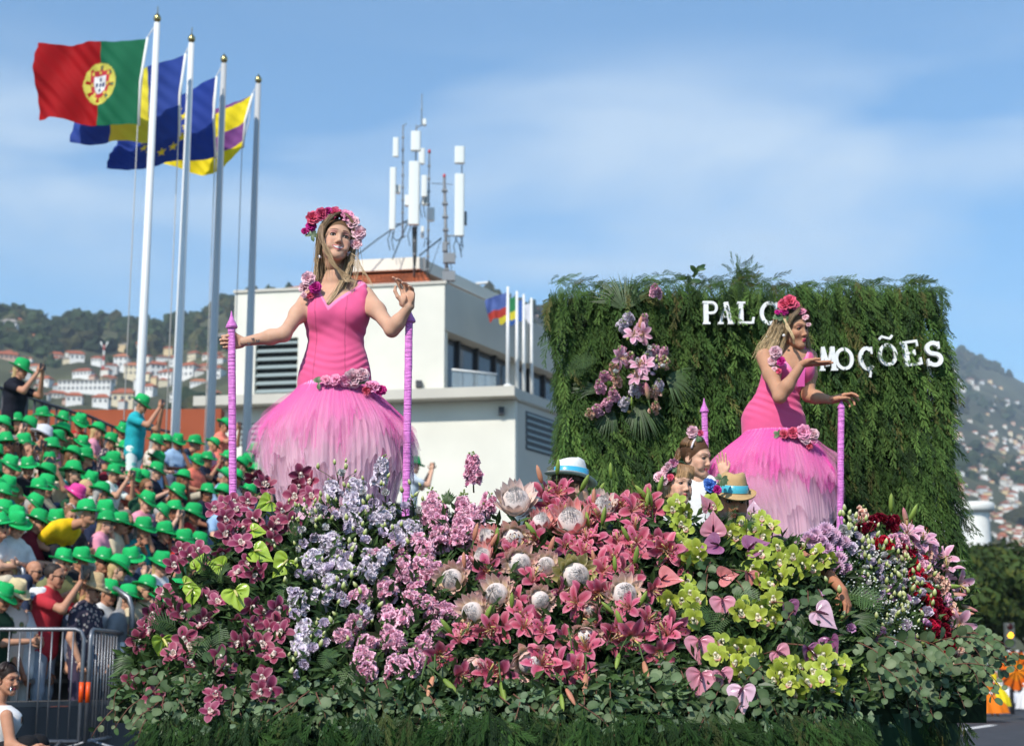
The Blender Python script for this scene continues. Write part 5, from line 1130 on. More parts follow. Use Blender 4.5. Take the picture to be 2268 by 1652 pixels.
# ---------------------------------------------------------------- far right end of the bank
def mum():
    b = MB(); rr = np.random.default_rng(8)
    for ring in range(5):
        n = 20 - 2 * ring
        for k in range(n):
            el = 5 + ring * 19; pv, U, Vv, nu, nv = petal(.034 - .004 * ring, .0042, el + rr.normal(0, 4), el + 25, .3, .5, .3, 4, 3); b.grid(pv @ rz(k * 6.2832 / n + ring * .3).T + (0, 0, .002 * ring), nu, nv, mixc(lin(206, 140, 180), lin(238, 200, 222), U))
    return b.mesh('chrysanthemum')
MUM = mum()
for c in [(110, 240), (170, 225), (210, 262), (260, 290), (190, 330), (270, 400), (255, 450), (322, 470), (150, 275), (95, 275), (305, 285), (180, 205), (60, 265), (230, 235)]:
    x, y = f5(c); p = BP(x, y, .05 + r.uniform(0, .05)); o = link('chrysanthemum', MUM, m_petal, None); o.matrix_world = aim(outdir(p, r, .6, .3), p, r.uniform(0, 6), r.uniform(.95, 1.25)); tag(o, '', 'chrysanthemum', 'pale pink chrysanthemums'); b = MB(); b.tube([(0, 0, .002), (0, .01, -.05), (0, .03, -.1)], .0025, 5); link('stem', b.mesh('stem'), m_stem, o, False); note('mum', o, p)
for c in [(420, 510), (440, 650), (600, 605), (650, 670), (730, 680), (530, 710), (540, 945), (570, 900), (770, 930), (840, 840), (690, 920), (770, 960), (190, 630), (350, 870)]:
    x, y = f5(c); lisianthus(BP(x, y, .06), 'mauve', r, 2, 'mauve lisianthus', 'mauve', 1.15)
for c in [(490, 440), (540, 470), (580, 540), (730, 590), (700, 560), (390, 250), (520, 250), (670, 750), (860, 760), (780, 700), (650, 560), (470, 330), (440, 380), (600, 440), (560, 640), (820, 640), (720, 850), (1070, 680), (350, 330), (430, 280), (660, 620), (800, 560)]:
    x, y = f5(c); lisianthus(BP(x, y, .06), 'lav', r, 3, 'lavender lisianthus beyond the corner', 'lavr', 1.1)
for c in [(350, 210), (360, 130), (470, 570), (560, 700), (610, 840), (640, 770), (640, 400), (580, 390), (500, 370), (450, 470), (700, 480), (330, 250), (750, 620), (880, 580), (620, 960), (300, 200), (690, 420), (840, 520), (720, 740)]:
    x, y = f5(c); lisianthus(BP(x, y, .07), 'white', r, 4, 'white lisianthus beyond the corner', 'whiter', 1.05)
def pom(p, colr, r, grp, kind):
    t = thing('ruffled_bloom', '', 'flower', grp, p); d = outdir(p, r, .3, .3); b = MB(); b.tube([(0, 0, 0), (0, .02, -.03), (0, .06, -.09)], .003, 4); link('stem', b.mesh('stem'), m_stem, t, False)
    for k in range(9):
        q = nrm(d + r.normal(0, .55, 3)); o = link('floret', STK[colr][r.integers(len(STK[colr]))], m_petal, t, False); o.matrix_local = aim(q, q * .017, r.uniform(0, 6), r.uniform(.9, 1.25))
    note(kind, t, p)
for c in [(510, 150), (590, 140), (650, 150), (630, 190), (480, 190), (430, 190), (550, 130), (700, 340), (720, 385), (900, 640), (920, 690), (940, 740), (900, 780), (960, 800), (930, 850), (980, 870), (1000, 930), (940, 930), (1040, 950), (980, 760), (890, 700), (760, 360), (910, 900), (1010, 1000)]:
    x, y = f5(c); pom(BP(x, y, .06), 'wine', r, 'wine red ruffled blooms', 'wine')
for c in [(560, 280), (580, 350), (740, 400), (770, 440), (780, 500), (820, 500), (780, 610), (890, 840), (910, 1040), (960, 1050), (860, 670), (600, 300), (530, 300), (640, 290), (850, 600), (860, 740), (880, 960), (820, 390)]:
    x, y = f5(c); pom(BP(x, y, .05), 'red', r, 'crimson ruffled blooms', 'red')
for a in [(430, 50, 420, 165), (750, 290, 810, 350), (870, 290, 840, 400), (900, 260, 880, 360), (800, 380, 830, 470), (860, 400, 850, 480), (920, 480, 890, 560), (980, 570, 930, 640), (1000, 650, 960, 700), (700, 230, 690, 320), (640, 240, 620, 330), (1040, 700, 1000, 760), (1090, 1000, 1040, 1030), (1010, 980, 1060, 1040), (660, 330, 700, 400), (970, 520, 960, 600), (790, 300, 760, 380), (950, 1060, 980, 1090), (860, 330, 890, 420), (720, 300, 740, 350)]:
    t0, b0 = f5(a[:2]), f5(a[2:]); spike(BP(*t0, .08), BP(*b0, .03), 'peach' if r.random() < .6 else 'pink', r, .022, kind='snap', grp='peach pink snapdragon spikes', name='snapdragon', cat='snapdragon')
for c in [(780, 265), (830, 300), (995, 415), (1000, 500), (1060, 555), (730, 250), (1080, 820)]:
    x, y = f5(c); p = BP(x, y, .06); lily(p, outdir(p, r, .4, .5), 'pale', r, 1.15, 'pale pink lilies beyond the corner', 'pale')
for cx, cy, k, dx, dz in [(620, 90, 'green', 0, 1), (765, 150, 'green', .35, .8), (715, 180, 'pink', -.2, .8), (1140, 705, 'pink', 1, -.35), (1110, 765, 'peach', 1, 0), (1140, 920, 'pink', 1, -.5), (1140, 1010, 'peach', .9, -.6), (1020, 580, 'green', 1, 0), (1110, 585, 'green', 1, .1), (1060, 640, 'pink', 1, 0), (1110, 840, 'green', 1, -.3), (430, 1075, 'green', .1, -.4)]:
    x, y = f5((cx, cy)); p = BP(x, y, .06) + (-.05 * dx, 0, 0); bud(p, V(dx, -.25, dz), k, r, 1.25, 'long lily buds beyond the corner', 'budr')
# ---------------------------------------------------------------- greenery between the flowers
def round_leaf(seed, col1, col2):
    rr = np.random.default_rng(seed); b = MB(); n = 12; v = [(0, .5, .04)]; 
    for i in range(n):
        a = i / n * 6.2832; v.append((.46 * math.sin(a) * (1 + rr.normal(0, .03)), .5 - .5 * math.cos(a), .12 * math.sin(a) ** 2 + rr.normal(0, .012)))
    b.add(v, None, [(0, 1 + i, 1 + (i + 1) % n) for i in range(n)], [np.asarray(col2)] + [col1] * n); return b.mesh('leaf')
EL = [round_leaf(1, lin(88, 108, 72), lin(98, 118, 80)), round_leaf(2, lin(70, 94, 56), lin(84, 106, 66)), round_leaf(3, lin(106, 124, 86), lin(114, 132, 92))]
def eucalyptus(p, d, L, n, r, big=1.0, grp='eucalyptus branches', kind='euc', pairs=True):
    t = thing('eucalyptus_branch', '', 'eucalyptus', grp, p); pts = [V(0, 0, 0)]; d = nrm(d)
    for i in range(7): d = nrm(d + V(r.normal(0, .12), r.normal(0, .06) - .02, -.13)); pts.append(pts[-1] + d * L / 7)
    b = MB(); b.tube(pts, np.linspace(.0028, .0012, 8), 4); link('stem', b.mesh('stem'), m_stemred, t, False); pts = np.array(pts)
    for i in range(n):
        f = (i + .6) / n * 7; k = min(int(f), 6); q = pts[k] + (pts[k + 1] - pts[k]) * (f - k); tn = nrm(pts[k + 1] - pts[k]); s = 1 if i % 2 else -1
        side = nrm(np.cross(tn, V(0, 1, 0))) * s; y = nrm(tn * r.uniform(.2, .8) + side * r.uniform(.5, 1) + r.normal(0, .25, 3)); z = nrm(nrm(V(0, -1, .5)) + r.normal(0, .45, 3)); z = nrm(z - y * np.dot(y, z)); x = np.cross(y, z)
        sz = r.uniform(.028, .046) * big * (1 - .3 * i / n); o = link('leaf', EL[r.integers(3)], m_euc, t, False); o.matrix_local = basis(x, y, z, q + y * .004, sz)
    note(kind, t, p)
for i in range(64):
    x = 300 + i * 25.5 + r.normal(0, 10); y = r.uniform(1470, 1560) if x < 1500 else r.uniform(1450, 1560)
    eucalyptus(BP(x, y, .06), V(r.normal(0, .5), -.4, r.uniform(-1.3, -.3)), r.uniform(.12, .30), int(r.integers(8, 15)), r, r.uniform(.75, 1.15) * (1.15 if 780 < x < 860 or x > 1400 else 1))
for i in range(20):         # right corner
    c = (r.uniform(330, 1060), r.uniform(900, 1120)); x, y = f5(c); eucalyptus(BP(x, y, .10), V(r.uniform(-.2, .8), -.4, r.uniform(-.7, .3)), r.uniform(.2, .32), int(r.integers(9, 13)), r, 1.25, 'eucalyptus branches at the far corner', 'eucr')
for i in range(14):
    c = (r.uniform(1000, 1180), r.uniform(850, 1200)); x, y = f5(c); eucalyptus(BP(x, y, .05), V(r.uniform(.3, 1), -.2, r.uniform(-.8, .3)), r.uniform(.15, .25), 8, r, 1.2, 'eucalyptus branches at the far corner', 'eucr')
for i in range(9):         # left tip
    x, y = f1((r.uniform(40, 330), r.uniform(1180, 1420))); eucalyptus(BP(x, y, .05), V(r.uniform(-1, .2), -.3, r.uniform(-.9, .1)), r.uniform(.12, .2), 8, r, .85)
for c in [(560, 1090), (620, 1080), (700, 1320), (1150, 1350), (340, 1240), (300, 1370)]: x, y = f1(c); eucalyptus(BP(x, y, .10), V(r.normal(0, .4), -.5, -.6), .12, 6, r, 1.2)
for c in [(420, 600), (400, 680), (590, 720), (1060, 790), (1130, 780), (760, 1290), (540, 1370), (700, 1440), (980, 920)]: x, y = f4(c); eucalyptus(BP(x, y, .10), V(r.normal(0, .4), -.5, -.3), .11, 6, r, 1.15)
# dense small leaves filling the gaps
def leafmesh(n, place, r, Lr, tones, W=.3):
    b = MB(); vs_, qs, cs = [], [], []; base = 0
    for i in range(n):
        p, d = place(i); L = r.uniform(*Lr); d = nrm(d); z = nrm(nrm(V(0, -1, .6)) + r.normal(0, .5, 3)); x = nrm(np.cross(d, z)); m_ = p + d * L * .5 + z * L * .06; c = np.asarray(tones[r.integers(len(tones))]) * r.uniform(.7, 1.3)
        vs_ += [p, m_ + x * L * W * .5, p + d * L, m_ - x * L * W * .5]; qs.append((base, base + 1, base + 2, base + 3)); cs += [c * .8, c, c * 1.1, c]; base += 4
    b.add(vs_, qs, None, cs); return b
def top_at(x): return np.interp(x, np.arange(250, 2190, 15), tops)
def pl(i):
    x = r.uniform(270, 2150); y = r.uniform(top_at(x) + 5, 1560); p = BP(x, y, r.uniform(-.09, .05)); return p, V(r.normal(0, .7), -.6, r.uniform(-.5, 1.0))
G1 = [(.034, .068, .02), (.05, .095, .026), (.068, .12, .034), (.026, .052, .018)]
o = leafmesh(9000, pl, r, (.04, .085), G1).build('leaf_filler', m_leaf, FL, False); tag(o, kind='stuff')
def pl2(i):
    x = r.uniform(330, 1980); y = 1500 + 130 * r.random() ** 1.5; p = BP(x, min(y, 1590), r.uniform(-.06, .06)); p = V(p[0], p[1], P(x, y, p[1])[2]); return p, V(r.normal(0, .6), -.4, r.uniform(-1.2, .2))
o = leafmesh(800, pl2, r, (.025, .045), [lin(96, 118, 84), lin(80, 104, 70), lin(110, 128, 96)], .7).build('small_eucalyptus_filler', m_euc, FL, False); tag(o, kind='stuff')
# fern fronds, palm fans
def fern(p, d, L, r, kind='fern', tone=(.05, .10, .025)):
    t = thing('fern_frond', '', 'fern', 'fern fronds in the bank', p); pts = [V(0, 0, 0)]; d = nrm(d); st = MB()
    for i in range(12): d = nrm(d + V(0, -.02, -.07)); pts.append(pts[-1] + d * L / 12)
    st.tube(pts, np.linspace(.0025, .001, 13), 4); link('midrib', st.mesh('midrib'), m_stem, t, False); b = MB()
    z0 = nrm(V(0, -1, .5))
    for i in range(1, 13):
        for s in (-1, 1):
            tn = nrm(pts[i] - pts[i - 1]); sd_ = nrm(np.cross(tn, z0)) * s; l = L * .33 * math.sin(math.pi * (i + 1.5) / 14.5) + .01; dd = nrm(sd_ + tn * .5); wd = nrm(np.cross(dd, z0)) * l * .05; b.add([pts[i] - wd, pts[i] + wd, pts[i] + dd * l * .7 + wd * .8, pts[i] + dd * l, pts[i] + dd * l * .7 - wd * .8], [(0, 1, 2, 4)], [(2, 3, 4)], np.asarray(tone) * r.uniform(.8, 1.3))
            for k in range(6):
                f = (k + .5) / 6; q = pts[i] + dd * l * f
                for s2 in (-1, 1):
                    e = q + nrm(dd * .6 + tn * s2) * l * .16 * (1.2 - f); w = dd * l * .06; b.add([q - w, q + w, e], None, [(0, 1, 2)], np.asarray(tone) * r.uniform(.7, 1.5))
    link('leaflets', b.mesh('leaflets'), m_leaf, t, False); t.children[-1]['kind'] = 'stuff'; note(kind, t, p)
for fx, c, d, L in [(f1, (560, 720), (-.2, -.5, .8), .13), (f1, (600, 740), (.3, -.5, .6), .12), (f1, (370, 990), (-.6, -.4, .5), .13), (f1, (420, 930), (.4, -.5, .4), .11), (f1, (600, 960), (.2, -.5, -.4), .12), (f1, (560, 1030), (-.4, -.5, -.3), .12), (f1, (1010, 520), (.2, -.3, .7), .1), (f1, (960, 740), (.1, -.5, -.5), .12), (f4, (560, 350), (.1, -.5, 1), .09), (f4, (620, 390), (.4, -.5, .6), .09), (f4, (500, 900), (-.3, -.5, -.4), .14), (f4, (560, 830), (.5, -.5, .2), .13), (f4, (440, 930), (-.7, -.5, .1), .12), (f4, (170, 1260), (-.2, -.5, -.8), .1), (f2, (420, 1440), (-.3, -.5, -.6), .12), (f2, (330, 1350), (-.4, -.5, -.2), .1), (f3, (1850, 1460), (.1, -.5, -.8), .1), (f5, (400, 560), (.3, -.4, -.4), .16), (f5, (300, 640), (.6, -.4, .1), .16)]:
    x, y = fx(c); fern(BP(x, y, .06), V(*d), L, r)
def fan(p, face, updir, L, n, spread, r, label, tone=(.045, .085, .02), grp='palm fans', w=.006):
    t = thing('palm_fan', label, 'palm leaf', grp, p); z = nrm(face); y = nrm(np.asarray(updir, float) - z * np.dot(updir, z)); x = np.cross(y, z)
    for i in range(n):
        a = (i / (n - 1) - .5) * spread + r.normal(0, .02); d = y * math.cos(a) + x * math.sin(a); sd_ = y * -math.sin(a) + x * math.cos(a); l = L * (1 - .18 * abs(i / (n - 1) - .5) * 2) * r.uniform(.9, 1.05); b = MB(); c = np.asarray(tone) * r.uniform(.7, 1.4)
        m_ = d * l * .55 + z * .012; tip = d * l + z * r.uniform(-.05, .0) - V(0, 0, 1) * l * .06; fo = z * w * .7
        b.add([d * .02 - sd_ * w * .3, d * .02 + fo * .3, d * .02 + sd_ * w * .3, m_ - sd_ * w, m_ + fo, m_ + sd_ * w, tip], [(0, 1, 4, 3), (1, 2, 5, 4)], [(3, 4, 6), (4, 5, 6)], c); o = link('blade', b.mesh('blade'), m_leaf, t, False)
    b = MB(); b.tube([(0, 0, 0), -y * .06 - z * .02, -y * .12 - z * .06], .004, 5); link('stalk', b.mesh('stalk'), m_stem, t, False)
FC = lambda p: nrm(V(0, 0, CAMZ) - p)
for fx, c, u, L, n, sp, lab in [(f1, (840, 1060), (.5, 0, -.8), .13, 16, 1.5, 'palm fan under the burgundy orchids beside the lilac stock'), (f1, (430, 1230), (-.3, 0, -1), .14, 16, 1.4, 'palm fan hanging below the lowest burgundy orchids'), (f2, (1040, 430), (.1, .1, 1), .10, 14, .9, 'upright palm fan between the pink stock spikes'),
                                (f2, (450, 1450), (-.1, 0, -1), .14, 14, .9, 'narrow palm fan hanging under the pink stock'), (f4, (960, 890), (.7, 0, -.5), .15, 20, 1.3, 'dark palm fan reaching toward the gardener\'s hand'), (f4, (960, 1000), (.3, 0, -1), .16, 16, 1.2, 'palm fan drooping between the purple anthuriums'), (f4, (370, 1250), (.2, 0, -1), .10, 10, .8, 'small palm fan behind the lowest pink anthuriums'),
                                (f5, (330, 790), (.9, 0, -.3), .16, 18, 1.0, 'palm fan under the gardener\'s hand'), (f2, (870, 1560), (-.2, 0, -1), .12, 14, .9, 'palm fan hanging below the last pink stock spike'), (f1, (160, 1180), (-.9, 0, -.3), .12, 14, 1.3, 'palm fan at the tip of the bank above the barrier')]:
    x, y = fx(c); p = BP(x, y, .05); fan(p, FC(p) + V(0, 0, .3), u, L, n, sp, r, lab)
# ---------------------------------------------------------------- spray of flowers on the hedge panel
f6 = lambda c: (1179.4 + .42 * c[0], 562.5 + .42 * c[1])
def HPt(c, off=.25): x, y = f6(c); return P(x, y, YH - off)
for c, u, L, n, sp, lab in [((490, 300), (-.1, 0, 1), .33, 26, 2.2, 'palm fan spread up the hedge above the flower spray'), ((700, 640), (.9, 0, -.5), .26, 22, 1.6, 'palm fan fanning toward the letters beside the flower spray'), ((560, 780), (.2, 0, -1), .28, 22, 1.5, 'palm fan hanging below the flower spray on the hedge'), ((420, 800), (-.3, 0, -1), .26, 16, 1.0, 'palm fan below the spray tip on the hedge'), ((380, 720), (-1, 0, .1), .25, 14, .8, 'palm fan pointing sideways from the flower spray')]:
    p = HPt(c, .17); fan(p, V(0, -1, .25), u, L, n, sp, r, lab, (.055, .095, .03), 'palm fans on the hedge', .006)
for c in [(350, 560), (320, 600)]: fern(HPt(c, .2), V(-.8, -.3, .1), .2, r, 'hfern')
for c in [(590, 420), (530, 440), (560, 600), (600, 590), (450, 550), (560, 660)]: p = HPt(c, .3); lily(p, nrm(V(r.normal(0, .4), -1, .3 + r.normal(0, .3))), 'pale', r, 1.1, 'pink lilies on the hedge spray', 'hlily')
for a in [(650, 160, 650, 220), (500, 310, 510, 360), (590, 320, 580, 390), (480, 350, 470, 390), (640, 480, 650, 540), (700, 490, 680, 560), (460, 490, 480, 540), (420, 570, 440, 620), (370, 620, 390, 660), (350, 670, 360, 720), (420, 710, 430, 770), (290, 830, 320, 850), (330, 800, 350, 840), (400, 760, 390, 810), (500, 760, 480, 800), (540, 690, 540, 740), (640, 700, 650, 750), (670, 660, 660, 720), (600, 520, 620, 560), (520, 520, 500, 580), (650, 780, 640, 830), (580, 690, 590, 720), (440, 640, 450, 690), (690, 540, 700, 590)]:
    spike(HPt(a[:2], .3), HPt(a[2:], .22), ['pink', 'peach', 'lilac', 'rose'][r.integers(4)], r, .022, kind='hspike', grp='flower spikes on the hedge spray')
for c in [(540, 470), (480, 540), (620, 500), (660, 600), (440, 630), (560, 570), (630, 640), (690, 600)]: lisianthus(HPt(c, .3), ['lav', 'white'][r.integers(2)], r, 3, 'lisianthus on the hedge spray', 'hlis', 1.0)
bud(HPt((610, 770), .3), V(-.15, -.3, 1), 'pink', r, 1.6, 'lily buds on the hedge', 'hb'); bud(HPt((522, 800), .3), V(0, -.2, 1), 'green', r, .8, 'lily buds on the hedge', 'hb'); bud(HPt((566, 400), .3), V(.1, -.2, 1), 'peach', r, 1.2, 'lily buds on the hedge', 'hb')
# leafy twig above the hedge
p0 = P(1520, 640, YH - .1); t = thing('leafy_twig', 'small leafy twig sticking up above the hedge top', 'twig', None, p0); b = MB(); pts = [P(1520, 640, YH - .1), P(1535, 620, YH - .1), P(1545, 600, YH - .1)]; b.tube(pts, .004, 5); b.build('stem', m_stem, t)
for i in range(16):
    f = r.random(); q = pts[0] * (1 - f) + pts[2] * f + (0, 0, .01); d = V(r.normal(.3, .7), r.normal(0, .3), r.uniform(0, 1)); z = nrm(V(0, -1, .3) + r.normal(0, .4, 3)); y = nrm(d); z = nrm(z - y * np.dot(y, z)); bb = MB(); L = r.uniform(.05, .08); pv, U, Vv, nu, nv = petal(L, L * .2, 10, -20, .2, .8, .7, 5, 3); bb.grid(pv @ rz(R(90)).T, nu, nv, V(.04, .085, .025) * r.uniform(.8, 1.5)); o = link('leaf', bb.mesh('leaf'), m_leaf, t, False); o.matrix_local = basis(np.cross(y, z), y, z, q - p0)
# white filler sprigs at the far corner
def gyp(c, kind):
    x, y = f5(c); p = BP(x, y, .06); t = thing('gypsophila_sprig', '', 'gypsophila', 'white gypsophila sprigs', p); st = MB(); fl = MB()
    for k in range(26):
        q = V(r.normal(0, .05), r.normal(0, .03), r.normal(0, .05)); st.tube([(0, .06, -.05), q * .5 + (0, .01, 0), q], .0008, 3); v = IV[:12] * .0042 + q; fl.add(v, None, [(0, 11, 5), (0, 5, 1), (0, 1, 7), (0, 7, 10), (0, 10, 11), (1, 5, 9), (5, 11, 4), (11, 10, 2), (10, 7, 6), (7, 1, 8), (3, 9, 4), (3, 4, 2), (3, 2, 6), (3, 6, 8), (3, 8, 9), (4, 9, 5), (2, 4, 11), (6, 2, 10), (8, 6, 7), (9, 8, 1)], lin(236, 236, 226))
    link('stems', st.mesh('stems'), m_stem, t, False); link('blossoms', fl.mesh('blossoms'), m_petal, t, False); t.children[-1]['kind'] = 'stuff'; note(kind, t, p)
for c in [(390, 400), (480, 620), (520, 800), (610, 760), (700, 800), (580, 500), (420, 330), (640, 860), (450, 760), (760, 780), (350, 560), (680, 950)]: gyp(c, 'gyp')
NAMES = {'bur': ('burgundy orchid spray', 'bank end by the crowd', 5), 'grn': ('lime green orchid spray', 'among pink anthuriums', 5), 'lily': ('open deep pink lily', 'lily patch', 8), 'protea': ('king protea with pale dome', 'lily patch', 4), 'pinkstock': ('ruffled pink stock spike', 'beside the lilies', 7), 'lilacstock': ('lilac stock spike', 'below the upright woman', 6),
         'lis': ('lavender lisianthus bloom', 'below the upright woman', 5), 'whitelis': ('white lisianthus bloom', 'below the upright woman', 3), 'anth_green': ('glossy lime anthurium', 'among burgundy orchids', 2), 'anth_pink': ('glossy pink or purple anthurium', 'among lime orchids', 3), 'mum': ('pale pink chrysanthemum', 'by the gardener\'s arm', 3),
         'mauve': ('mauve lisianthus', 'far corner bank', 2), 'lavr': ('lavender lisianthus', 'far corner bank', 4), 'whiter': ('white lisianthus', 'far corner bank', 3), 'wine': ('wine red bloom', 'far corner bank', 4), 'red': ('crimson bloom', 'far corner bank', 3), 'snap': ('peach snapdragon spike', 'far corner bank', 3), 'pale': ('pale pink lily', 'far corner bank', 1),
         'euc': ('round-leaved eucalyptus branch', 'front of the bank', 6), 'eucr': ('broad eucalyptus branch', 'far corner', 4), 'fern': ('feathery fern frond', 'flower bank', 3), 'hfern': ('fern frond', 'on the hedge', 1), 'hlily': ('pink lily', 'on the hedge', 1), 'hspike': ('small flower spike', 'on the hedge', 4), 'hlis': ('lisianthus bloom', 'on the hedge', 1), 'gyp': ('tiny white gypsophila sprig', 'far corner bank', 2)}
for k, its in FLW.items():
    if k in NAMES: nm, wh, nb = NAMES[k]; band_labels(its, nm, wh, nb)
    else:
        col = k.replace('budr', '').replace('bud', '').replace('hb', ''); band_labels(its, f'{col} lily bud', 'far corner bank' if k.startswith('budr') else 'on the hedge' if k.startswith('hb') else 'lily patch', 2 if len(its) > 8 else 1)
# ================================================================ figures
m_skin = mat('skin', (1, 1, 1), .6, .2, vcol=True, noise=.09, nscale=18, sss=.15, bump=.08, bscale=500)
m_hair = mat('hair', (1, 1, 1), .5, .35, vcol=True, noise=.25, nscale=60)
m_dress = mat('pink_crepe', (1, 1, 1), .75, .25, vcol=True, noise=.05, nscale=14, bump=.12, bscale=300, sheen=.2)
DRC, TRC = V(*lin(232, 92, 142, .92)), V(*lin(248, 140, 186, .95))
m_trim = mat('pink_trim', lin(244, 120, 186, .95), .6, .3)
SKW = V(*lin(222, 174, 146, .82)); SKT = V(*lin(206, 154, 122, .8)); SKC = V(*lin(232, 182, 154, .88)); SKM = V(*lin(196, 132, 100, .8))
def head_geo(h, skin, hair, expr='smile', hairline=True, beard=None, lids=(.30, .10, .22), lip=(172, 70, 84)):
    """head in its own frame: +Y face, +Z up, +X its left; origin between the ears"""
    b = Body()
    b.ell((0, -.014, .036), (.073, .092, .084), .02).ell((0, .022, -.032), (.055, .064, .078), .03)
    b.cap((0, .070, -.095), (0, .066, -.091), .013, .014, .03)
    for s in (-1, 1):
        b.cap((s * .046, .0, -.050), (s * .014, .064, -.094), .015, .012, .03)
        b.ell((s * .038, .052, -.024), (.021, .025, .020), .025)
        b.cap((s * .012, .078, .026), (s * .046, .062, .024), .010, .009, .02)
        b.ell((s * .033, .090, .007), (.019, .017, .011), .012, sub=True)
        b.ell((s * .0315, .0655, .006), (.0155, .0140, .0105), .004)
        b.ell((s * .0315, .0665, .0125), (.0170, .0145, .0055), .004)
        b.ell((s * .0115, .087, -.035), (.0062, .008, .0062), .008)
        b.ell((s * .074, -.006, -.008), (.009, .021, .031), .008); b.ell((s * .081, -.002, -.006), (.006, .012, .018), .005, sub=True)
    b.cap((0, .078, .016), (0, .096, -.026), .0065, .0085, .012).ell((0, .098, -.030), (.0088, .009, .0080), .008)
    if expr == 'kiss':
        b.ell((0, .088, -.058), (.0125, .012, .0062), .006).ell((0, .086, -.068), (.0120, .011, .0062), .006)
    else:
        w = .028 if expr == 'smile' else .021; zc = -.062; up = .006 if expr == 'smile' else 0
        yo = 0 if expr == 'smile' else -.006
        b.cap((-w, .072 + yo, zc + up), (0, .0885 + yo, zc + .005), .0050, .0060, .007).cap((w, .072 + yo, zc + up), (0, .0885 + yo, zc + .005), .0050, .0060, .007)
        b.cap((-w * .9, .072 + yo, zc + up - .003), (0, .0855 + yo, zc - .0095), .0048, .0068, .007).cap((w * .9, .072 + yo, zc + up - .003), (0, .0855 + yo, zc - .0095), .0048, .0068, .007)
        for s in (-1, 1): b.ell((s * .040, .066, -.052), (.014, .014, .016), .02)
    b.cap((0, -.02, -.06), (0, -.028, -.105), .048, .040, .03)
    v, q = b.surf(h)
    x, y, z = v.T; ax = np.abs(x); c = np.tile(skin, (len(v), 1)); F = y > .03
    def mix(m_, col, a=1.0):
        m_ = np.clip(np.asarray(m_, float), 0, 1)[:, None] * a; c[:] = c * (1 - m_) + np.asarray(col) * m_
    sm = lambda d, w: np.clip(.5 - d / w, 0, 1)
    mix(sm(np.hypot((ax - .042) / 1.3, z + .03) - .018, .02) * F, skin * (1.02, .72, .70), .35)
    mix(sm(np.hypot(ax - .031, (z - .019) * 1.15) - .0165, .012) * (z > .002) * F, skin * V(lids[0] + .45, lids[1] + .42, lids[2] + .45), .75)       # eye shadow
    ed = np.hypot((ax - .0315) / 1.0, (z - .0055) * 1.75)
    mix(sm(ed - .0145, .003) * F, V(.02, .012, .012)); mix(sm(np.hypot(ax - .0315, (z - .0034) * 2.5) - .0100, .002) * F, V(.55, .51, .48)); mix(sm(np.hypot(ax - .0315, z - .0042) - .0058, .0015) * (z < .0095) * F, V(.035, .018, .010))
    bz = .0285 + .004 * np.sin((ax - .012) / .036 * 2.6) - .08 * np.maximum(ax - .042, 0)
    mix(sm(np.abs(z - bz) - .0030 * (1 - .5 * np.clip((ax - .03) / .02, 0, 1)), .003) * (ax > .011) * (ax < .052) * F, hair * .35 + V(.01, .006, .004), .85)
    L_ = V(*lin(*lip))
    if expr == 'kiss': mix(sm(np.hypot(x / 1.15, z + .0635) - .0120, .004) * (y > .083), L_); mix(sm(np.abs(z + .0637) - .0012, .001) * (ax < .01) * (y > .088), L_ * .3)
    else:
        if expr == 'smile':
            zc = -.0585 + 7.0 * x * x; k1 = np.clip(1 - (ax / .029) ** 2, 0, 1); k2 = np.clip(1 - (ax / .025) ** 2, 0, 1); on = (ax < .029) & (y > .05)
            mix(sm(np.abs(z - zc - .0005 + .0040 * k1) - (.0115 * k1 + .0008), .002) * on, L_); op = (z < zc + .0015) & (z > zc - .0085 * k2 - .0005) & (ax < .0245) & (y > .05)
            mix(op, V(.72, .69, .65)); mix(op & (z < zc - .0070 * k2), V(.12, .03, .03), .6)
        else:
            w = .022; zc = -.0625; hh = .0105 * np.clip(1 - (ax / w) ** 2, 0, 1) + .001; mix(sm(np.abs(z - zc) - hh, .002) * (ax < w) * (y > .055), L_); mix(sm(np.abs(z - zc) - .0008, .001) * (ax < w * .9) * (y > .06), L_ * .35)
    mix(sm(np.hypot((ax - .0075), (z + .0425)) - .0022, .0015) * (y > .085) * (z < -.039), skin * .45)  # nostril shade painted into the skin colour
    if beard is not None: mix(sm(np.hypot(x / 1.15, (z + .085) / 1.0) - .058, .02) * (z < -.045) * (y > -.01) * (np.hypot(x / 1.6, (z + .0625) / .8) > .014), V(*beard), .8)
    if hairline:
        hl = .062 - 6.0 * x * x * (y > 0) - .9 * np.maximum(0, .055 - y) ; mix(sm(hl - z, .006), hair * .8)
        mix(((y < -.01) & (z > -.10) & (ax < .072)).astype(float), hair * .7)
    return v, q, c
def xform(v, M): m = np.array(M); return v @ m[:3, :3].T + m[:3, 3]
def face_frame(c, yaw, pitch, roll, s=1.0):
    """yaw>0 turns the face to picture right, pitch>0 lifts the chin, roll>0 lowers picture-left side"""
    f = V(math.sin(yaw) * math.cos(pitch), -math.cos(yaw) * math.cos(pitch), math.sin(pitch)); r_ = nrm(np.cross(V(0, 0, 1), f) * -1); u = np.cross(r_, f) * -1
    u = np.cross(f, r_) if np.cross(f, r_)[2] > 0 else -np.cross(f, r_); x = np.cross(f, u)                     # right-handed x,y=f,z=u
    a = roll; u2 = u * math.cos(a) + np.cross(f, u) * math.sin(a); x2 = np.cross(f, u2); return basis(x2, f, u2, c, s)
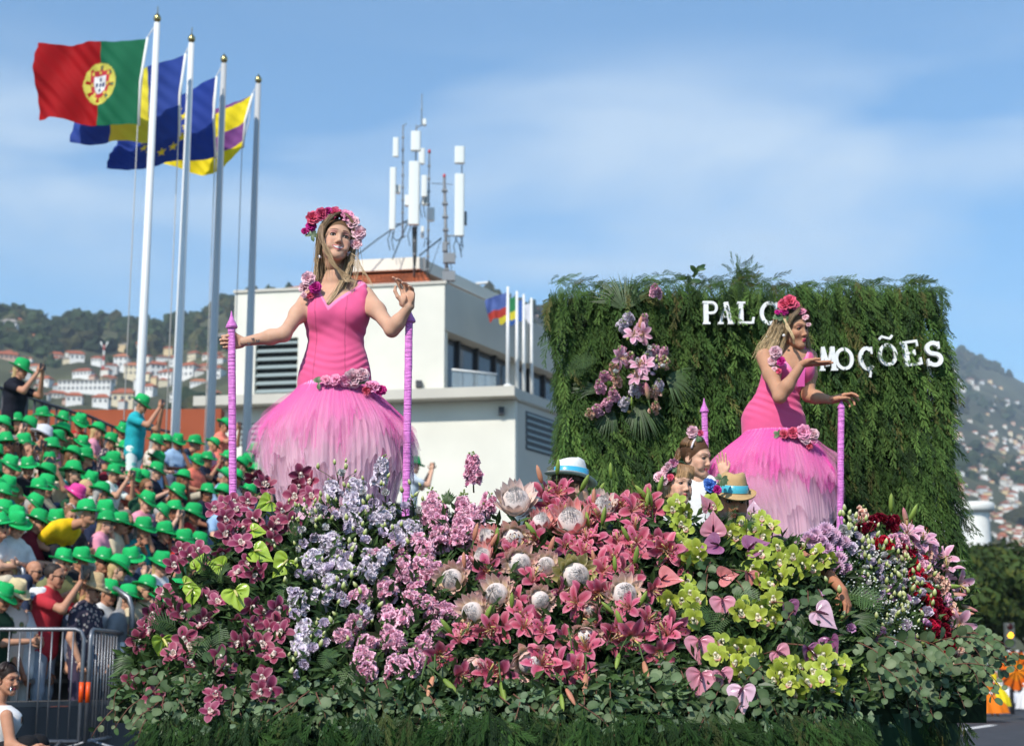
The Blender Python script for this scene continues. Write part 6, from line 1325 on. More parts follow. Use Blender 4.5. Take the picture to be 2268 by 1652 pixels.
def hand(B, o, x, y, z, curl, s=1.0, thumb=.4, spread=.0, k=.006):
    """o wrist, y along the fingers, z out of the back of the hand, x towards the thumb; curl: 4 bend triples in degrees (towards the palm)"""
    o, x, y, z = V(*o), nrm(x), nrm(y), nrm(z); T_ = lambda p: o + s * (x * p[0] + y * p[1] + z * p[2])
    mcp = [(.030, .084, 0), (.010, .089, .003), (-.010, .086, .002), (-.029, .077, -.002)]; ln = [(.040, .025, .020), (.045, .028, .021), (.041, .026, .021), (.032, .020, .018)]
    for i, m_ in enumerate(mcp): B.cap(T_((m_[0] * .55, .008, 0)), T_(m_), .0145 * s, .0105 * s, .012 * s)
    B.ell(T_((.0, .045, -.006)), V(.034, .042, .013) * s, .012 * s, np.stack([x, y, z], 1)); B.ell(T_((.022, .034, -.012)), V(.018, .03, .015) * s, .012 * s, np.stack([x, y, z], 1))
    for i in range(4):
        p = V(*mcp[i]); a = 0; sp = spread * (1.5 - i) * .12
        for j in range(3):
            a += R(curl[i][j]); d = V(math.sin(sp) * math.cos(a), math.cos(sp) * math.cos(a), -math.sin(a)); e = p + d * ln[i][j]; ra = (.0092, .0083, .0074, .0066)
            B.cap(T_(p), T_(e), ra[j] * s * (.92 if i == 3 else 1), ra[j + 1] * s * (.92 if i == 3 else 1), .0035 * s); p = e
    t0, t1 = V(.020, .022, -.008), V(.045, .050, -.014 - .02 * thumb); t2 = t1 + V(.016 - .03 * thumb, .030, -.012 * thumb); t3 = t2 + V(-.002 - .02 * thumb, .024, -.010 * thumb)
    B.cap(T_(t0), T_(t1), .0135 * s, .0110 * s, .01 * s).cap(T_(t1), T_(t2), .0105 * s, .0090 * s, .004 * s).cap(T_(t2), T_(t3), .0090 * s, .0070 * s, .004 * s)
def strands(paths, c0, c1, r, w=.006, jit=.10):
    """flat tapering locks; paths (n,k,3)"""
    b = MB()
    for p in paths:
        p = np.asarray(p); k = len(p); tn = np.gradient(p, axis=0); tn /= np.maximum(np.linalg.norm(tn, axis=1, keepdims=True), 1e-9); ou = p - p.mean(0); view = nrm(V(r.normal(0, .5), -1, r.normal(0, .3)))
        sd_ = np.cross(tn, view); sd_ /= np.maximum(np.linalg.norm(sd_, axis=1, keepdims=True), 1e-9); f = np.linspace(0, 1, k)[:, None]; ww = w * r.uniform(.6, 1.3) * np.sin(np.clip(f * 2.6 + .5, 0, math.pi)) ** .6 + .0004
        g_ = r.uniform(1 - jit * 2, 1 + jit * 2); c = (np.asarray(c0) * (1 - f) + np.asarray(c1) * f) * g_
        mid = p + np.cross(sd_, tn) * ww * .35
        b.add(np.concatenate([p - sd_ * ww, mid, p + sd_ * ww]), [q for j in range(k - 1) for q in ((j, j + 1, k + j + 1, k + j), (k + j, k + j + 1, 2 * k + j + 1, 2 * k + j))], None, np.concatenate([c * .9, c * 1.06, c * .9]))
    return b
def peony_mesh(seed, c1, c2, R0=.036): return ruffle(seed, 8, R0, c1, c2, 5, (6, 84), .16, 7, 6, .62, q=.10, tipw=.62).mesh('peony')
PEO = {'hot': peony_mesh(60, lin(206, 40, 92), lin(240, 110, 140)), 'pale': peony_mesh(61, lin(238, 160, 178), lin(250, 214, 220)), 'mag': peony_mesh(62, lin(170, 10, 96), lin(214, 50, 150)), 'pink': peony_mesh(63, lin(236, 110, 160), lin(250, 176, 206)), 'blue': peony_mesh(64, lin(40, 90, 180), lin(100, 150, 220))}
def peonies(parent, lst, Y, r, d=None, dz=.0):
    for x, y, sz, cl in lst:
        p = P(x, y, Y) + V(0, -r.uniform(0, .02), 0); o = link('peony', PEO[cl], m_petal, parent); o.matrix_parent_inverse = LOC[parent.name].inverted() if parent.name in LOC else parent.matrix_world.inverted()
        o.matrix_world = Matrix.Identity(4); o.matrix_basis = aim(nrm(V(r.normal(0, .3), -1, .25 + r.normal(0, .25)) if d is None else np.asarray(d) + r.normal(0, .2, 3)), p, r.uniform(0, 6), sz)
def sprigs(parent, lst, Y, r):
    for x, y in lst:
        b = MB(); p = P(x, y, Y)
        for k in range(7):
            d = nrm(V(r.normal(0, 1), -.4, r.normal(0, .8))); pv, U, Vv, nu, nv = petal(.035, .009, 10, -20, .2, .8, .6, 5, 3); M = aim(V(0, -1, .2), p, r.uniform(0, 6.28)); b.grid(xform(pv, M), nu, nv, V(.10, .17, .07) * r.uniform(.7, 1.4))
        b.build('leaf_sprig', m_leaf, parent)
def pxm(y, Y): return abs(P(1135, y, Y)[0] - P(1134, y, Y)[0])
def rows_loft(rows, Y):
    """rows (y, xl, xr, depth/width ratio, dy)"""
    out = []
    for y, a, b_, k, dy in rows: c = P((a + b_) / 2, y, Y + dy); rx = (b_ - a) / 2 * pxm(y, Y + dy); out.append((c[2], c[0], c[1], rx, rx * k))
    return sorted(out)
def skinmesh(geos):
    b = MB()
    for v, q, c in geos: b.add(v, q, None, c)
    return b
# tulle ------------------------------------------------------------
def tulle_mat(name, c1, c2, alpha, z0, z1):
    """net cloth dyed from c2 (hem) to c1 (waist)"""
    m = mat(name, (1, 1, 1), .85, .1, vcol=True, trans=.06, alpha=alpha); return m
m_tul = [tulle_mat('tulle_sheer', None, None, .16, 0, 1), tulle_mat('tulle_mid', None, None, .36, 0, 1), tulle_mat('tulle_lining', None, None, .98, 0, 1)]
def tulle(rows, Y, layers, parent, seed):
    L = rows_loft([(y, a, b_, .82, 0) for y, a, b_ in rows], Y); L = np.array(L); r = np.random.default_rng(seed)
    def streak(th, f, lo, hi, n): return sum(np.sin(th * int(r_[0]) + r_[1] + r_[2] * f) * r_[3] for r_ in [(r.integers(lo, hi), r.uniform(0, 6.3), r.normal(0, .8), r.uniform(.4, 1)) for _ in range(n)]) / n ** .5
    for li, (ytop, ybot, grow, mi, ct, cb, rag) in enumerate(layers):
        nt, nz_ = 520, 24; th = np.linspace(0, 2 * math.pi, nt, endpoint=False)[None, :]; f = np.linspace(0, 1, nz_)[:, None]; zt, zb = P(1134, ytop, Y)[2], P(1134, ybot, Y)[2]
        rg = rag * (.7 * streak(th, 0, 2, 7, 4) + .5 * streak(th, 0, 8, 24, 6) + .35 * streak(th, 0, 30, 90, 8)); z = zt + (zb + rg - zt) * f; zc = np.clip(z, L[0, 0], L[-1, 0]); cx, cy_, rx, ry = [cubic(zc.ravel(), L[:, 0], L[:, k]).reshape(zc.shape) for k in range(1, 5)]
        am = .006 + .018 * f ** .8; p1 = streak(th, f, 22, 130, 16); pl_ = am * (p1 * .8 + 2.2 * f * streak(th, f, 4, 13, 5)); lob = streak(th, f, 2, 8, 5); k = 1 + grow * f * (1 + .7 * lob) + .035 * f * lob + np.maximum(0, grow) * 1.0 * f ** 3 + pl_ + .03 * np.maximum(0, f - .75) * 4 * streak(th, f, 10, 40, 5)
        v = np.stack([cx + rx * k * np.cos(th), cy_ + ry * k * np.sin(th), z], -1).reshape(-1, 3); cc = np.asarray(ct) * (1 - f[..., None]) + np.asarray(cb) * f[..., None]; c = (cc * (1 + .025 * p1[..., None])).reshape(-1, 3)
        i, j = np.meshgrid(np.arange(nz_ - 1), np.arange(nt), indexing='ij'); a = i * nt + j; a2 = i * nt + (j + 1) % nt; q = np.stack([a, a + nt, a2 + nt, a2], -1).reshape(-1, 4)
        b = MB(); b.add(v, q, None, c); b.build('tulle_layer', m_tul[mi], parent)
HOT, MID, PAL = V(*lin(252, 104, 188)), V(*lin(254, 172, 212)), V(*lin(255, 214, 228))
def curtain(M, r, n, drop, s_only=(-1, 1)):
    out = []
    for i in range(n):
        s = s_only[i % len(s_only)]; j = r.uniform(0, .014); e = r.uniform(-.012, .016)
        pts = np.array([(s * .003, .050 + e * .5, .120 + j), (s * .028, .066 + e, .112 + j * .6), (s * (.054 + j), .056 + e, .080), (s * (.070 + j), .036 + e, .035), (s * (.077 + j), .016 + e, -.015), (s * (.078 + j), .004 + e, -.055)])
        p = xform(pts, M); t = np.linspace(0, 1, 6); tt = np.linspace(0, 1, 9); p = np.stack([cubic(tt, t, p[:, k]) for k in range(3)], 1); d = drop(s, p[-1], r); out.append(np.concatenate([p, d]))
    return out
# ---------------------------------------------------------------- woman standing upright
def woman_one():
    r = np.random.default_rng(3); Y = 7.4; foot = P(742, 1245, Y); foot[2] = PLAT
    K = pxm(700, Y)
    tor = [(632, 716, 770, .7, .03), (645, 694, 800, .62, .02), (670, 678, 812, .66, 0), (700, 673, 817, .70, 0), (728, 679, 809, .68, 0), (757, 684, 803, .68, 0), (790, 676, 811, .70, 0), (815, 667, 817, .72, 0), (840, 662, 820, .74, 0), (880, 662, 820, .76, 0), (960, 680, 800, .8, 0)]
    B = Body(); B.loft(rows_loft(tor, Y), .03)
    nb, nt_ = P(740, 640, Y + .03), P(743, 585, Y + .02); B.cap(nb, nt_, .050, .045, .03)
    B.cap(P(700, 640, Y + .02), P(740, 622, Y + .03), .026, .045, .04).cap(P(790, 636, Y + .02), P(744, 620, Y + .03), .026, .045, .04)
    for x in (710, 779): B.ell(P(x, 698, Y - .062), (.052, .050, .052), .045)
    Sl, El, Wl = P(684, 660, Y + .01), P(629, 741, Y - .16), P(540, 757, Y - .13); Sr, Er, Wr = P(809, 653, Y + .01), P(868, 731, Y - .16), P(905, 681, Y - .21)
    for S_, E_, W_ in ((Sl, El, Wl), (Sr, Er, Wr)):
        B.cap(S_, S_ * .55 + E_ * .45, .042, .039, .03).cap(S_ * .55 + E_ * .45, E_, .037, .031, .03); mid = E_ * .68 + W_ * .32; B.cap(E_, mid, .031, .034, .025).cap(mid, W_, .033, .0215, .025)
    for s in (-1, 1): B.cap(P(742 + s * 36, 880, Y), V(foot[0] + s * .09, foot[1], PLAT + .1), .085, .045, .03)
    v, q = B.surf(.0065); body = (v, q, np.tile(SKW, (len(v), 1)) * (1 + .04 * fbm(v[:, 0] * 9, v[:, 2] * 9, 1)[:, None]))
    H = Body(); H.cap(Wl * .9 + El * .1, Wl, .0205, .0205, .01)
    g_ = [(58, 78, 50)] * 4; hand(H, Wl + V(-.004, .012, 0), V(.1, 0, 1), V(-1, -.05, -.02), V(.0, 1, .1), [(48, 82, 50), (52, 84, 52), (54, 84, 54), (56, 86, 54)], .88, .9)
    H.cap(Wr * .9 + Er * .1, Wr, .0205, .0205, .01)
    hand(H, Wr, V(-1, -.15, .1), V(-.06, .08, 1), V(.55, .8, .05), [(14, 22, 14), (30, 32, 18), (34, 36, 22), (30, 34, 22)], .90, .1, 1.6)
    hv, hq = H.surf(.0026); hands = (hv, hq, np.tile(SKW * (1.0, .97, .95), (len(hv), 1)))
    M = face_frame(P(745, 536, Y - .02), R(17), R(5), R(-8), 1.0); HC = V(*lin(120, 92, 66)) ; HB = V(*lin(196, 166, 126))
    xv, xq, xc = head_geo(.0023, SKW, HC, 'smile'); root = skinmesh([body, hands, (xform(xv, M), xq, xc)]).build('person', m_skin)
    root['label'] = 'smiling upright woman in a pink mermaid dress holding a satin pole'; root['category'] = 'person'
    # dress
    D = Body(); D.loft([(a, b_, c, d + .006, e + .006) for a, b_, c, d, e in rows_loft(tor[1:10], Y)], .02)
    for x in (710, 779): D.ell(P(x, 698, Y - .062), (.058, .056, .058), .045)
    for pts in ([(702, 672, -.060), (698, 655, -.045), (699, 641, -.005), (702, 677, .05), (704, 670, .075)], [(800, 668, -.055), (802, 650, -.042), (800, 636, -.005), (796, 633, .04), (790, 670, .075)]):
        pp = [P(x, y, Y + d) for x, y, d in pts]
        for a, c in zip(pp[:-1], pp[1:]): D.cap(a, c, .019, .019, .03, (0, 1, 0), .8)
    vx, vz = P(733, 690, Y)[0], P(733, 690, Y)[2]; zl = P(700, 642, Y); zr_ = P(796, 636, Y)
    def cut(F, X, Yg, Z):
        sl_ = (zl[2] - vz) / (vx - zl[0]) * 1.25; sr_ = (zr_[2] - vz) / (zr_[0] - vx) * 1.05
        line = vz + np.where(X < vx, (vx - X) * sl_, (X - vx) * sr_); g1 = np.where(Yg < Y - .005, (Z - line) * .75, -1)
        line2 = vz + .035 + np.abs(X - (vx + .03)) * .25; g2 = np.where(Yg >= Y - .005, (Z - line2 - 10 * (np.abs(X - vx - .03) > .085)), -1)
        wr = .0022 * np.clip((Y - Yg) / .06, 0, 1) * np.sin((Z - .6 * (X - vx) ** 2 * 4) * 165 + 2.5 * np.sin(X * 14)) * np.exp(-((Z - P(740, 808, Y)[2]) / .06) ** 2) + .0016 * np.sin(Z * 120 + X * 60) * np.exp(-((Z - P(740, 745, Y)[2]) / .05) ** 2)
        return np.maximum(np.maximum(F + wr, g1), g2)
    dv, dq = D.surf(.0048, cut); b = MB(); sl_ = (zl[2] - vz) / (vx - zl[0]) * 1.25; sr_ = (zr_[2] - vz) / (zr_[0] - vx) * 1.05
    ln_ = vz + np.where(dv[:, 0] < vx, (vx - dv[:, 0]) * sl_, (dv[:, 0] - vx) * sr_); tm = ((ln_ - dv[:, 2] < .022) & (dv[:, 1] < Y))[:, None]; sm_ = (np.abs(np.abs(dv[:, 0] - vx - .012) - .068 - .05 * np.abs(dv[:, 2] - P(740, 757, Y)[2])) < .0028)[:, None] & (dv[:, 1:2] < Y); b.add(dv, dq, None, np.where(tm, TRC, np.where(sm_, DRC * .72, DRC))); b.build('dress', m_dress, root)
    b = MB(); b.tube([P(806, 632, Y - .01), P(812, 660, Y - .03), P(818, 690, Y - .035)], .005, 6); b.build('armhole_trim', m_trim, root)
    tulle([(852, 664, 818), (866, 656, 832), (885, 640, 850), (910, 618, 872), (945, 598, 893), (1000, 590, 902), (1060, 596, 896), (1130, 610, 882), (1245, 640, 860)], Y,
          [(850, 1240, -.34, 2, MID, PAL, .01), (850, 1180, -.20, 1, MID, PAL, .04), (850, 1120, -.10, 1, MID, PAL, .05), (850, 1075, -.02, 1, HOT * .4 + MID * .6, PAL, .07), (850, 1050, .05, 1, HOT * .4 + MID * .6, PAL, .09), (850, 1000, -.03, 1, HOT, HOT * .6 + MID * .4, .10), (850, 980, .04, 1, HOT, HOT * .6 + MID * .4, .13), (850, 950, .06, 0, HOT, HOT, .12), (850, 1030, .06, 0, MID, PAL, .12), (850, 1000, .08, 0, HOT, MID, .12), (850, 965, .10, 0, HOT, MID, .11)], root, 5)
    # hair
    MI = M; paths = []
    for i in range(2200):
        s = -1 if i % 2 else 1; az = R(r.uniform(58, 178)); st = .012 * s; y0 = r.uniform(-.06, .068)
        el = np.linspace(1.35, 0, 7); R_ = (.080, .100, .093); jit = r.uniform(0, .012)
        pp = [V(s * .004 + s * (R_[0] + jit) * math.sin(az) * math.cos(e), -.012 + (R_[1] + jit) * math.cos(az) * math.cos(e) * (1 if az > 1.4 else .72) + (y0 * .5) * math.sin(e), .036 + (R_[2] + jit) * math.sin(e)) for e in el]
        p = xform(np.array(pp), MI); last = p[-1].copy(); L_ = r.uniform(.20, .30) if s > 0 or True else .2
        right = last[0] > M[0][3]; tail = []
        for k in range(1, 9):
            f = k / 8
            if not right: tail.append(last + V(-.018 * f + .01 * f * f + r.normal(0, .002), .02 * f + .03 * f, -.235 * f * r.uniform(.97, 1.03)))
            else:
                fwd = az < R(118)
                tail.append(last + (V(-.005 * f - .105 * f ** 2.2, -.055 * f - .04 * f * f, -.36 * f) if fwd else V(-.01 * f, .03 * f, -.22 * f)) + r.normal(0, .003, 3))
        paths.append(np.concatenate([p, tail]))
    paths += curtain(M, r, 700, lambda s, q, r: [q + (V(-.012 * f, .03 * f, -.17 * f) if q[0] < M[0][3] else V(-.004 * f - .10 * f ** 2.2, -.05 * f, -.30 * f)) + r.normal(0, .002, 3) for f in np.linspace(.167, 1, 6)])
    hb = strands(paths, HC * .7, HB, r, .0017, .26)
    fly = []
    for i in range(16):     # loose windblown strands across the face
        a = P(712 + r.normal(0, 3), 500, Y - .11); fly.append([a, P(714 + r.normal(0, 2), 530, Y - .125), P(724 + r.normal(0, 3), 556, Y - .128), P(742 + r.normal(0, 4), 588, Y - .12), P(762 + r.normal(0, 5), 612, Y - .10), P(770 + r.normal(0, 8), 625, Y - .10)])
    for i in range(5): fly.append([P(776, 560 + 4 * i, Y - .06), P(790, 570 + 6 * i, Y - .06), P(800 + 4 * i, 590 + 6 * i, Y - .05), P(804 + 6 * i, 612 + 7 * i, Y - .05)])
    def resamp(p, k=12): p = np.array(p); t = np.linspace(0, 1, len(p)); tt = np.linspace(0, 1, k); return np.stack([cubic(tt, t, p[:, i]) for i in range(3)], 1)
    hb.merge(strands([resamp(p) for p in fly[:16]], HC, HB, r, .0022)); hb.merge(strands([resamp(p) for p in fly[16:]], HB, HB, r, .0012))
    hb.merge(strands([p + np.linspace(0, 1, len(p))[:, None] ** 1.5 * (V(r.normal(.02, .03), r.normal(-.01, .02), r.uniform(-.02, .03))) for p in paths[::22]], HC, HB * 1.1, r, .0007)); hb.build('hair', m_hair, root)
    # flower crown, shoulder and hip flowers, earrings, tattoo
    cr_ = MB(); cr_.tube([P(690, 520, Y + .0), P(697, 495, Y - .02), P(715, 481, Y - .04), P(745, 475, Y - .05), P(775, 484, Y - .03), P(790, 510, Y), P(792, 535, Y + .01)], .008, 6, (.05, .1, .04)); crn = cr_.build('flower_crown', m_leaf, root)
    peonies(crn, [(694, 485, .95, 'hot'), (713, 478, .95, 'hot'), (741, 474, 1.0, 'hot'), (689, 502, .75, 'mag'), (676, 513, .5, 'mag'), (769, 480, .95, 'pink'), (782, 495, .95, 'pale'), (795, 517, 1.0, 'pale'), (789, 540, .8, 'pale'), (727, 468, .6, 'mag'), (757, 476, .6, 'hot')], Y - .03, r)
    sprigs(crn, [(690, 522), (780, 515), (758, 486)], Y - .04, r)
    cs = MB(); cs.tube([P(680, 625, Y - .05), P(692, 645, Y - .06)], .01, 6, (.05, .1, .04)); co_ = cs.build('shoulder_corsage', m_leaf, root)
    peonies(co_, [(684, 619, .95, 'pale'), (674, 637, .8, 'pale'), (699, 638, .85, 'mag'), (687, 656, .5, 'hot'), (674, 656, .4, 'pale')], Y - .09, r)
    hp = MB(); hp.tube([P(715, 846, Y - .135), P(760, 842, Y - .145), P(810, 845, Y - .13), P(845, 862, Y - .10)], .01, 6, (.05, .1, .04)); ho_ = hp.build('hip_garland', m_leaf, root)
    peonies(ho_, [(722, 843, .7, 'pink'), (744, 843, .8, 'pink'), (783, 839, 1.25, 'pale'), (803, 831, .9, 'pale'), (826, 856, 1.0, 'pink'), (844, 864, .75, 'mag'), (812, 866, .6, 'hot'), (765, 845, .8, 'pink')], Y - .17, r); sprigs(ho_, [(706, 848), (808, 850)], Y - .18, r)
    m_jew = mat('jewellery', (.75, .72, .78), .15, .8, metal=.7)
    for x, y in ((709, 569), (771, 562)):
        b = MB(); c = P(x, y, Y - .06)
        for k in range(8): d = r.normal(0, .0045, 3); b.add(IV * .0034 + c + d, None, IF)
        b.build('earring', m_jew, root)
    b = MB()
    for x, y, s in ((571, 756, 5.2), (560, 751, 4.0), (551, 762, 5.0)):
        f = (x - 540) / 89; c = Wl * (1 - f) + El * f; c = P(x, y, c[1] - .0385 + .008 * (1 - f)); k = s * K
        for a, l in ((35, 1), (145, 1), (215, .7), (325, .7)): d = V(math.cos(R(a)), 0, math.sin(R(a))) * k * l; n_ = V(-d[2], 0, d[0]) * .45; b.add([c, c + d * .7 + n_, c + d, c + d * .6 - n_], [(0, 1, 2, 3)])
    b.build('tattoo', mat('tattoo_ink', (.05, .045, .05), .7), root)
    # nails
    return root
woman_one()
# ---------------------------------------------------------------- woman bending and blowing a kiss
def woman_two():
    r = np.random.default_rng(4); Y = 8.85; K = pxm(850, Y); foot = P(1715, 1240, Y); foot[2] = PLAT
    tor = [(770, 1722, 1780, .75, 0), (784, 1700, 1797, .66, 0), (805, 1690, 1800, .70, 0), (828, 1689, 1794, .74, -.01), (852, 1683, 1780, .76, 0), (876, 1673, 1769, .76, 0), (900, 1655, 1772, .78, .02), (922, 1645, 1780, .8, .03), (948, 1645, 1783, .8, .03), (985, 1648, 1783, .8, .03), (1060, 1665, 1770, .8, .03)]
    B = Body(); B.loft(rows_loft(tor, Y), .03); B.cap(P(1748, 785, Y), P(1756, 742, Y - .03), .050, .046, .03)
    B.cap(P(1702, 786, Y - .03), P(1742, 770, Y), .028, .045, .04).cap(P(1790, 786, Y + .05), P(1752, 770, Y), .028, .045, .04)
    for x, d in ((1735, -.085), (1778, -.045)): B.ell(P(x, 826, Y + d), (.055, .053, .055), .045)
    Sl, El, Wl = P(1694, 791, Y - .07), P(1727, 879, Y - .24), P(1776, 807, Y - .28); Sr, Er, Wr = P(1792, 792, Y + .07), P(1791, 876, Y - .05), P(1840, 886, Y - .13)
    for S_, E_, W_ in ((Sl, El, Wl), (Sr, Er, Wr)):
        B.cap(S_, S_ * .55 + E_ * .45, .050, .045, .03).cap(S_ * .55 + E_ * .45, E_, .043, .034, .03); mid = E_ * .68 + W_ * .32; B.cap(E_, mid, .034, .037, .025).cap(mid, W_, .036, .023, .025)
    for s in (-1, 1): B.cap(P(1715 + s * 30, 990, Y), V(foot[0] + s * .09, foot[1], PLAT + .1), .09, .05, .03)
    v, q = B.surf(.0068); body = (v, q, np.tile(SKT, (len(v), 1)))
    H = Body(); H.cap(Wl * .9 + El * .1, Wl, .022, .022, .01); hand(H, Wl, V(-.1, -1, .1), V(1, -.1, .05), V(.05, -.1, -1), [(-4, 3, 3)] * 4, .92, -.2, .3)
    H.cap(Wr * .9 + Er * .1, Wr, .022, .022, .01); hand(H, Wr, V(-.1, -1, .35), V(1, -.1, .22), V(-.15, .3, 1), [(10, 26, 18), (14, 34, 24), (24, 42, 26), (30, 44, 26)], .94, .5, 1.0)
    hv, hq = H.surf(.003); hands = (hv, hq, np.tile(SKT * (1.05, .97, .95), (len(hv), 1)))
    M = face_frame(P(1757, 729, Y - .06), R(37), R(-11), R(9), .96); HC = V(*lin(112, 88, 64)); HB = V(*lin(190, 164, 122))
    xv, xq, xc = head_geo(.0026, SKT, HC, 'kiss', lip=(190, 70, 100)); root = skinmesh([body, hands, (xform(xv, M), xq, xc)]).build('person', m_skin)
    root['label'] = 'bending woman in a pink dress blowing a kiss in front of the hedge'; root['category'] = 'person'
    D = Body(); D.loft([(a, b_, c, d + .006, e + .006) for a, b_, c, d, e in rows_loft(tor[1:], Y)], .02)
    for x, d in ((1735, -.085), (1778, -.045)): D.ell(P(x, 826, Y + d), (.061, .059, .061), .045)
    for pts in ([(1708, 815, -.10), (1706, 795, -.09), (1708, 778, -.05), (1712, 774, .02), (1712, 800, .10)], [(1788, 815, -.05), (1788, 795, -.04), (1784, 776, .0), (1780, 772, .05), (1775, 800, .12)]):
        pp = [P(x, y, Y + d) for x, y, d in pts]
        for a, c in zip(pp[:-1], pp[1:]): D.cap(a, c, .021, .021, .03, (0, 1, 0), .8)
    vx, vz = P(1760, 850, Y)[0], P(1760, 848, Y)[2]
    def cut(F, X, Yg, Z):
        line = vz + np.where(X < vx, (vx - X) * 1.6, (X - vx) * 2.6); g1 = np.where(Yg < Y - .01, (Z - line) * .6, -1)
        wr = .0042 * np.clip((Y + .03 - Yg) / .07, 0, 1) * np.sin((Z + .35 * (X - vx)) * 130 + 3 * np.sin(X * 9)) * np.exp(-((Z - P(1700, 892, Y)[2]) / .075) ** 2)
        return np.maximum(F + wr, g1)
    dv, dq = D.surf(.0055, cut); b = MB(); ln_ = vz + np.where(dv[:, 0] < vx, (vx - dv[:, 0]) * 1.6, (dv[:, 0] - vx) * 2.6); b.add(dv, dq, None, np.where(((ln_ - dv[:, 2] < .045) & (dv[:, 1] < Y - .01))[:, None], TRC, DRC)); b.build('dress', m_dress, root)
    b = MB(); a, c = P(1776, 764, Y - .02), P(1775, 856, Y - .13); w = V(.026, 0, 0); n_ = 12; pts = []      # loose satin ribbon from the shoulder
    for i in range(n_): f = i / (n_ - 1); q_ = a * (1 - f) + c * f + V(.006 * math.sin(f * 6), -.03 * math.sin(f * 3.1), 0); pts += [q_ - w * .8, q_ + w * .8]
    b.grid(pts, n_, 2); b.build('shoulder_ribbon', mat('sheer_ribbon', lin(226, 90, 170, .9), .4, .4, alpha=.8), root)
    tulle([(955, 1650, 1784), (968, 1638, 1796), (985, 1618, 1808), (1010, 1596, 1822), (1040, 1585, 1833), (1085, 1582, 1838), (1130, 1600, 1842), (1190, 1625, 1842), (1240, 1640, 1835)], Y,
          [(955, 1240, -.22, 2, MID, PAL, .01), (955, 1210, -.10, 1, MID, PAL, .03), (955, 1180, -.03, 1, HOT * .3 + MID * .7, PAL, .05), (955, 1150, .02, 1, HOT * .4 + MID * .6, PAL, .06), (955, 1085, -.03, 1, HOT, HOT * .7 + MID * .3, .10), (955, 1075, .03, 1, HOT, HOT, .11), (955, 1055, .05, 1, HOT, HOT, .12), (955, 1100, .08, 0, HOT, MID, .13), (955, 1050, .12, 0, HOT, MID, .12)], root, 9)
    paths = []
    for i in range(1900):
        s = -1 if i % 2 else 1; az = R(r.uniform(66, 178)); y0 = r.uniform(-.06, .05); el = np.linspace(1.35, 0, 7); R_ = (.080, .100, .093); jit = r.uniform(0, .012)
        p = xform(np.array([V(s * .004 + s * (R_[0] + jit) * math.sin(az) * math.cos(e), -.012 + (R_[1] + jit) * math.cos(az) * math.cos(e) * (1 if az > 1.4 else .5) + y0 * .5 * math.sin(e), .036 + (R_[2] + jit) * math.sin(e)) for e in el]), M); last = p[-1].copy()
        far = last[0] > M[0][3] + .03
        tail = [last + (V(-.07 * f - .01 * f * f, .02 * f, -.185 * f) if not far else V(.03 * f, 0, -.16 * f)) * r.uniform(.8, 1.1) + r.normal(0, .003, 3) for f in np.linspace(.125, 1, 8)]
        paths.append(np.concatenate([p, tail]))
    paths += curtain(M, r, 600, lambda s, q, r: [q + (V(-.055 * f, .02 * f, -.15 * f) if q[0] < M[0][3] + .02 else V(.01 * f, 0, -.12 * f)) + r.normal(0, .002, 3) for f in np.linspace(.167, 1, 6)])
    hb = strands(paths, HC * .75, HB, r, .0020, .26)
    def resamp(p, k=12): p = np.array(p); t = np.linspace(0, 1, len(p)); tt = np.linspace(0, 1, k); return np.stack([cubic(tt, t, p[:, i]) for i in range(3)], 1)
    hb.merge(strands([resamp([P(1738 + r.normal(0, 2), 706, Y - .15), P(1746 + r.normal(0, 2), 726, Y - .19), P(1756 + r.normal(0, 2), 745, Y - .20), P(1757 + r.normal(0, 2), 762, Y - .18)]) for i in range(8)], HB, HB, r, .002))
    hb.merge(strands([p + np.linspace(0, 1, len(p))[:, None] ** 1.5 * (V(r.normal(-.02, .03), r.normal(0, .02), r.uniform(-.02, .03))) for p in paths[::22]], HC, HB * 1.1, r, .0008)); hb.build('hair', m_hair, root)
    c_ = MB(); c_.tube([P(1716, 712, Y - .06), P(1722, 695, Y - .1), P(1745, 680, Y - .1), P(1772, 688, Y - .06), P(1782, 710, Y - .04)], .008, 6, (.05, .1, .04)); crn = c_.build('flower_crown', m_leaf, root)
    peonies(crn, [(1748, 670, 1.15, 'hot'), (1736, 676, 1.0, 'hot'), (1760, 676, .8, 'hot'), (1737, 690, .75, 'mag'), (1721, 693, .45, 'mag'), (1775, 690, .7, 'pink'), (1783, 704, .55, 'pale'), (1790, 720, .4, 'pale')], Y - .12, r); sprigs(crn, [(1724, 706), (1736, 706)], Y - .13, r)
    cs = MB(); cs.tube([P(1708, 790, Y - .1), P(1722, 812, Y - .11)], .01, 6, (.05, .1, .04)); co_ = cs.build('shoulder_corsage', m_leaf, root)
    peonies(co_, [(1717, 781, 1.0, 'pale'), (1711, 799, .75, 'pale'), (1728, 801, .75, 'mag'), (1715, 817, .45, 'pale'), (1724, 822, .5, 'hot')], Y - .19, r)
    hp = MB(); hp.tube([P(1738, 962, Y - .18), P(1770, 962, Y - .18), P(1800, 975, Y - .1)], .01, 6, (.05, .1, .04)); ho_ = hp.build('hip_garland', m_leaf, root)
    peonies(ho_, [(1736, 962, .75, 'hot'), (1757, 959, .95, 'hot'), (1779, 958, 1.2, 'pink'), (1786, 968, 1.2, 'pale'), (1800, 975, .8, 'pink'), (1800, 962, .9, 'pale'), (1793, 988, .55, 'hot')], Y - .21, r); sprigs(ho_, [(1725, 963)], Y - .2, r)
    b = MB(); b.add(IV * .009 + P(1736, 743, Y - .15), None, IF); b.build('earring', mat('pearl', (.8, .78, .74), .25, .6), root)
    return root
woman_two()
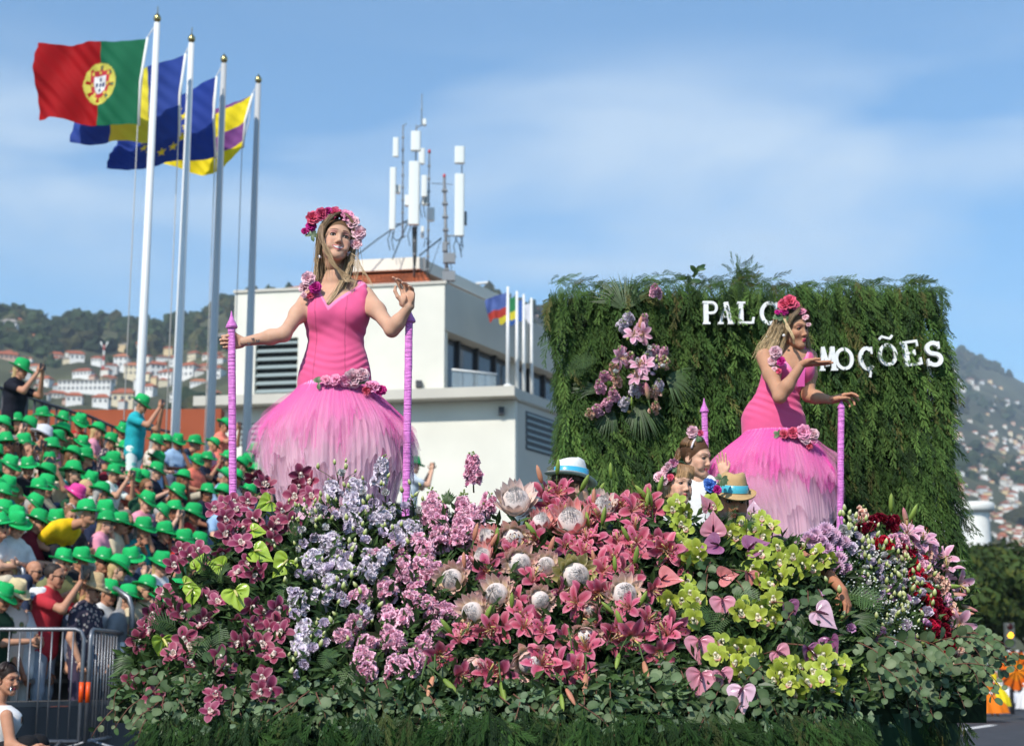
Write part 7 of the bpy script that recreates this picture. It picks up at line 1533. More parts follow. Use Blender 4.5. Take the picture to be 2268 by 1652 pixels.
# ---------------------------------------------------------------- hats
def trilby(Rb=.145, hc=.115, band=None, crown_r=.088, n=30, col=(1, 1, 1), dip=.022):
    """hat in its own frame: opening at z=0, front towards +Y"""
    prof = [(Rb, .004), (Rb - .004, -.004), (crown_r + .03, -.004), (crown_r + .004, .004), (crown_r, .02), (crown_r * .98, .05), (crown_r * .92, .08), (crown_r * .80, hc - .008), (crown_r * .62, hc), (crown_r * .35, hc - .004), (.002, hc - .006)]
    v = []; ang = np.linspace(0, 2 * math.pi, n, endpoint=False)
    for i, (rr, z) in enumerate(prof):
        for a in ang:
            x, y = rr * math.cos(a) * .90, rr * math.sin(a) * 1.12; zz = z
            if i < 3: zz += .028 * (x / Rb) ** 2 * 1.0 - .018 * max(0, y / Rb) + .022 * max(0, -y / Rb) - .010
            if i >= 6:
                k = (i - 5) / 5; zz -= dip * math.exp(-(x / .03) ** 2) * k + (.018 * max(0, -y / .08)) * k * .4 - .008 * k * (y > 0); x *= 1 - .22 * max(0, y / .1) * (i < 10)
            v.append((x, y, zz))
    m_ = len(prof); b = MB(); b.add(v, [(i * n + j, i * n + (j + 1) % n, (i + 1) * n + (j + 1) % n, (i + 1) * n + j) for i in range(m_ - 1) for j in range(n)], None, col)
    bd = MB(); pr = [(crown_r + .006, .004), (crown_r + .0055, .012), (crown_r + .004, .034), (crown_r - .001, .036)]
    bd.add([(rr * math.cos(a) * .90, rr * math.sin(a) * 1.12, z) for rr, z in pr for a in ang], [(i * n + j, i * n + (j + 1) % n, (i + 1) * n + (j + 1) % n, (i + 1) * n + j) for i in range(3) for j in range(n)])
    return b, bd
HAT, HBAND = trilby(); HATm, HBANDm = HAT.mesh('hat'), HBAND.mesh('hat_band')
m_hat = mat('hat_felt', (1, 1, 1), .75, .2, ocol=True, noise=.10, nscale=40, bump=.2, bscale=200)
m_ribbon = mat('hat_ribbon', (1, 1, 1), .3, .5, ocol=True)
def put_hat(parent, M, col, band, s=1.0, bz=1.0):
    o = link('hat', HATm, m_hat, parent, False); o.matrix_local = M @ Matrix.Scale(s, 4); setcol(o, col)
    b = link('hat_band', HBANDm, m_ribbon, o, False); setcol(b, band); b.scale = (1 + .02 * (bz > 1), 1 + .02 * (bz > 1), bz); return o
# ---------------------------------------------------------------- people riding behind the bank
m_whitec = mat('white_cotton', (.80, .79, .78), .85, .2, bump=.2, bscale=50); m_blackc = mat('black_cotton', (.012, .012, .014), .85, .2); m_sheer = mat('white_sheer', (.85, .82, .84), .8, .2, alpha=.5)
def rider(label, cx, cy, Y, yaw, pitch, roll, s, skin, hairc, expr, shirt, shoulders, arms=(), beard=None, hairfn=None, lip=(190, 100, 100), lids=(.5, .5, .5)):
    M = face_frame(P(cx, cy, Y), yaw, pitch, roll, s); xv, xq, xc = head_geo(.0028, skin, hairc, expr, beard=beard, lip=lip, lids=lids)
    (xl_, xr_, ys) = shoulders; K = pxm(ys, Y); z0 = PLAT - .25; hc = P(cx, cy, Y); sc = P((xl_ + xr_) / 2, ys, Y + .03); w = (xr_ - xl_) / 2 * K
    B = Body(); B.cap(hc + (0, .03, -.06 * s), sc + (0, 0, .01), .046 * s, .052 * s, .03); secs = [(z0, sc[0], sc[1], w * .92, w * .62), (sc[2] - .22, sc[0], sc[1], w * .88, w * .6), (sc[2] - .06, sc[0], sc[1], w, w * .6), (sc[2] + .0, sc[0], sc[1], w * .8, w * .5), (sc[2] + .035, sc[0], sc[1], w * .45, w * .38)]
    Sh = Body(); Sh.loft([(a, b_, c, d + .006, e + .006) for a, b_, c, d, e in secs[:4]] + [(secs[4][0] + .002, *secs[4][1:])], .03); B.loft(secs, .03)
    for a in arms:
        S_, E_, W_ = a['S'], a['E'], a['W']; k = a.get('k', 1.0); B.cap(S_, E_, .045 * k, .036 * k, .03).cap(E_, W_, .037 * k, .024 * k, .02); hand(B, W_, *a['f'], a['curl'], a['hs'], a.get('th', .2), a.get('sp', .6)); f = a.get('sleeve', .6); Sh.cap(S_, S_ * (1 - f) + E_ * f, .054 * k, .050 * k, .03)
    v, q = B.surf(.0036 if arms else .006); root = skinmesh([(v, q, np.tile(skin, (len(v), 1))), (xform(xv, M), xq, xc)]).build('person', m_skin); tag(root, label, 'person', 'people riding on the float')
    v, q = Sh.surf(.007); b = MB(); b.add(v, q); b.build('shirt', shirt, root); return root, M
BR = V(*lin(96, 66, 44)); BL = V(*lin(150, 112, 76))
def sleek(M, r, root, HC, HB, tail=None, fringe=False, n=460, hang=.0, name='hair'):
    paths = []
    for i in range(n):
        s = -1 if i % 2 else 1; az = R(r.uniform(50, 178)); el = np.linspace(1.4, -.25 if tail else 0, 9); jit = r.uniform(0, .008)
        p = np.array([V(s * (.077 + jit) * math.sin(az) * math.cos(e), -.012 + (.097 + jit) * math.cos(az) * math.cos(e) * (1 if az > 1.4 else .62), .036 + (.090 + jit) * math.sin(e)) for e in el])
        if tail is not None: p[-3:] = p[-3:] * (1 - np.array([.3, .6, 1.0])[:, None]) + V(*tail) * np.array([.3, .6, 1.0])[:, None]
        p = xform(p, M)
        if hang: p = np.concatenate([p, [p[-1] + V(0, .01, -hang * f) + r.normal(0, .003, 3) for f in (.3, .6, 1)]])
        paths.append(p)
    b = strands(paths, HC, HB, r, .0042, .18)
    if tail is not None: t0 = xform(np.array([tail]), M)[0]; b.merge(strands([np.array([t0 + V(-.055 * f + .01 * math.sin(f * 3) + r.normal(0, .006), .02, .02 * f - .17 * f * f) + r.normal(0, .003, 3) for f in np.linspace(0, 1, 9)]) for i in range(60)], HC, HB, r, .007))
    if fringe: b.merge(strands([xform(np.array([V(x, .02, .125), V(x * 1.05, .07, .110), V(x * 1.1, .090 - abs(x) * .35, .075), V(x * 1.15, .088 - abs(x) * .4, .036 + r.normal(0, .005))]), M) for x in np.linspace(-.055, .055, 46)], HC, HB, r, .004))
    b.build(name, m_hair, root)
r = np.random.default_rng(12)
YG = 8.45
gA, M = rider('taller girl with a ponytail and one pink peony in her hair', 1541, 1013, YG, R(52), R(-12), R(4), .90, SKC, BR, 'neutral', m_whitec, (1522, 1580, 1062),
              arms=[{'S': P(1572, 1066, YG), 'E': P(1592, 1096, YG - .05), 'W': P(1603, 1052, YG - .02), 'f': (V(1, 0, .1), V(-.12, .05, 1), V(.1, 1, 0)), 'curl': [(6, 8, 6), (6, 8, 6), (8, 10, 6), (10, 10, 8)], 'hs': .70, 'k': .62, 'sleeve': .5}])
sleek(M, r, gA, BR * .8, BL, tail=(.0, -.105, .045))
b = MB(); b.tube(xform(np.array([V(.078 * math.cos(a), .01, .036 + .096 * math.sin(a)) for a in np.linspace(.2, 2.94, 12)]), M), .006, 6); hbd = b.build('hair_ribbon', mat('ribbon_pale', lin(240, 222, 226), .4), gA)
peonies(hbd, [(1534, 957, .95, 'pale'), (1551, 959, .5, 'hot')], YG - .06, r); sprigs(hbd, [(1545, 965)], YG - .06, r)
YB = 8.1
gB, M = rider('smaller girl with a fringe and a crown of pink roses', 1501, 1074, YB, R(30), R(-4), R(-3), .88, SKC, V(*lin(140, 100, 66)), 'neutral', m_whitec, (1470, 1532, 1130))
sleek(M, r, gB, V(*lin(120, 84, 54)), V(*lin(186, 146, 102)), fringe=True, hang=.10)
b = MB(); b.tube(xform(np.array([V(.080 * math.cos(a), .02, .036 + .100 * math.sin(a)) for a in np.linspace(.1, 3.04, 12)]), M), .006, 6, (.05, .1, .04)); hbd = b.build('flower_crown', m_leaf, gB)
peonies(hbd, [(1462, 1056, .95, 'pale'), (1473, 1040, .6, 'pale'), (1480, 1033, .6, 'pale'), (1491, 1027, .75, 'pink'), (1484, 1057, .55, 'hot'), (1470, 1066, .6, 'pale')], YB - .06, r); sprigs(hbd, [(1498, 1036)], YB - .07, r)
YW = 7.7
bW, M = rider('boy seen from behind in a white hat with a turquoise band', 1266, 1082, YW, R(118), R(0), 0, .90, SKC, V(*lin(70, 48, 34)), 'neutral', m_whitec, (1225, 1305, 1150))
put_hat(bW, M @ Matrix.Translation((0, -.004, .058)) @ Matrix.Rotation(R(-4), 4, 'X'), lin(244, 244, 240, .85), lin(70, 180, 216, .9), .96, 1.6)
sleek(M, r, bW, V(*lin(60, 42, 30)), V(*lin(90, 64, 44)), n=120)
YM = 7.3
armM = {'S': P(1722, 1205, YM), 'E': P(1818, 1254, YM - .86), 'W': P(1866, 1308, YM - 1.0), 'f': (V(-.6, -.7, .1), V(.25, -.35, -1), V(.75, -.45, .2)), 'curl': [(18, 22, 14), (22, 26, 16), (26, 28, 18), (30, 30, 20)], 'hs': .78, 'k': .80, 'sleeve': .62, 'th': .5}
mS, M = rider('bearded gardener in a straw hat, half hidden behind the orchids', 1622, 1113, YM, R(4), R(-6), R(-2), .98, SKM, V(*lin(90, 80, 72)), 'neutral', m_blackc, (1540, 1735, 1215), [armM], beard=lin(150, 138, 128))
put_hat(mS, M @ Matrix.Translation((0, .0, .046)) @ Matrix.Rotation(R(-5), 4, 'X'), lin(206, 170, 120, .85), lin(80, 186, 206, .9), .86, 1.3)
sleek(M, r, mS, V(*lin(60, 54, 50)), V(*lin(110, 100, 94)), n=90)
b = MB(); b.tube([P(1566, 1082, YM - .1), P(1594, 1074, YM - .12)], .008, 6, (.06, .12, .05)); hf = b.build('hat_flowers', m_leaf, mS); peonies(hf, [(1573, 1076, .85, 'blue'), (1588, 1085, .6, 'mag'), (1566, 1068, .5, 'blue')], YM - .14, r); sprigs(hf, [(1598, 1062), (1578, 1092)], YM - .14, r)
# ================================================================ spectator stand
m_plank = mat('stand_deck', (.16, .15, .14), .8, .2, noise=.25, nscale=3)
X0 = P(300, 1290, 17.0); KS = .5                       # heads rise with the rows
def on_stand(x, y):
    """point of the plane of hats under photo position"""
    d = ray(x, y); o = V(0, 0, CAMZ); n = V(NV[0] * KS, NV[1] * KS, 1.0)           # z + KS*(X-X0).NV = X0z
    t = (np.dot(X0, n) - np.dot(o, n)) / np.dot(d, n); return o + d * t
ST = thing('spectator_stand', 'tiered spectator stand filled with people in green hats', 'grandstand', None, (X0[0], X0[1], .15))
for i in range(12):
    s = i * .8 - .1; a = X0 - NV * s; z = X0[2] - .84 + i * .4 - .42; b = MB()
    R3 = np.stack([DV, -NV, V(0, 0, 1)], 1); c = a + DV * 6 - NV * .4; b.box((c[0], c[1], z), (36, .78, .05), R3); b.build('tread', m_plank, ST, False)
    b = MB(); c = a + DV * 6 - NV * .62; b.box((c[0], c[1], z + .22), (36, .30, .04), R3); b.build('bench', m_plank, ST, False)
    b = MB(); c = a + DV * 6 - NV * .015; b.box((c[0], c[1], (z - .425 if i else .17) / 2 + z / 2 - .013), (36, .02, .40 if i else max(.05, z - .20)), R3); b.build('shade_riser', m_dark, ST, False)  # dark boards added so the gaps under the stand read as shadow
    if i % 3 == 0:
        for k in range(-4, 9, 3): b = MB(); q = a + DV * (6 + k * 1.9) - NV * .4; b.tube([(q[0], q[1], .15), (q[0], q[1], max(z - .02, .2))], .03, 6); b.build('support', m_dark, ST)
# rail behind the top row
def rail_seg(x0, y0, x1, y1, Y0, Y1, drop, posts):
    a, c = P(x0, y0, Y0), P(x1, y1, Y1); b = MB(); d = c - a
    b.tube([a + (0, 0, -drop), a, *(a + d * f for f in (.25, .5, .75)), c - d * .03, c + (0, 0, -.06), c + (0, 0, -drop)], .028, 8); b.build('rail', m_dark, ST)
    for k in range(1, posts): b = MB(); p = a + d * k / posts; b.tube([p, p + (0, 0, -drop)], .02, 6); b.build('rail_post', m_dark, ST)
rail_seg(60, 880, 172, 916, 25.5, 27.4, 1.0, 7); rail_seg(176, 912, 262, 950, 27.4, 29.4, 1.0, 6); rail_seg(268, 932, 400, 962, 29.4, 32, 1.0, 8); rail_seg(-60, 840, 55, 876, 24, 25.5, 1.0, 7)
b = MB(); b.tube([P(222, 1288, 17.2), P(262, 1306, 17.0), P(286, 1324, 16.9), P(292, 1345, 16.9), P(292, 1480, 16.9)], .03, 8); b.build('stair_rail', m_steel, ST)
b = MB(); b.tube([P(-10, 1228, 17.6), P(20, 1236, 17.4), P(52, 1262, 17.2), P(56, 1300, 17.2)], .03, 8); b.build('stair_rail', m_steel, ST)
# ---------------------------------------------------------------- spectator bodies
m_cskin = mat('crowd_skin', (1, 1, 1), .55, .3, vcol=True, ocol=True); m_cl = mat('crowd_cloth', (1, 1, 1), .85, .2, ocol=True, noise=.18, nscale=12); m_chair = mat('crowd_hair', (1, 1, 1), .6, .3, ocol=True, noise=.3, nscale=60)
def pat_mat(name, base, dots, scale):
    m = mat(name, base, .85, .2); n, l = m.node_tree.nodes, m.node_tree.links; v = n.new('ShaderNodeTexVoronoi'); v.inputs['Scale'].default_value = scale; c = n.new('ShaderNodeTexCoord'); l.new(c.outputs['Object'], v.inputs[0])
    rp = n.new('ShaderNodeValToRGB'); rp.color_ramp.interpolation = 'CONSTANT'; rp.color_ramp.elements[0].position = 0; rp.color_ramp.elements[0].color = (*dots[0], 1); rp.color_ramp.elements[1].position = .16; rp.color_ramp.elements[1].color = (*dots[1], 1); e = rp.color_ramp.elements.new(.33); e.color = (*base, 1)
    l.new(v.outputs['Distance'], rp.inputs[0]); l.new(rp.outputs[0], n['Principled BSDF'].inputs['Base Color']); return m
PATS = [pat_mat('floral_cream', lin(225, 210, 195), (lin(214, 80, 50), lin(120, 130, 90)), 9), pat_mat('floral_teal', lin(225, 235, 230), (lin(60, 150, 140), lin(120, 200, 190)), 10), pat_mat('floral_dark', lin(60, 55, 70), (lin(210, 120, 120), lin(190, 180, 170)), 22)]
m_chk = pat_mat('check_navy', lin(40, 52, 70), (lin(90, 110, 130), lin(60, 70, 90)), 14)
hv_, hq_, hc_ = head_geo(.0105, V(1, 1, 1), V(.25, .2, .17), 'neutral', hairline=False, lids=(.4, .45, .4)); m9 = Matrix.Rotation(R(-90), 4, 'Z')
def cap_hand(b, w, d, up, s=1.0):
    """small five-fingered hand"""
    d = nrm(d); sd_ = nrm(np.cross(d, up)); dn = np.cross(sd_, d)
    b.tube([w, w + d * .045 * s, w + d * .085 * s], [.024 * s, .032 * s, .026 * s], 6)
    for i in range(4): p = w + d * .08 * s + sd_ * (.027 - .018 * i) * s; b.tube([p, p + d * .035 * s - dn * .010, p + d * .06 * s - dn * .03], [.010 * s, .009 * s, .007 * s], 4)
    p = w + d * .03 * s + sd_ * .03 * s; b.tube([p, p + sd_ * .025 * s + d * .03 * s, p + sd_ * .03 * s + d * .06 * s], [.011 * s, .010 * s, .007 * s], 4)
def lean(p, k): p = np.array(p, float); z = max(0, p[2] - .05); return V(p[0] + k * z, p[1], p[2] - .35 * k * k * z)
def body_proto(kind):
    stand = kind.startswith('stand'); k = {'lean': .55, 'bend': 1.0}.get(kind, .04); Lz = lambda p: lean(p, k)
    secs = [(0, 0, 0, .125, .17), (.14, 0, 0, .115, .155), (.32, .01, 0, .12, .17), (.45, .01, 0, .105, .19), (.52, .0, 0, .07, .14), (.56, .0, 0, .05, .075)]
    def torso(B, g): 
        pr = None
        for z, x, y, rx, ry in secs[:-1]:
            for s in (-1, 1): pass
        for (a, b_) in zip(secs[:-1], secs[1:]):
            for s in (-1, 0, 1):
                pa, pb = Lz((a[1], s * (a[4] - a[3] * .85), a[0])), Lz((b_[1], s * (b_[4] - b_[3] * .85), b_[0])); B.cap(pa, pb, a[3] * .85 + g, b_[3] * .85 + g, .05)
    SK, SHT, TR = Body(), Body(), Body(); torso(SHT, .012)
    arms = {'lap': ((.10, .25, .24), (.34, .09, .17), 1), 'phone': ((.27, .21, .36), (.36, .07, .64), 1), 'fold': ((.12, .26, .25), (.26, -.10, .29), 1), 'clap': ((.16, .25, .27), (.36, .04, .42), 1), 'lean': ((.05, .25, .22), (.28, .12, .05), 1), 'bend': ((.10, .24, .22), (.34, .16, .12), 1), 'chin': ((.16, .24, .26), (.12, .06, .60), 1),
            'stand': ((.02, .26, .22), (.12, .22, -.02), 1), 'standphone': ((.26, .21, .38), (.36, .06, .66), 1), 'standlean': ((.18, .26, .22), (.36, .06, .24), 1)}[kind]
    hands = MB()
    for s in (-1, 1):
        sh = Lz((.01, s * .20, .47)); e = Lz((arms[0][0], s * arms[0][1], arms[0][2])); w = Lz((arms[1][0], s * arms[1][1], arms[1][2]))
        if kind == 'chin' and s < 0: e, w = Lz((.10, s * .25, .24)), Lz((.32, s * .05, .22))
        SK.cap(sh, e, .052, .043, .03).cap(e, w, .042, .028, .03); SHT.cap(sh, sh * .45 + e * .55, .064, .060, .04); cap_hand(hands, w, w - e if 'phone' not in kind else V(.1, -s * .2, 1), V(0, s, 0))
    hd = Lz((.055, 0, .715)); SK.cap(Lz((.0, 0, .52)), hd + (-.015, 0, -.07), .058, .052, .04)
    legs = MB()
    for s in (-1, 1):
        if stand:
            TR.cap((0, s * .09, .06), (.01, s * .10, -.40), .095, .062, .05).cap((.01, s * .10, -.40), (-.01, s * .10, -.80), .060, .045, .03); SK.cap((-.01, s * .10, -.70), (-.01, s * .10, -.83), .045, .038, .03).cap((-.02, s * .10, -.855), (.14, s * .115, -.865), .040, .034, .02)
        else:
            TR.cap((0, s * .09, .08), (.42, s * .12, .10), .095, .068, .05).cap((.42, s * .12, .10), (.44, s * .12, -.28), .062, .05, .04); SK.cap((.44, s * .12, -.22), (.44, s * .12, -.36), .045, .038, .03).cap((.42, s * .12, -.39), (.58, s * .13, -.395), .042, .034, .02)
    SK.cap((0, 0, .06), Lz((0, 0, .30)), .08, .07, .03).cap(Lz((0, 0, .30)), Lz((0, 0, .52)), .07, .06, .03).cap(Lz((0, -.19, .47)), Lz((0, .19, .47)), .045, .045, .03)
    for s in (-1, 1):
        if stand: SK.cap((0, 0, .06), (.01, s * .10, -.40), .05, .045, .03).cap((.01, s * .10, -.40), (-.01, s * .10, -.74), .04, .04, .03)
        else: SK.cap((0, s * .03, .07), (.42, s * .12, .09), .05, .045, .03).cap((.42, s * .12, .09), (.44, s * .12, -.26), .042, .04, .03)
    v, q = SK.surf(.017); b = MB(); b.add(v, q); b.merge(hands); M = Matrix.Translation(Vector(hd)) @ Matrix.Rotation(R(8) if k < .5 else R(-6), 4, 'Y') @ m9; b.add(xform(hv_, M), hq_, None, hc_)
    me = b.mesh('person'); v, q = SHT.surf(.018); sh = MB(); sh.add(v, q); v, q = TR.surf(.02); tr = MB(); tr.add(v, q)
    return me, sh.mesh('shirt'), tr.mesh('trousers'), M, hd, arms, Lz
BP_ = {k: body_proto(k) for k in ('lap', 'phone', 'fold', 'clap', 'lean', 'bend', 'chin', 'stand', 'standphone', 'standlean')}
def hair_proto(long):
    B = Body(); B.ell((0, -.024, .042), (.080, .094, .088), .02)
    if long: B.cap((.0, -.05, .0), (0, -.07, -.14), .072, .06, .04, (0, 1, 0), .7)
    v, q = B.surf(.014, lambda F, X, Yg, Z: np.maximum(F, np.minimum(.055 - Z + .3 * Yg, (Yg - .02) * 1.0 + 0 * Z))); b = MB(); b.add(v, q); return b.mesh('hair')
HAIRS = [hair_proto(False), hair_proto(True)]
def glass_mesh():
    b = MB()
    for s in (-1, 1): b.revolve([(.0, .006), (.018, .005), (.022, 0), (.018, -.004)], 10, Matrix.Translation((s * .031, .088, .004)) @ Matrix.Rotation(R(-90), 4, 'X')); b.tube([(s * .05, .082, .008), (s * .078, .0, .006)], .004, 4)
    return b.mesh('sunglasses')
GLS = glass_mesh(); m_sung = mat('sunglass', (.01, .01, .012), .15, .7)
def phone_mesh():
    b = MB(); b.box((0, 0, 0), (.012, .15, .078)); b.box((.002, -.055, .02), (.014, .02, .02)); return b.mesh('phone', False)
PHN = phone_mesh(); m_phone = mat('phone_case', (.02, .02, .024), .35, .5)
def visor_mesh():
    b = MB(); b.revolve([(.09, .0), (.095, .012), (.16, -.022), (.165, -.03), (.093, -.008)], 24); return b.mesh('sun_hat_brim')
SKN = [lin(214, 160, 130, .8), lin(198, 140, 108, .8), lin(228, 178, 150, .85), lin(176, 118, 90, .8), lin(205, 148, 118, .8)]
SHC = [('white', (.72, .72, .72)), ('navy', lin(34, 42, 66)), ('light blue', lin(150, 180, 214)), ('black', (.02, .02, .024)), ('red', lin(176, 40, 44)), ('grey', lin(140, 142, 146)), ('coral', lin(226, 120, 100)), ('beige', lin(206, 190, 160)), ('teal', lin(40, 140, 140)), ('pink', lin(226, 150, 170)), ('dark green', lin(40, 80, 56)), ('burgundy', lin(110, 30, 44)), ('white', (.76, .75, .73)), ('white', (.70, .72, .75)), ('navy', lin(28, 34, 52)), ('olive', lin(120, 120, 80))]
GREEN = lin(30, 178, 96, .95); GRB = lin(22, 150, 78, .9); r = np.random.default_rng(55); CROWD = []; PHL = []
TRC_ = [lin(50, 60, 84), lin(120, 116, 110), lin(30, 30, 36), lin(190, 180, 160), lin(90, 100, 120)]
def spectator(p, yaw, kind, shirt=None, hat='green', hairc=None, longh=None, pat=None, phone=None, scale=1.0, glasses=None, label=None, trous=None, skin=None, group='seated spectators in the stand', zoff=0.0, tilt=None, tpat=None):
    me, sh, tr, M, hd, arms, Lz = BP_[kind]; root = link('person', me, m_cskin, None); T = Matrix.Translation(Vector(p) + Vector((0, 0, zoff))) @ Matrix.Rotation(yaw, 4, 'Z') @ Matrix.Scale(scale, 4); root.matrix_world = T
    setcol(root, skin or SKN[r.integers(len(SKN))]); sc_ = shirt or SHC[r.integers(len(SHC))]
    o = link('shirt', sh, None, root, False); 
    if len(o.data.materials) == 0: o.data.materials.append(m_cl)
    o.material_slots[0].link = 'OBJECT'; o.material_slots[0].material = pat or m_cl; setcol(o, sc_[1])
    o = link('trousers', tr, m_cl, root, False)
    if tpat: o.material_slots[0].link = 'OBJECT'; o.material_slots[0].material = tpat
    setcol(o, trous or TRC_[r.integers(len(TRC_))])
    lg = r.random() < .45 if longh is None else longh; hc = hairc or [lin(90, 70, 54), lin(60, 46, 38), lin(180, 176, 170), lin(200, 170, 120), lin(150, 146, 140), lin(120, 84, 54)][r.integers(6)]
    if hairc != 'bald':
        o = link('hair', HAIRS[int(lg)], m_chair, root, False); o.matrix_local = M; setcol(o, hc)
    tl = r.normal(0, .16) if tilt is None else tilt
    if hat: 
        col, band = {'green': (tuple(np.array(GREEN) * r.uniform(.85, 1.12)), tuple(np.array(GRB) * r.uniform(.8, 1.1))), 'straw': (lin(228, 206, 160, .85), lin(30, 150, 80)), 'tan': (lin(214, 184, 138, .85), lin(214, 184, 138, .8)), 'white': (lin(238, 240, 244, .85), lin(60, 110, 160)), 'pink': (lin(226, 70, 150), lin(226, 70, 150)), 'offwhite': (lin(220, 220, 226, .85), lin(200, 200, 206))}[hat]
        put_hat(root, M @ Matrix.Translation((0, -.006, .040)) @ Matrix.Rotation(-.10 + tl, 4, 'X') @ Matrix.Rotation(r.normal(0, .14), 4, 'Y'), col, band, r.uniform(1.06, 1.22) * (1.12 if hat in ('tan', 'offwhite') else 1))
    if glasses or (glasses is None and r.random() < .35): o = link('sunglasses', GLS, m_sung, root, False); o.matrix_local = M
    if 'phone' in kind or phone:
        w = Lz((arms[1][0] + .03, 0, arms[1][2] + .09)); q = link('phone' if phone != 'tablet' else 'tablet', PHN, m_phone, None); q.matrix_world = T @ Matrix.Translation(Vector(w)) @ (Matrix.Scale(1.8, 4) if phone == 'tablet' else Matrix.Identity(4)); PHL.append((q, np.array(q.matrix_world.translation), phone == 'tablet'))
    hp = np.array((T @ Vector(hd)));
    if label: root['label'] = label
    root['category'] = 'person'; root['group'] = group
    if not label: CROWD.append((root, hp, sc_[0] if pat is None else 'patterned', hat))
    return root
c2 = lambda a: (a[0] / 3.436 * .9072, (720 + a[1] / 3.436) * .9072); c3 = lambda a: (a[0] / 2.462 * .9072, (1150 + a[1] / 2.462) * .9072); cF = lambda a: f1(a)
hats = [c2(a) for a in [(145, 1020), (240, 1060), (360, 975), (530, 1010), (670, 1030), (820, 1105), (1030, 1100), (520, 1115), (690, 1210), (930, 1190), (1050, 1260), (60, 1200), (200, 1205), (440, 1240), (610, 1310), (720, 1320), (80, 1385), (240, 1400), (420, 1360), (950, 1360), (1310, 1200), (1400, 1200), (1490, 1195), (1640, 1210), (1790, 1225), (1320, 1350), (1310, 1440), (620, 1440), (955, 1455), (760, 1520), (1130, 1490), (1200, 1500), (60, 1560), (330, 1580), (850, 1615), (1650, 1360), (1740, 1345), (2020, 1395), (2080, 1360), (2150, 1275), (2150, 1450), (1740, 1620), (1870, 1630), (2090, 1610), (1540, 1500), (1480, 1620), (-40, 1290), (20, 1060), (-60, 1440)]]
hats += [c3(a) for a in [(230, 85), (530, 30), (620, 110), (880, 150), (25, 205), (100, 245), (340, 265), (640, 270), (990, 335), (970, 220), (1050, 205), (1160, 225), (1105, 385), (1200, 395), (380, 500), (490, 490), (620, 495), (710, 545), (790, 495), (970, 520), (1070, 690), (770, 720), (880, 665), (970, 730), (860, 310), (1180, 560), (1150, 480)]]
hats += [cF(a) for a in [(30, 30), (500, 35), (560, 225), (640, 230), (760, 205), (735, 55), (820, 100), (640, 120), (870, 40), (700, 130)]]
odd = {'offwhite': [c2((370, 1140))], 'pink': [c2((640, 1630)), c3((480, 130))]}
done = []
def put_seat(x, y, hat):
    for a, c in done:
        if math.hypot(a - x, c - y) < 13: return
    p = on_stand(x, y)
    if np.dot(p - X0, NV) > .35: return
    done.append((x, y))
    if p[1] < 16.75:
        hd = BP_['stand'][4]; yaw = -.35 + r.normal(0, .25); q = P(x, y, 17.0 + r.uniform(0, .3)); spectator(q - V(math.cos(yaw) * hd[0], math.sin(yaw) * hd[0], hd[2] + .09), yaw, r.choice(['stand', 'standlean', 'standphone']), hat=hat); return
    yaw = math.atan2(NV[1], NV[0]) + r.normal(.12, .35)
    kind = r.choice(['lap', 'phone', 'fold', 'clap', 'lean', 'chin', 'lap', 'fold', 'lean', 'lap', 'chin']); k = {'lean': .55}.get(kind, .04); me, sh, tr, M, hd, *_ = BP_[kind]
    top = V(hd[0], hd[1], hd[2] + .095); c, s = math.cos(yaw), math.sin(yaw); off = V(c * top[0] - s * top[1], s * top[0] + c * top[1], top[2]); sc = r.uniform(.94, 1.06)
    spectator(p - off * sc, yaw, kind, hat=hat, scale=sc, pat=PATS[r.integers(3)] if r.random() < .13 else m_chk if r.random() < .06 else None)
for x, y in hats: put_seat(x, y, 'green')
for k, l in odd.items():
    for x, y in l: put_seat(x, y, k)
done.append((120, 1195)); done.append((150, 1175)); done.append((95, 1215))
for i in range(26): put_seat(r.uniform(-20, 560), r.uniform(960, 1150), 'green' if i % 3 else None)
# yellow-shirted man bending forward
p = on_stand(*c3((500, 235))); p = P(*c3((500, 235)), p[1] - 1.1); yaw = math.atan2(NV[1], NV[0]) + .1; hd = BP_['bend'][4]; off = V(math.cos(yaw) * hd[0], math.sin(yaw) * hd[0], hd[2] + .09)
spectator(p - off, yaw, 'bend', ('yellow', lin(246, 200, 30)), 'green', label='man in a bright yellow polo leaning forward in the stand', scale=1.08, trous=lin(40, 40, 48), glasses=False)
# standing in the stand
def stander(x, y, Y, yaw, kind, label, **k):
    hd = BP_[kind][4]; p = P(x, y, Y); c, s = math.cos(yaw), math.sin(yaw); sc = k.pop('scale', 1.0); return spectator(p - V(c * hd[0], s * hd[0], hd[2] + (.09 if k.get('hat', 'green') else .02)) * sc, yaw, kind, label=label, scale=sc, group=k.pop('group', 'spectators standing'), **k)
stander(47, 806, 23.0, -.25, 'standphone', 'man in a dark polo and green hat standing with a camera above the crowd', shirt=('navy', lin(28, 30, 40)), scale=1.08, trous=lin(30, 30, 36), glasses=True)
stander(313, 884, 24.5, -.1, 'standphone', 'person in a teal top and patterned trousers standing to photograph', shirt=('teal', lin(40, 168, 176)), hat='green', scale=1.08, tpat=PATS[1])
stander(497, 935, 30, -.3, 'standphone', 'person in a coral shirt holding a phone high behind the satin pole', shirt=('coral', lin(236, 130, 110)), hat='green')
stander(917, 1021, 26, 0.3, 'standphone', 'lone spectator in a green hat beside the satin pole before the white wall', shirt=('light blue', lin(200, 210, 220)), hat='green', hairc=lin(180, 150, 120))
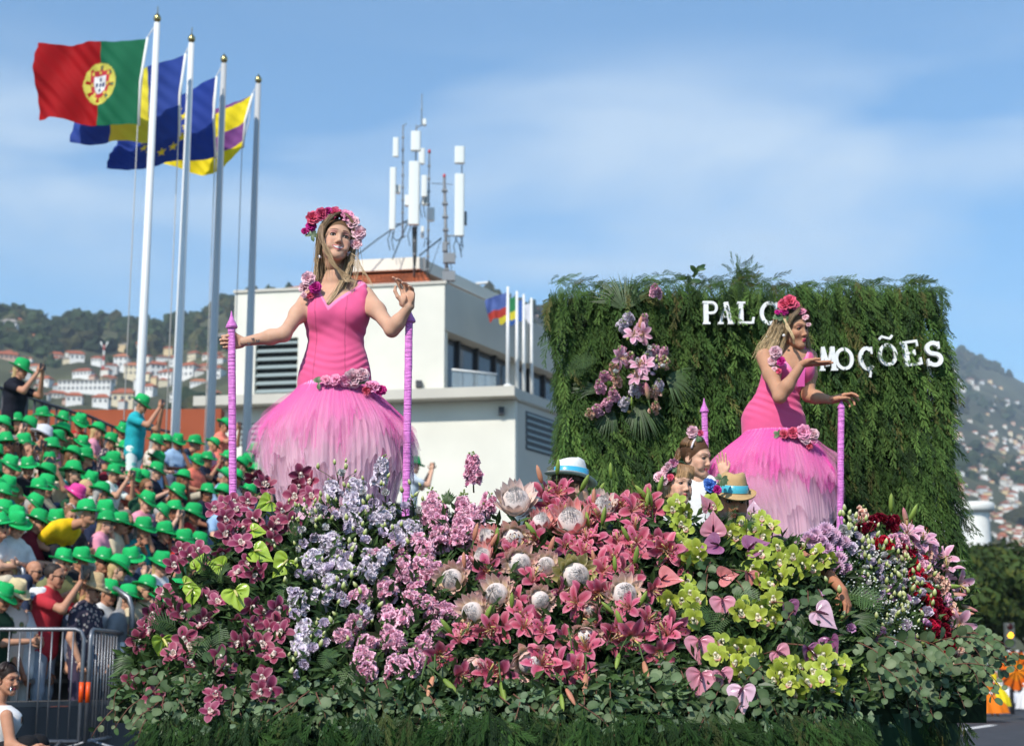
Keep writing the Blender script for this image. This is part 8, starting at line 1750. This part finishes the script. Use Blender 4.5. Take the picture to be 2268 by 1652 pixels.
# standing behind the barrier
YBAR = 16.4
B_ = dict(group='spectators at the barrier')
stander(36, 1296, YBAR - .35, -.5, 'standlean', 'woman in a floral blouse and straw hat leaning on the barrier', hat='straw', pat=PATS[0], longh=True, hairc=lin(110, 80, 56), glasses=True, trous=lin(200, 190, 180), **B_)
stander(84, 1316, YBAR - .1, -.4, 'stand', 'grey-haired person in a white hat with a blue band at the barrier', hat='white', shirt=('white', (.7, .7, .7)), hairc=lin(190, 188, 184), longh=False, trous=lin(180, 178, 172), scale=.97, **B_)
stander(122, 1272, YBAR, -.15, 'standphone', 'dark-haired man in a red shirt filming with a tablet', hat=None, shirt=('red', lin(190, 52, 62)), phone='tablet', hairc=lin(46, 38, 34), longh=False, trous=lin(150, 160, 174), glasses=True, scale=1.05, **B_)
stander(204, 1288, YBAR + .1, -.3, 'stand', 'blond woman in a tan sun hat and dark floral dress shading her face', hat='tan', pat=PATS[2], hairc=lin(206, 170, 112), longh=True, trous=lin(70, 60, 80), glasses=True, **B_)
stander(240, 1296, YBAR + .7, -.4, 'stand', 'person in a white top and green hat beside the stair rail', shirt=('white', (.7, .7, .7)), hat='green', **B_)
stander(4, 1306, YBAR - .6, -.4, 'stand', 'person in a green hat cut by the picture edge at the barrier', shirt=('dark green', lin(30, 60, 44)), hat='green', **B_)
stander(16, 1262, YBAR + .9, -2.2, 'stand', 'blond woman with bare head seen from behind near the barrier', shirt=('light blue', lin(170, 190, 210)), hat=None, hairc=lin(222, 196, 140), longh=True, **B_)
stander(77, 1262, YBAR + .9, -.3, 'stand', 'bald man with sunglasses behind the barrier', shirt=('white', (.6, .6, .62)), hat=None, hairc='bald', glasses=True, **B_)
stander(286, 1310, YBAR + 1.2, -.3, 'stand', 'person in a navy striped top and green hat at the end of the barrier', shirt=('navy', lin(50, 70, 120)), hat='green', **B_)
# labels for the seated crowd: by row of the stand (photo height) and place from the left
pr = sorted(CROWD, key=lambda a: proj(a[1])[1]); nrow = 11; per = math.ceil(len(pr) / nrow)
for b_ in range(nrow):
    row = sorted(pr[b_ * per:(b_ + 1) * per], key=lambda a: proj(a[1])[0]); rn = 'back row' if b_ == 0 else 'front row' if (b_ + 1) * per >= len(pr) else f'{ORD[b_ + 1]} row from back'
    for i, (o, p, sc_, ht) in enumerate(row):
        o['label'] = f"spectator in {sc_} top, {'bareheaded' if not ht else ht + ' hat'}, {ORD[i + 1]} from left, {rn}"
for q, p, tb in PHL: q['category'] = 'tablet' if tb else 'phone'; q['group'] = 'phones held up in the crowd'; q['label'] = 'black tablet held up by the man in red'
band_labels([(q, p) for q, p, tb in PHL if not tb], 'phone held up by a spectator', 'in the crowd', 4)
# ---------------------------------------------------------------- crowd barriers
def barrier(a, c, h, label, n):
    a, c = V(*a), V(*c); t = thing('crowd_barrier', label, 'barrier', 'steel crowd barriers', a); d = nrm(c - a); L = np.linalg.norm(c - a); up = V(0, 0, 1); lo, hi = .14, h; cr_ = .09
    fr = [a + up * lo, a + up * (hi - cr_), a + up * (hi - .02) + d * .03, a + up * hi + d * cr_, c + up * hi - d * cr_, c + up * (hi - .02) - d * .03, c + up * (hi - cr_), c + up * lo, c + up * lo - d * .01, a + up * lo + d * .01]
    b = MB(); b.tube(fr, .021, 8); b.build('frame', m_steel, t)
    for i in range(1, n): b = MB(); p = a + d * L * i / n; b.tube([p + up * lo, p + up * hi], .0085, 6); b.build('bar', m_steel, t)
    nn = V(d[1], -d[0], 0)
    for f in (.12, .88): b = MB(); p = a + d * L * f; b.tube([p - nn * .32, p - nn * .28 + up * .06, p + up * lo, p + nn * .28 + up * .06, p + nn * .32], .018, 6); b.build('foot', m_steel, t)
    if n == 13: b = MB(); p = a + d * L * .72 + nn * .014 + up * (hi * .72); b.box(p, (.34, .006, .26), np.stack([d, nn, up], 1)); b.build('name_plate', mat('plate_shade_grey', (.035, .04, .045), .6), t, False)  # plate colour darkened to stand in for shade falling on it
    for p in (a, c): b = MB(); b.tube([p + up * (hi * .42), p + up * (hi * .58)], .0235, 8); b.build('orange_reflector', mat('reflector_orange', lin(236, 84, 20), .4), t)
zb_ = .15
ba, bb, bc = P(-160, 1640, 15.6), P(181, 1640, 15.6), P(272, 1635, 17.2)
for q in (ba, bb, bc): q[2] = zb_
hb1 = P(100, 1393, 15.6)[2] - zb_
barrier(ba, bb - V(.03, 0, 0), hb1, 'grey steel crowd barrier in front of the floral blouse', 14); barrier(bb + V(.03, .02, 0), bc, hb1, 'short-looking angled crowd barrier nearest the flower bank', 13)
# red and white marker post
p = P(258, 1640, 16.9); p[2] = zb_; t = thing('marker_post', 'red and white striped marker post behind the angled barrier', 'post', None, p)
for i in range(7): b = MB(); b.tube([p + (0, 0, .16 * i), p + (0, 0, .16 * (i + 1))], .045, 8); b.build('stripe', mat('stripe_red', lin(200, 40, 36), .5) if i % 2 else m_white, t)
# ---------------------------------------------------------------- woman crouching in front of the barrier
def crouch():
    r = np.random.default_rng(2); Y = 11.6; M = face_frame(P(17, 1504, Y), R(62), R(-6), 0, .95); sk = V(*lin(206, 150, 120, .85)); xv, xq, xc = head_geo(.004, sk, V(*lin(40, 28, 24)), 'neutral'); B = Body(); sc = P(-8, 1580, Y)
    B.cap(P(5, 1525, Y + .02), P(-6, 1560, Y), .05, .055, .03); sec = [(sc[2] - .45, sc[0] - .05, Y, .15, .13), (sc[2] - .2, sc[0] - .02, Y, .14, .11), (sc[2] + .02, sc[0], Y, .15, .10), (sc[2] + .06, sc[0], Y, .09, .08)]; B.loft(sec, .03)
    S_, E_, W_ = P(14, 1585, Y - .14), P(24, 1650, Y - .2), P(66, 1662, Y - .25); B.cap(S_, E_, .046, .038, .03).cap(E_, W_, .038, .025, .03); hand(B, W_, V(0, -.3, 1), V(1, 0, .05), V(.0, -1, 0), [(20, 30, 20)] * 4, .9, .4)
    TRB = Body()
    for s in (-1, 1): K_ = V(sc[0] + .28, Y + s * .12, .42); B.cap((sc[0] - .05, Y + s * .1, .30), K_, .08, .055, .05).cap(K_, (sc[0] + .05, Y + s * .12, .06), .05, .04, .03).cap((sc[0] + .02, Y + s * .12, .05), (sc[0] + .22, Y + s * .13, .045), .045, .04, .02); TRB.cap((sc[0] - .05, Y + s * .09, .30), K_, .12, .075, .05).cap(K_, (sc[0] + .07, Y + s * .12, .12), .07, .06, .03)
    v, q = B.surf(.008); root = skinmesh([(v, q, np.tile(sk, (len(v), 1))), (xform(xv, M), xq, xc)]).build('person', m_skin); tag(root, 'dark-haired woman in a white sleeveless top crouching before the barrier', 'person')
    D = Body(); D.loft([(a, b_, c, d + .008, e + .008) for a, b_, c, d, e in sec], .02); v, q = D.surf(.009); b = MB(); b.add(v, q); b.build('top', m_whitec, root); v, q = TRB.surf(.012); b = MB(); b.add(v, q); b.build('trousers', m_blackc, root)
    sleek(M, r, root, V(*lin(34, 24, 22)), V(*lin(60, 42, 36)), tail=(0, -.10, .0), n=160); c = xform(np.array([V(0, -.115, .01)]), M)[0]; b = MB(); b.add(IV * (1 + .1 * r.standard_normal((len(IV), 1))) * .048 + c, None, IF, lin(40, 28, 24)); b.build('hair_bun', m_hair, root)
    b = MB(); e = P(24, 1520, Y - .08); b.tube([e, e + (0, 0, -.03), e + (.003, 0, -.05)], [.003, .006, .003], 6); b.build('earring', mat('silver', (.7, .7, .7), .2, .6, metal=1), root)
    b = MB(); b.tube([W_ + V(-.02, -.026, .0), W_ + V(-.02, 0, .026), W_ + V(-.02, .026, 0), W_ + V(-.02, 0, -.026), W_ + V(-.02, -.026, 0)], .006, 6); b.build('wrist_watch', m_white, root)
crouch()
# ================================================================ children dancing far down the road
m_or = mat('wing_orange', (1, 1, 1), .7, .2, vcol=True, trans=.25)
def dancer(x, yf, Y, hgt, label, dress, wings=None, skirt=.30, yaw=0.0, headdress=None, hairc=lin(60, 44, 36)):
    p = P(x, yf, Y); p[2] = 0; s = hgt / 1.62; B = Body(); z = lambda k: k * hgt
    B.loft([(z(.46), p[0], p[1], .12 * s, .09 * s), (z(.62), p[0], p[1], .105 * s, .08 * s), (z(.78), p[0], p[1], .15 * s, .09 * s), (z(.82), p[0], p[1], .08 * s, .06 * s)], .03); B.cap(p + (0, 0, z(.80)), p + (0, 0, z(.88)), .05 * s, .045 * s, .03).ell(p + (0, 0, z(.925)), (.075 * s, .09 * s, .11 * s), .02)
    for k in (-1, 1):
        B.cap(p + (k * .14 * s, 0, z(.77)), p + (k * .28 * s, -.03, z(.62)), .04 * s, .032 * s, .02).cap(p + (k * .28 * s, -.03, z(.62)), p + (k * .36 * s, -.12, z(.58)), .032 * s, .02 * s, .02); B.cap(p + (k * .07 * s, 0, z(.5)), p + (k * .08 * s, 0, z(.05)), .07 * s, .04 * s, .03).cap(p + (k * .08 * s, 0, z(.03)), p + (k * .08 * s, -.14 * s, z(.02)), .035 * s, .03 * s, .02)
    v, q = B.surf(.02); b = MB(); b.add(v, q, None, SKM)
    for k in (-1, 1): cap_hand(b, p + (k * .36 * s, -.12, z(.58)), V(k * .3, -1, -.2), V(0, 0, 1), s)
    root = b.build('person', m_skin); tag(root, label, 'person', 'costumed children on the road')
    b = MB(); n = 60; pr = [(.13 * s, z(.76)), (.115 * s, z(.62)), (skirt * .6, z(.52)), (skirt, z(.34)), (skirt * 1.1, z(.18))]; b.add([(p[0] + rr * (1 + .08 * math.sin(a * 11) * (i > 1)) * math.cos(a), p[1] + rr * (1 + .08 * math.sin(a * 11) * (i > 1)) * math.sin(a), zz) for i, (rr, zz) in enumerate(pr) for a in np.linspace(0, 6.2832, n, endpoint=False)], [(i * n + j, i * n + (j + 1) % n, (i + 1) * n + (j + 1) % n, (i + 1) * n + j) for i in range(4) for j in range(n)], None, dress); b.build('dress', m_or, root)
    b = MB(); b.add(IV * (.082 * s, .09 * s, .10 * s) * (1 + .05 * rng.standard_normal((len(IV), 1))) + p + (0, .03 * s, z(.945)), None, IF, hairc); b.build('hair', m_hair, root)
    if headdress is not None:
        b = MB()
        for k in range(26): a = k / 25 * math.pi; d = V(math.cos(a), .1, math.sin(a)); c_ = p + (0, .03, z(.95)); w_ = V(-d[2], 0, d[0]) * .03; b.add([c_ + d * .08 - w_ * .4, c_ + d * .08 + w_ * .4, c_ + d * .28 + w_, c_ + d * .32, c_ + d * .28 - w_], [(0, 1, 2, 4)], [(2, 3, 4)], headdress)
        b.build('feather_headdress', m_or, root)
    if wings:
        for sx, (cx, cz, rx, rz_) in enumerate(wings):
            b = MB(); n = 40; nr = 14; c_ = p + (cx, .12, cz); v = [c_]; cc = [lin(240, 120, 30)]
            for i in range(1, nr + 1):
                for j in range(n):
                    a = j / n * 6.2832; f = i / nr; sc_ = 1 + .05 * math.sin(a * 7); v.append(c_ + V(math.cos(a) * rx * f * sc_, .05 * f * f + .02 * math.sin(a * 3), math.sin(a) * rz_ * f * sc_)); vein = abs(math.sin(a * 5)) < .13 + .1 * (1 - f) and f > .2; rim = f > .86; dot = f > .92 and j % 3 == 0; cc.append(lin(235, 235, 230) if dot else lin(14, 10, 10) if (rim or vein) else lin(240, 112 + 25 * (f < .5), 24))
            b.add(v, [(1 + i * n + j, 1 + i * n + (j + 1) % n, 1 + (i + 1) * n + (j + 1) % n, 1 + (i + 1) * n + j) for i in range(nr - 1) for j in range(n)], [(0, 1 + j, 1 + (j + 1) % n) for j in range(n)], cc); b.build('wing', m_or, root)
    return root
dancer(2203, 1582, 38, 1.30, 'child in a yellow dress seen from behind on the road', lin(250, 224, 40), skirt=.34)
dancer(2184, 1576, 41, 1.32, 'child with a white feather headdress behind the yellow dress', lin(230, 230, 236), skirt=.3, headdress=lin(236, 236, 240))
dancer(2302, 1590, 34.5, 1.35, 'child with orange butterfly wings at the picture edge', lin(240, 240, 240), wings=[(-.40, 1.05, .40, .46), (.40, 1.05, .40, .46)], skirt=.42)
dancer(2166, 1598, 33, 1.05, 'child in a spreading orange skirt beside the hedge foot', lin(245, 130, 30), skirt=.55, wings=[(-.30, .70, .25, .30), (.22, .70, .25, .30)])
dancer(2235, 1580, 44, 1.28, 'child in a white skirt farther down the road', lin(232, 232, 238), skirt=.4)
# ================================================================ air
hz = MB(); hz.box((0, 2150, 379.2), (11400, 7700, 761.6)); hzm = bpy.data.materials.new('haze_air'); hzm.use_nodes = True; hn = hzm.node_tree.nodes; hn.clear(); ho = hn.new('ShaderNodeOutputMaterial'); hvv = hn.new('ShaderNodeVolumePrincipled'); hvv.inputs['Color'].default_value = (.72, .86, 1, 1); hvv.inputs['Density'].default_value = .00019; hvv.inputs['Anisotropy'].default_value = .1; hzm.node_tree.links.new(hvv.outputs[0], ho.inputs['Volume'])
HAZE = True
if HAZE: tag(hz.build('haze', hzm, smooth=False), kind='stuff')
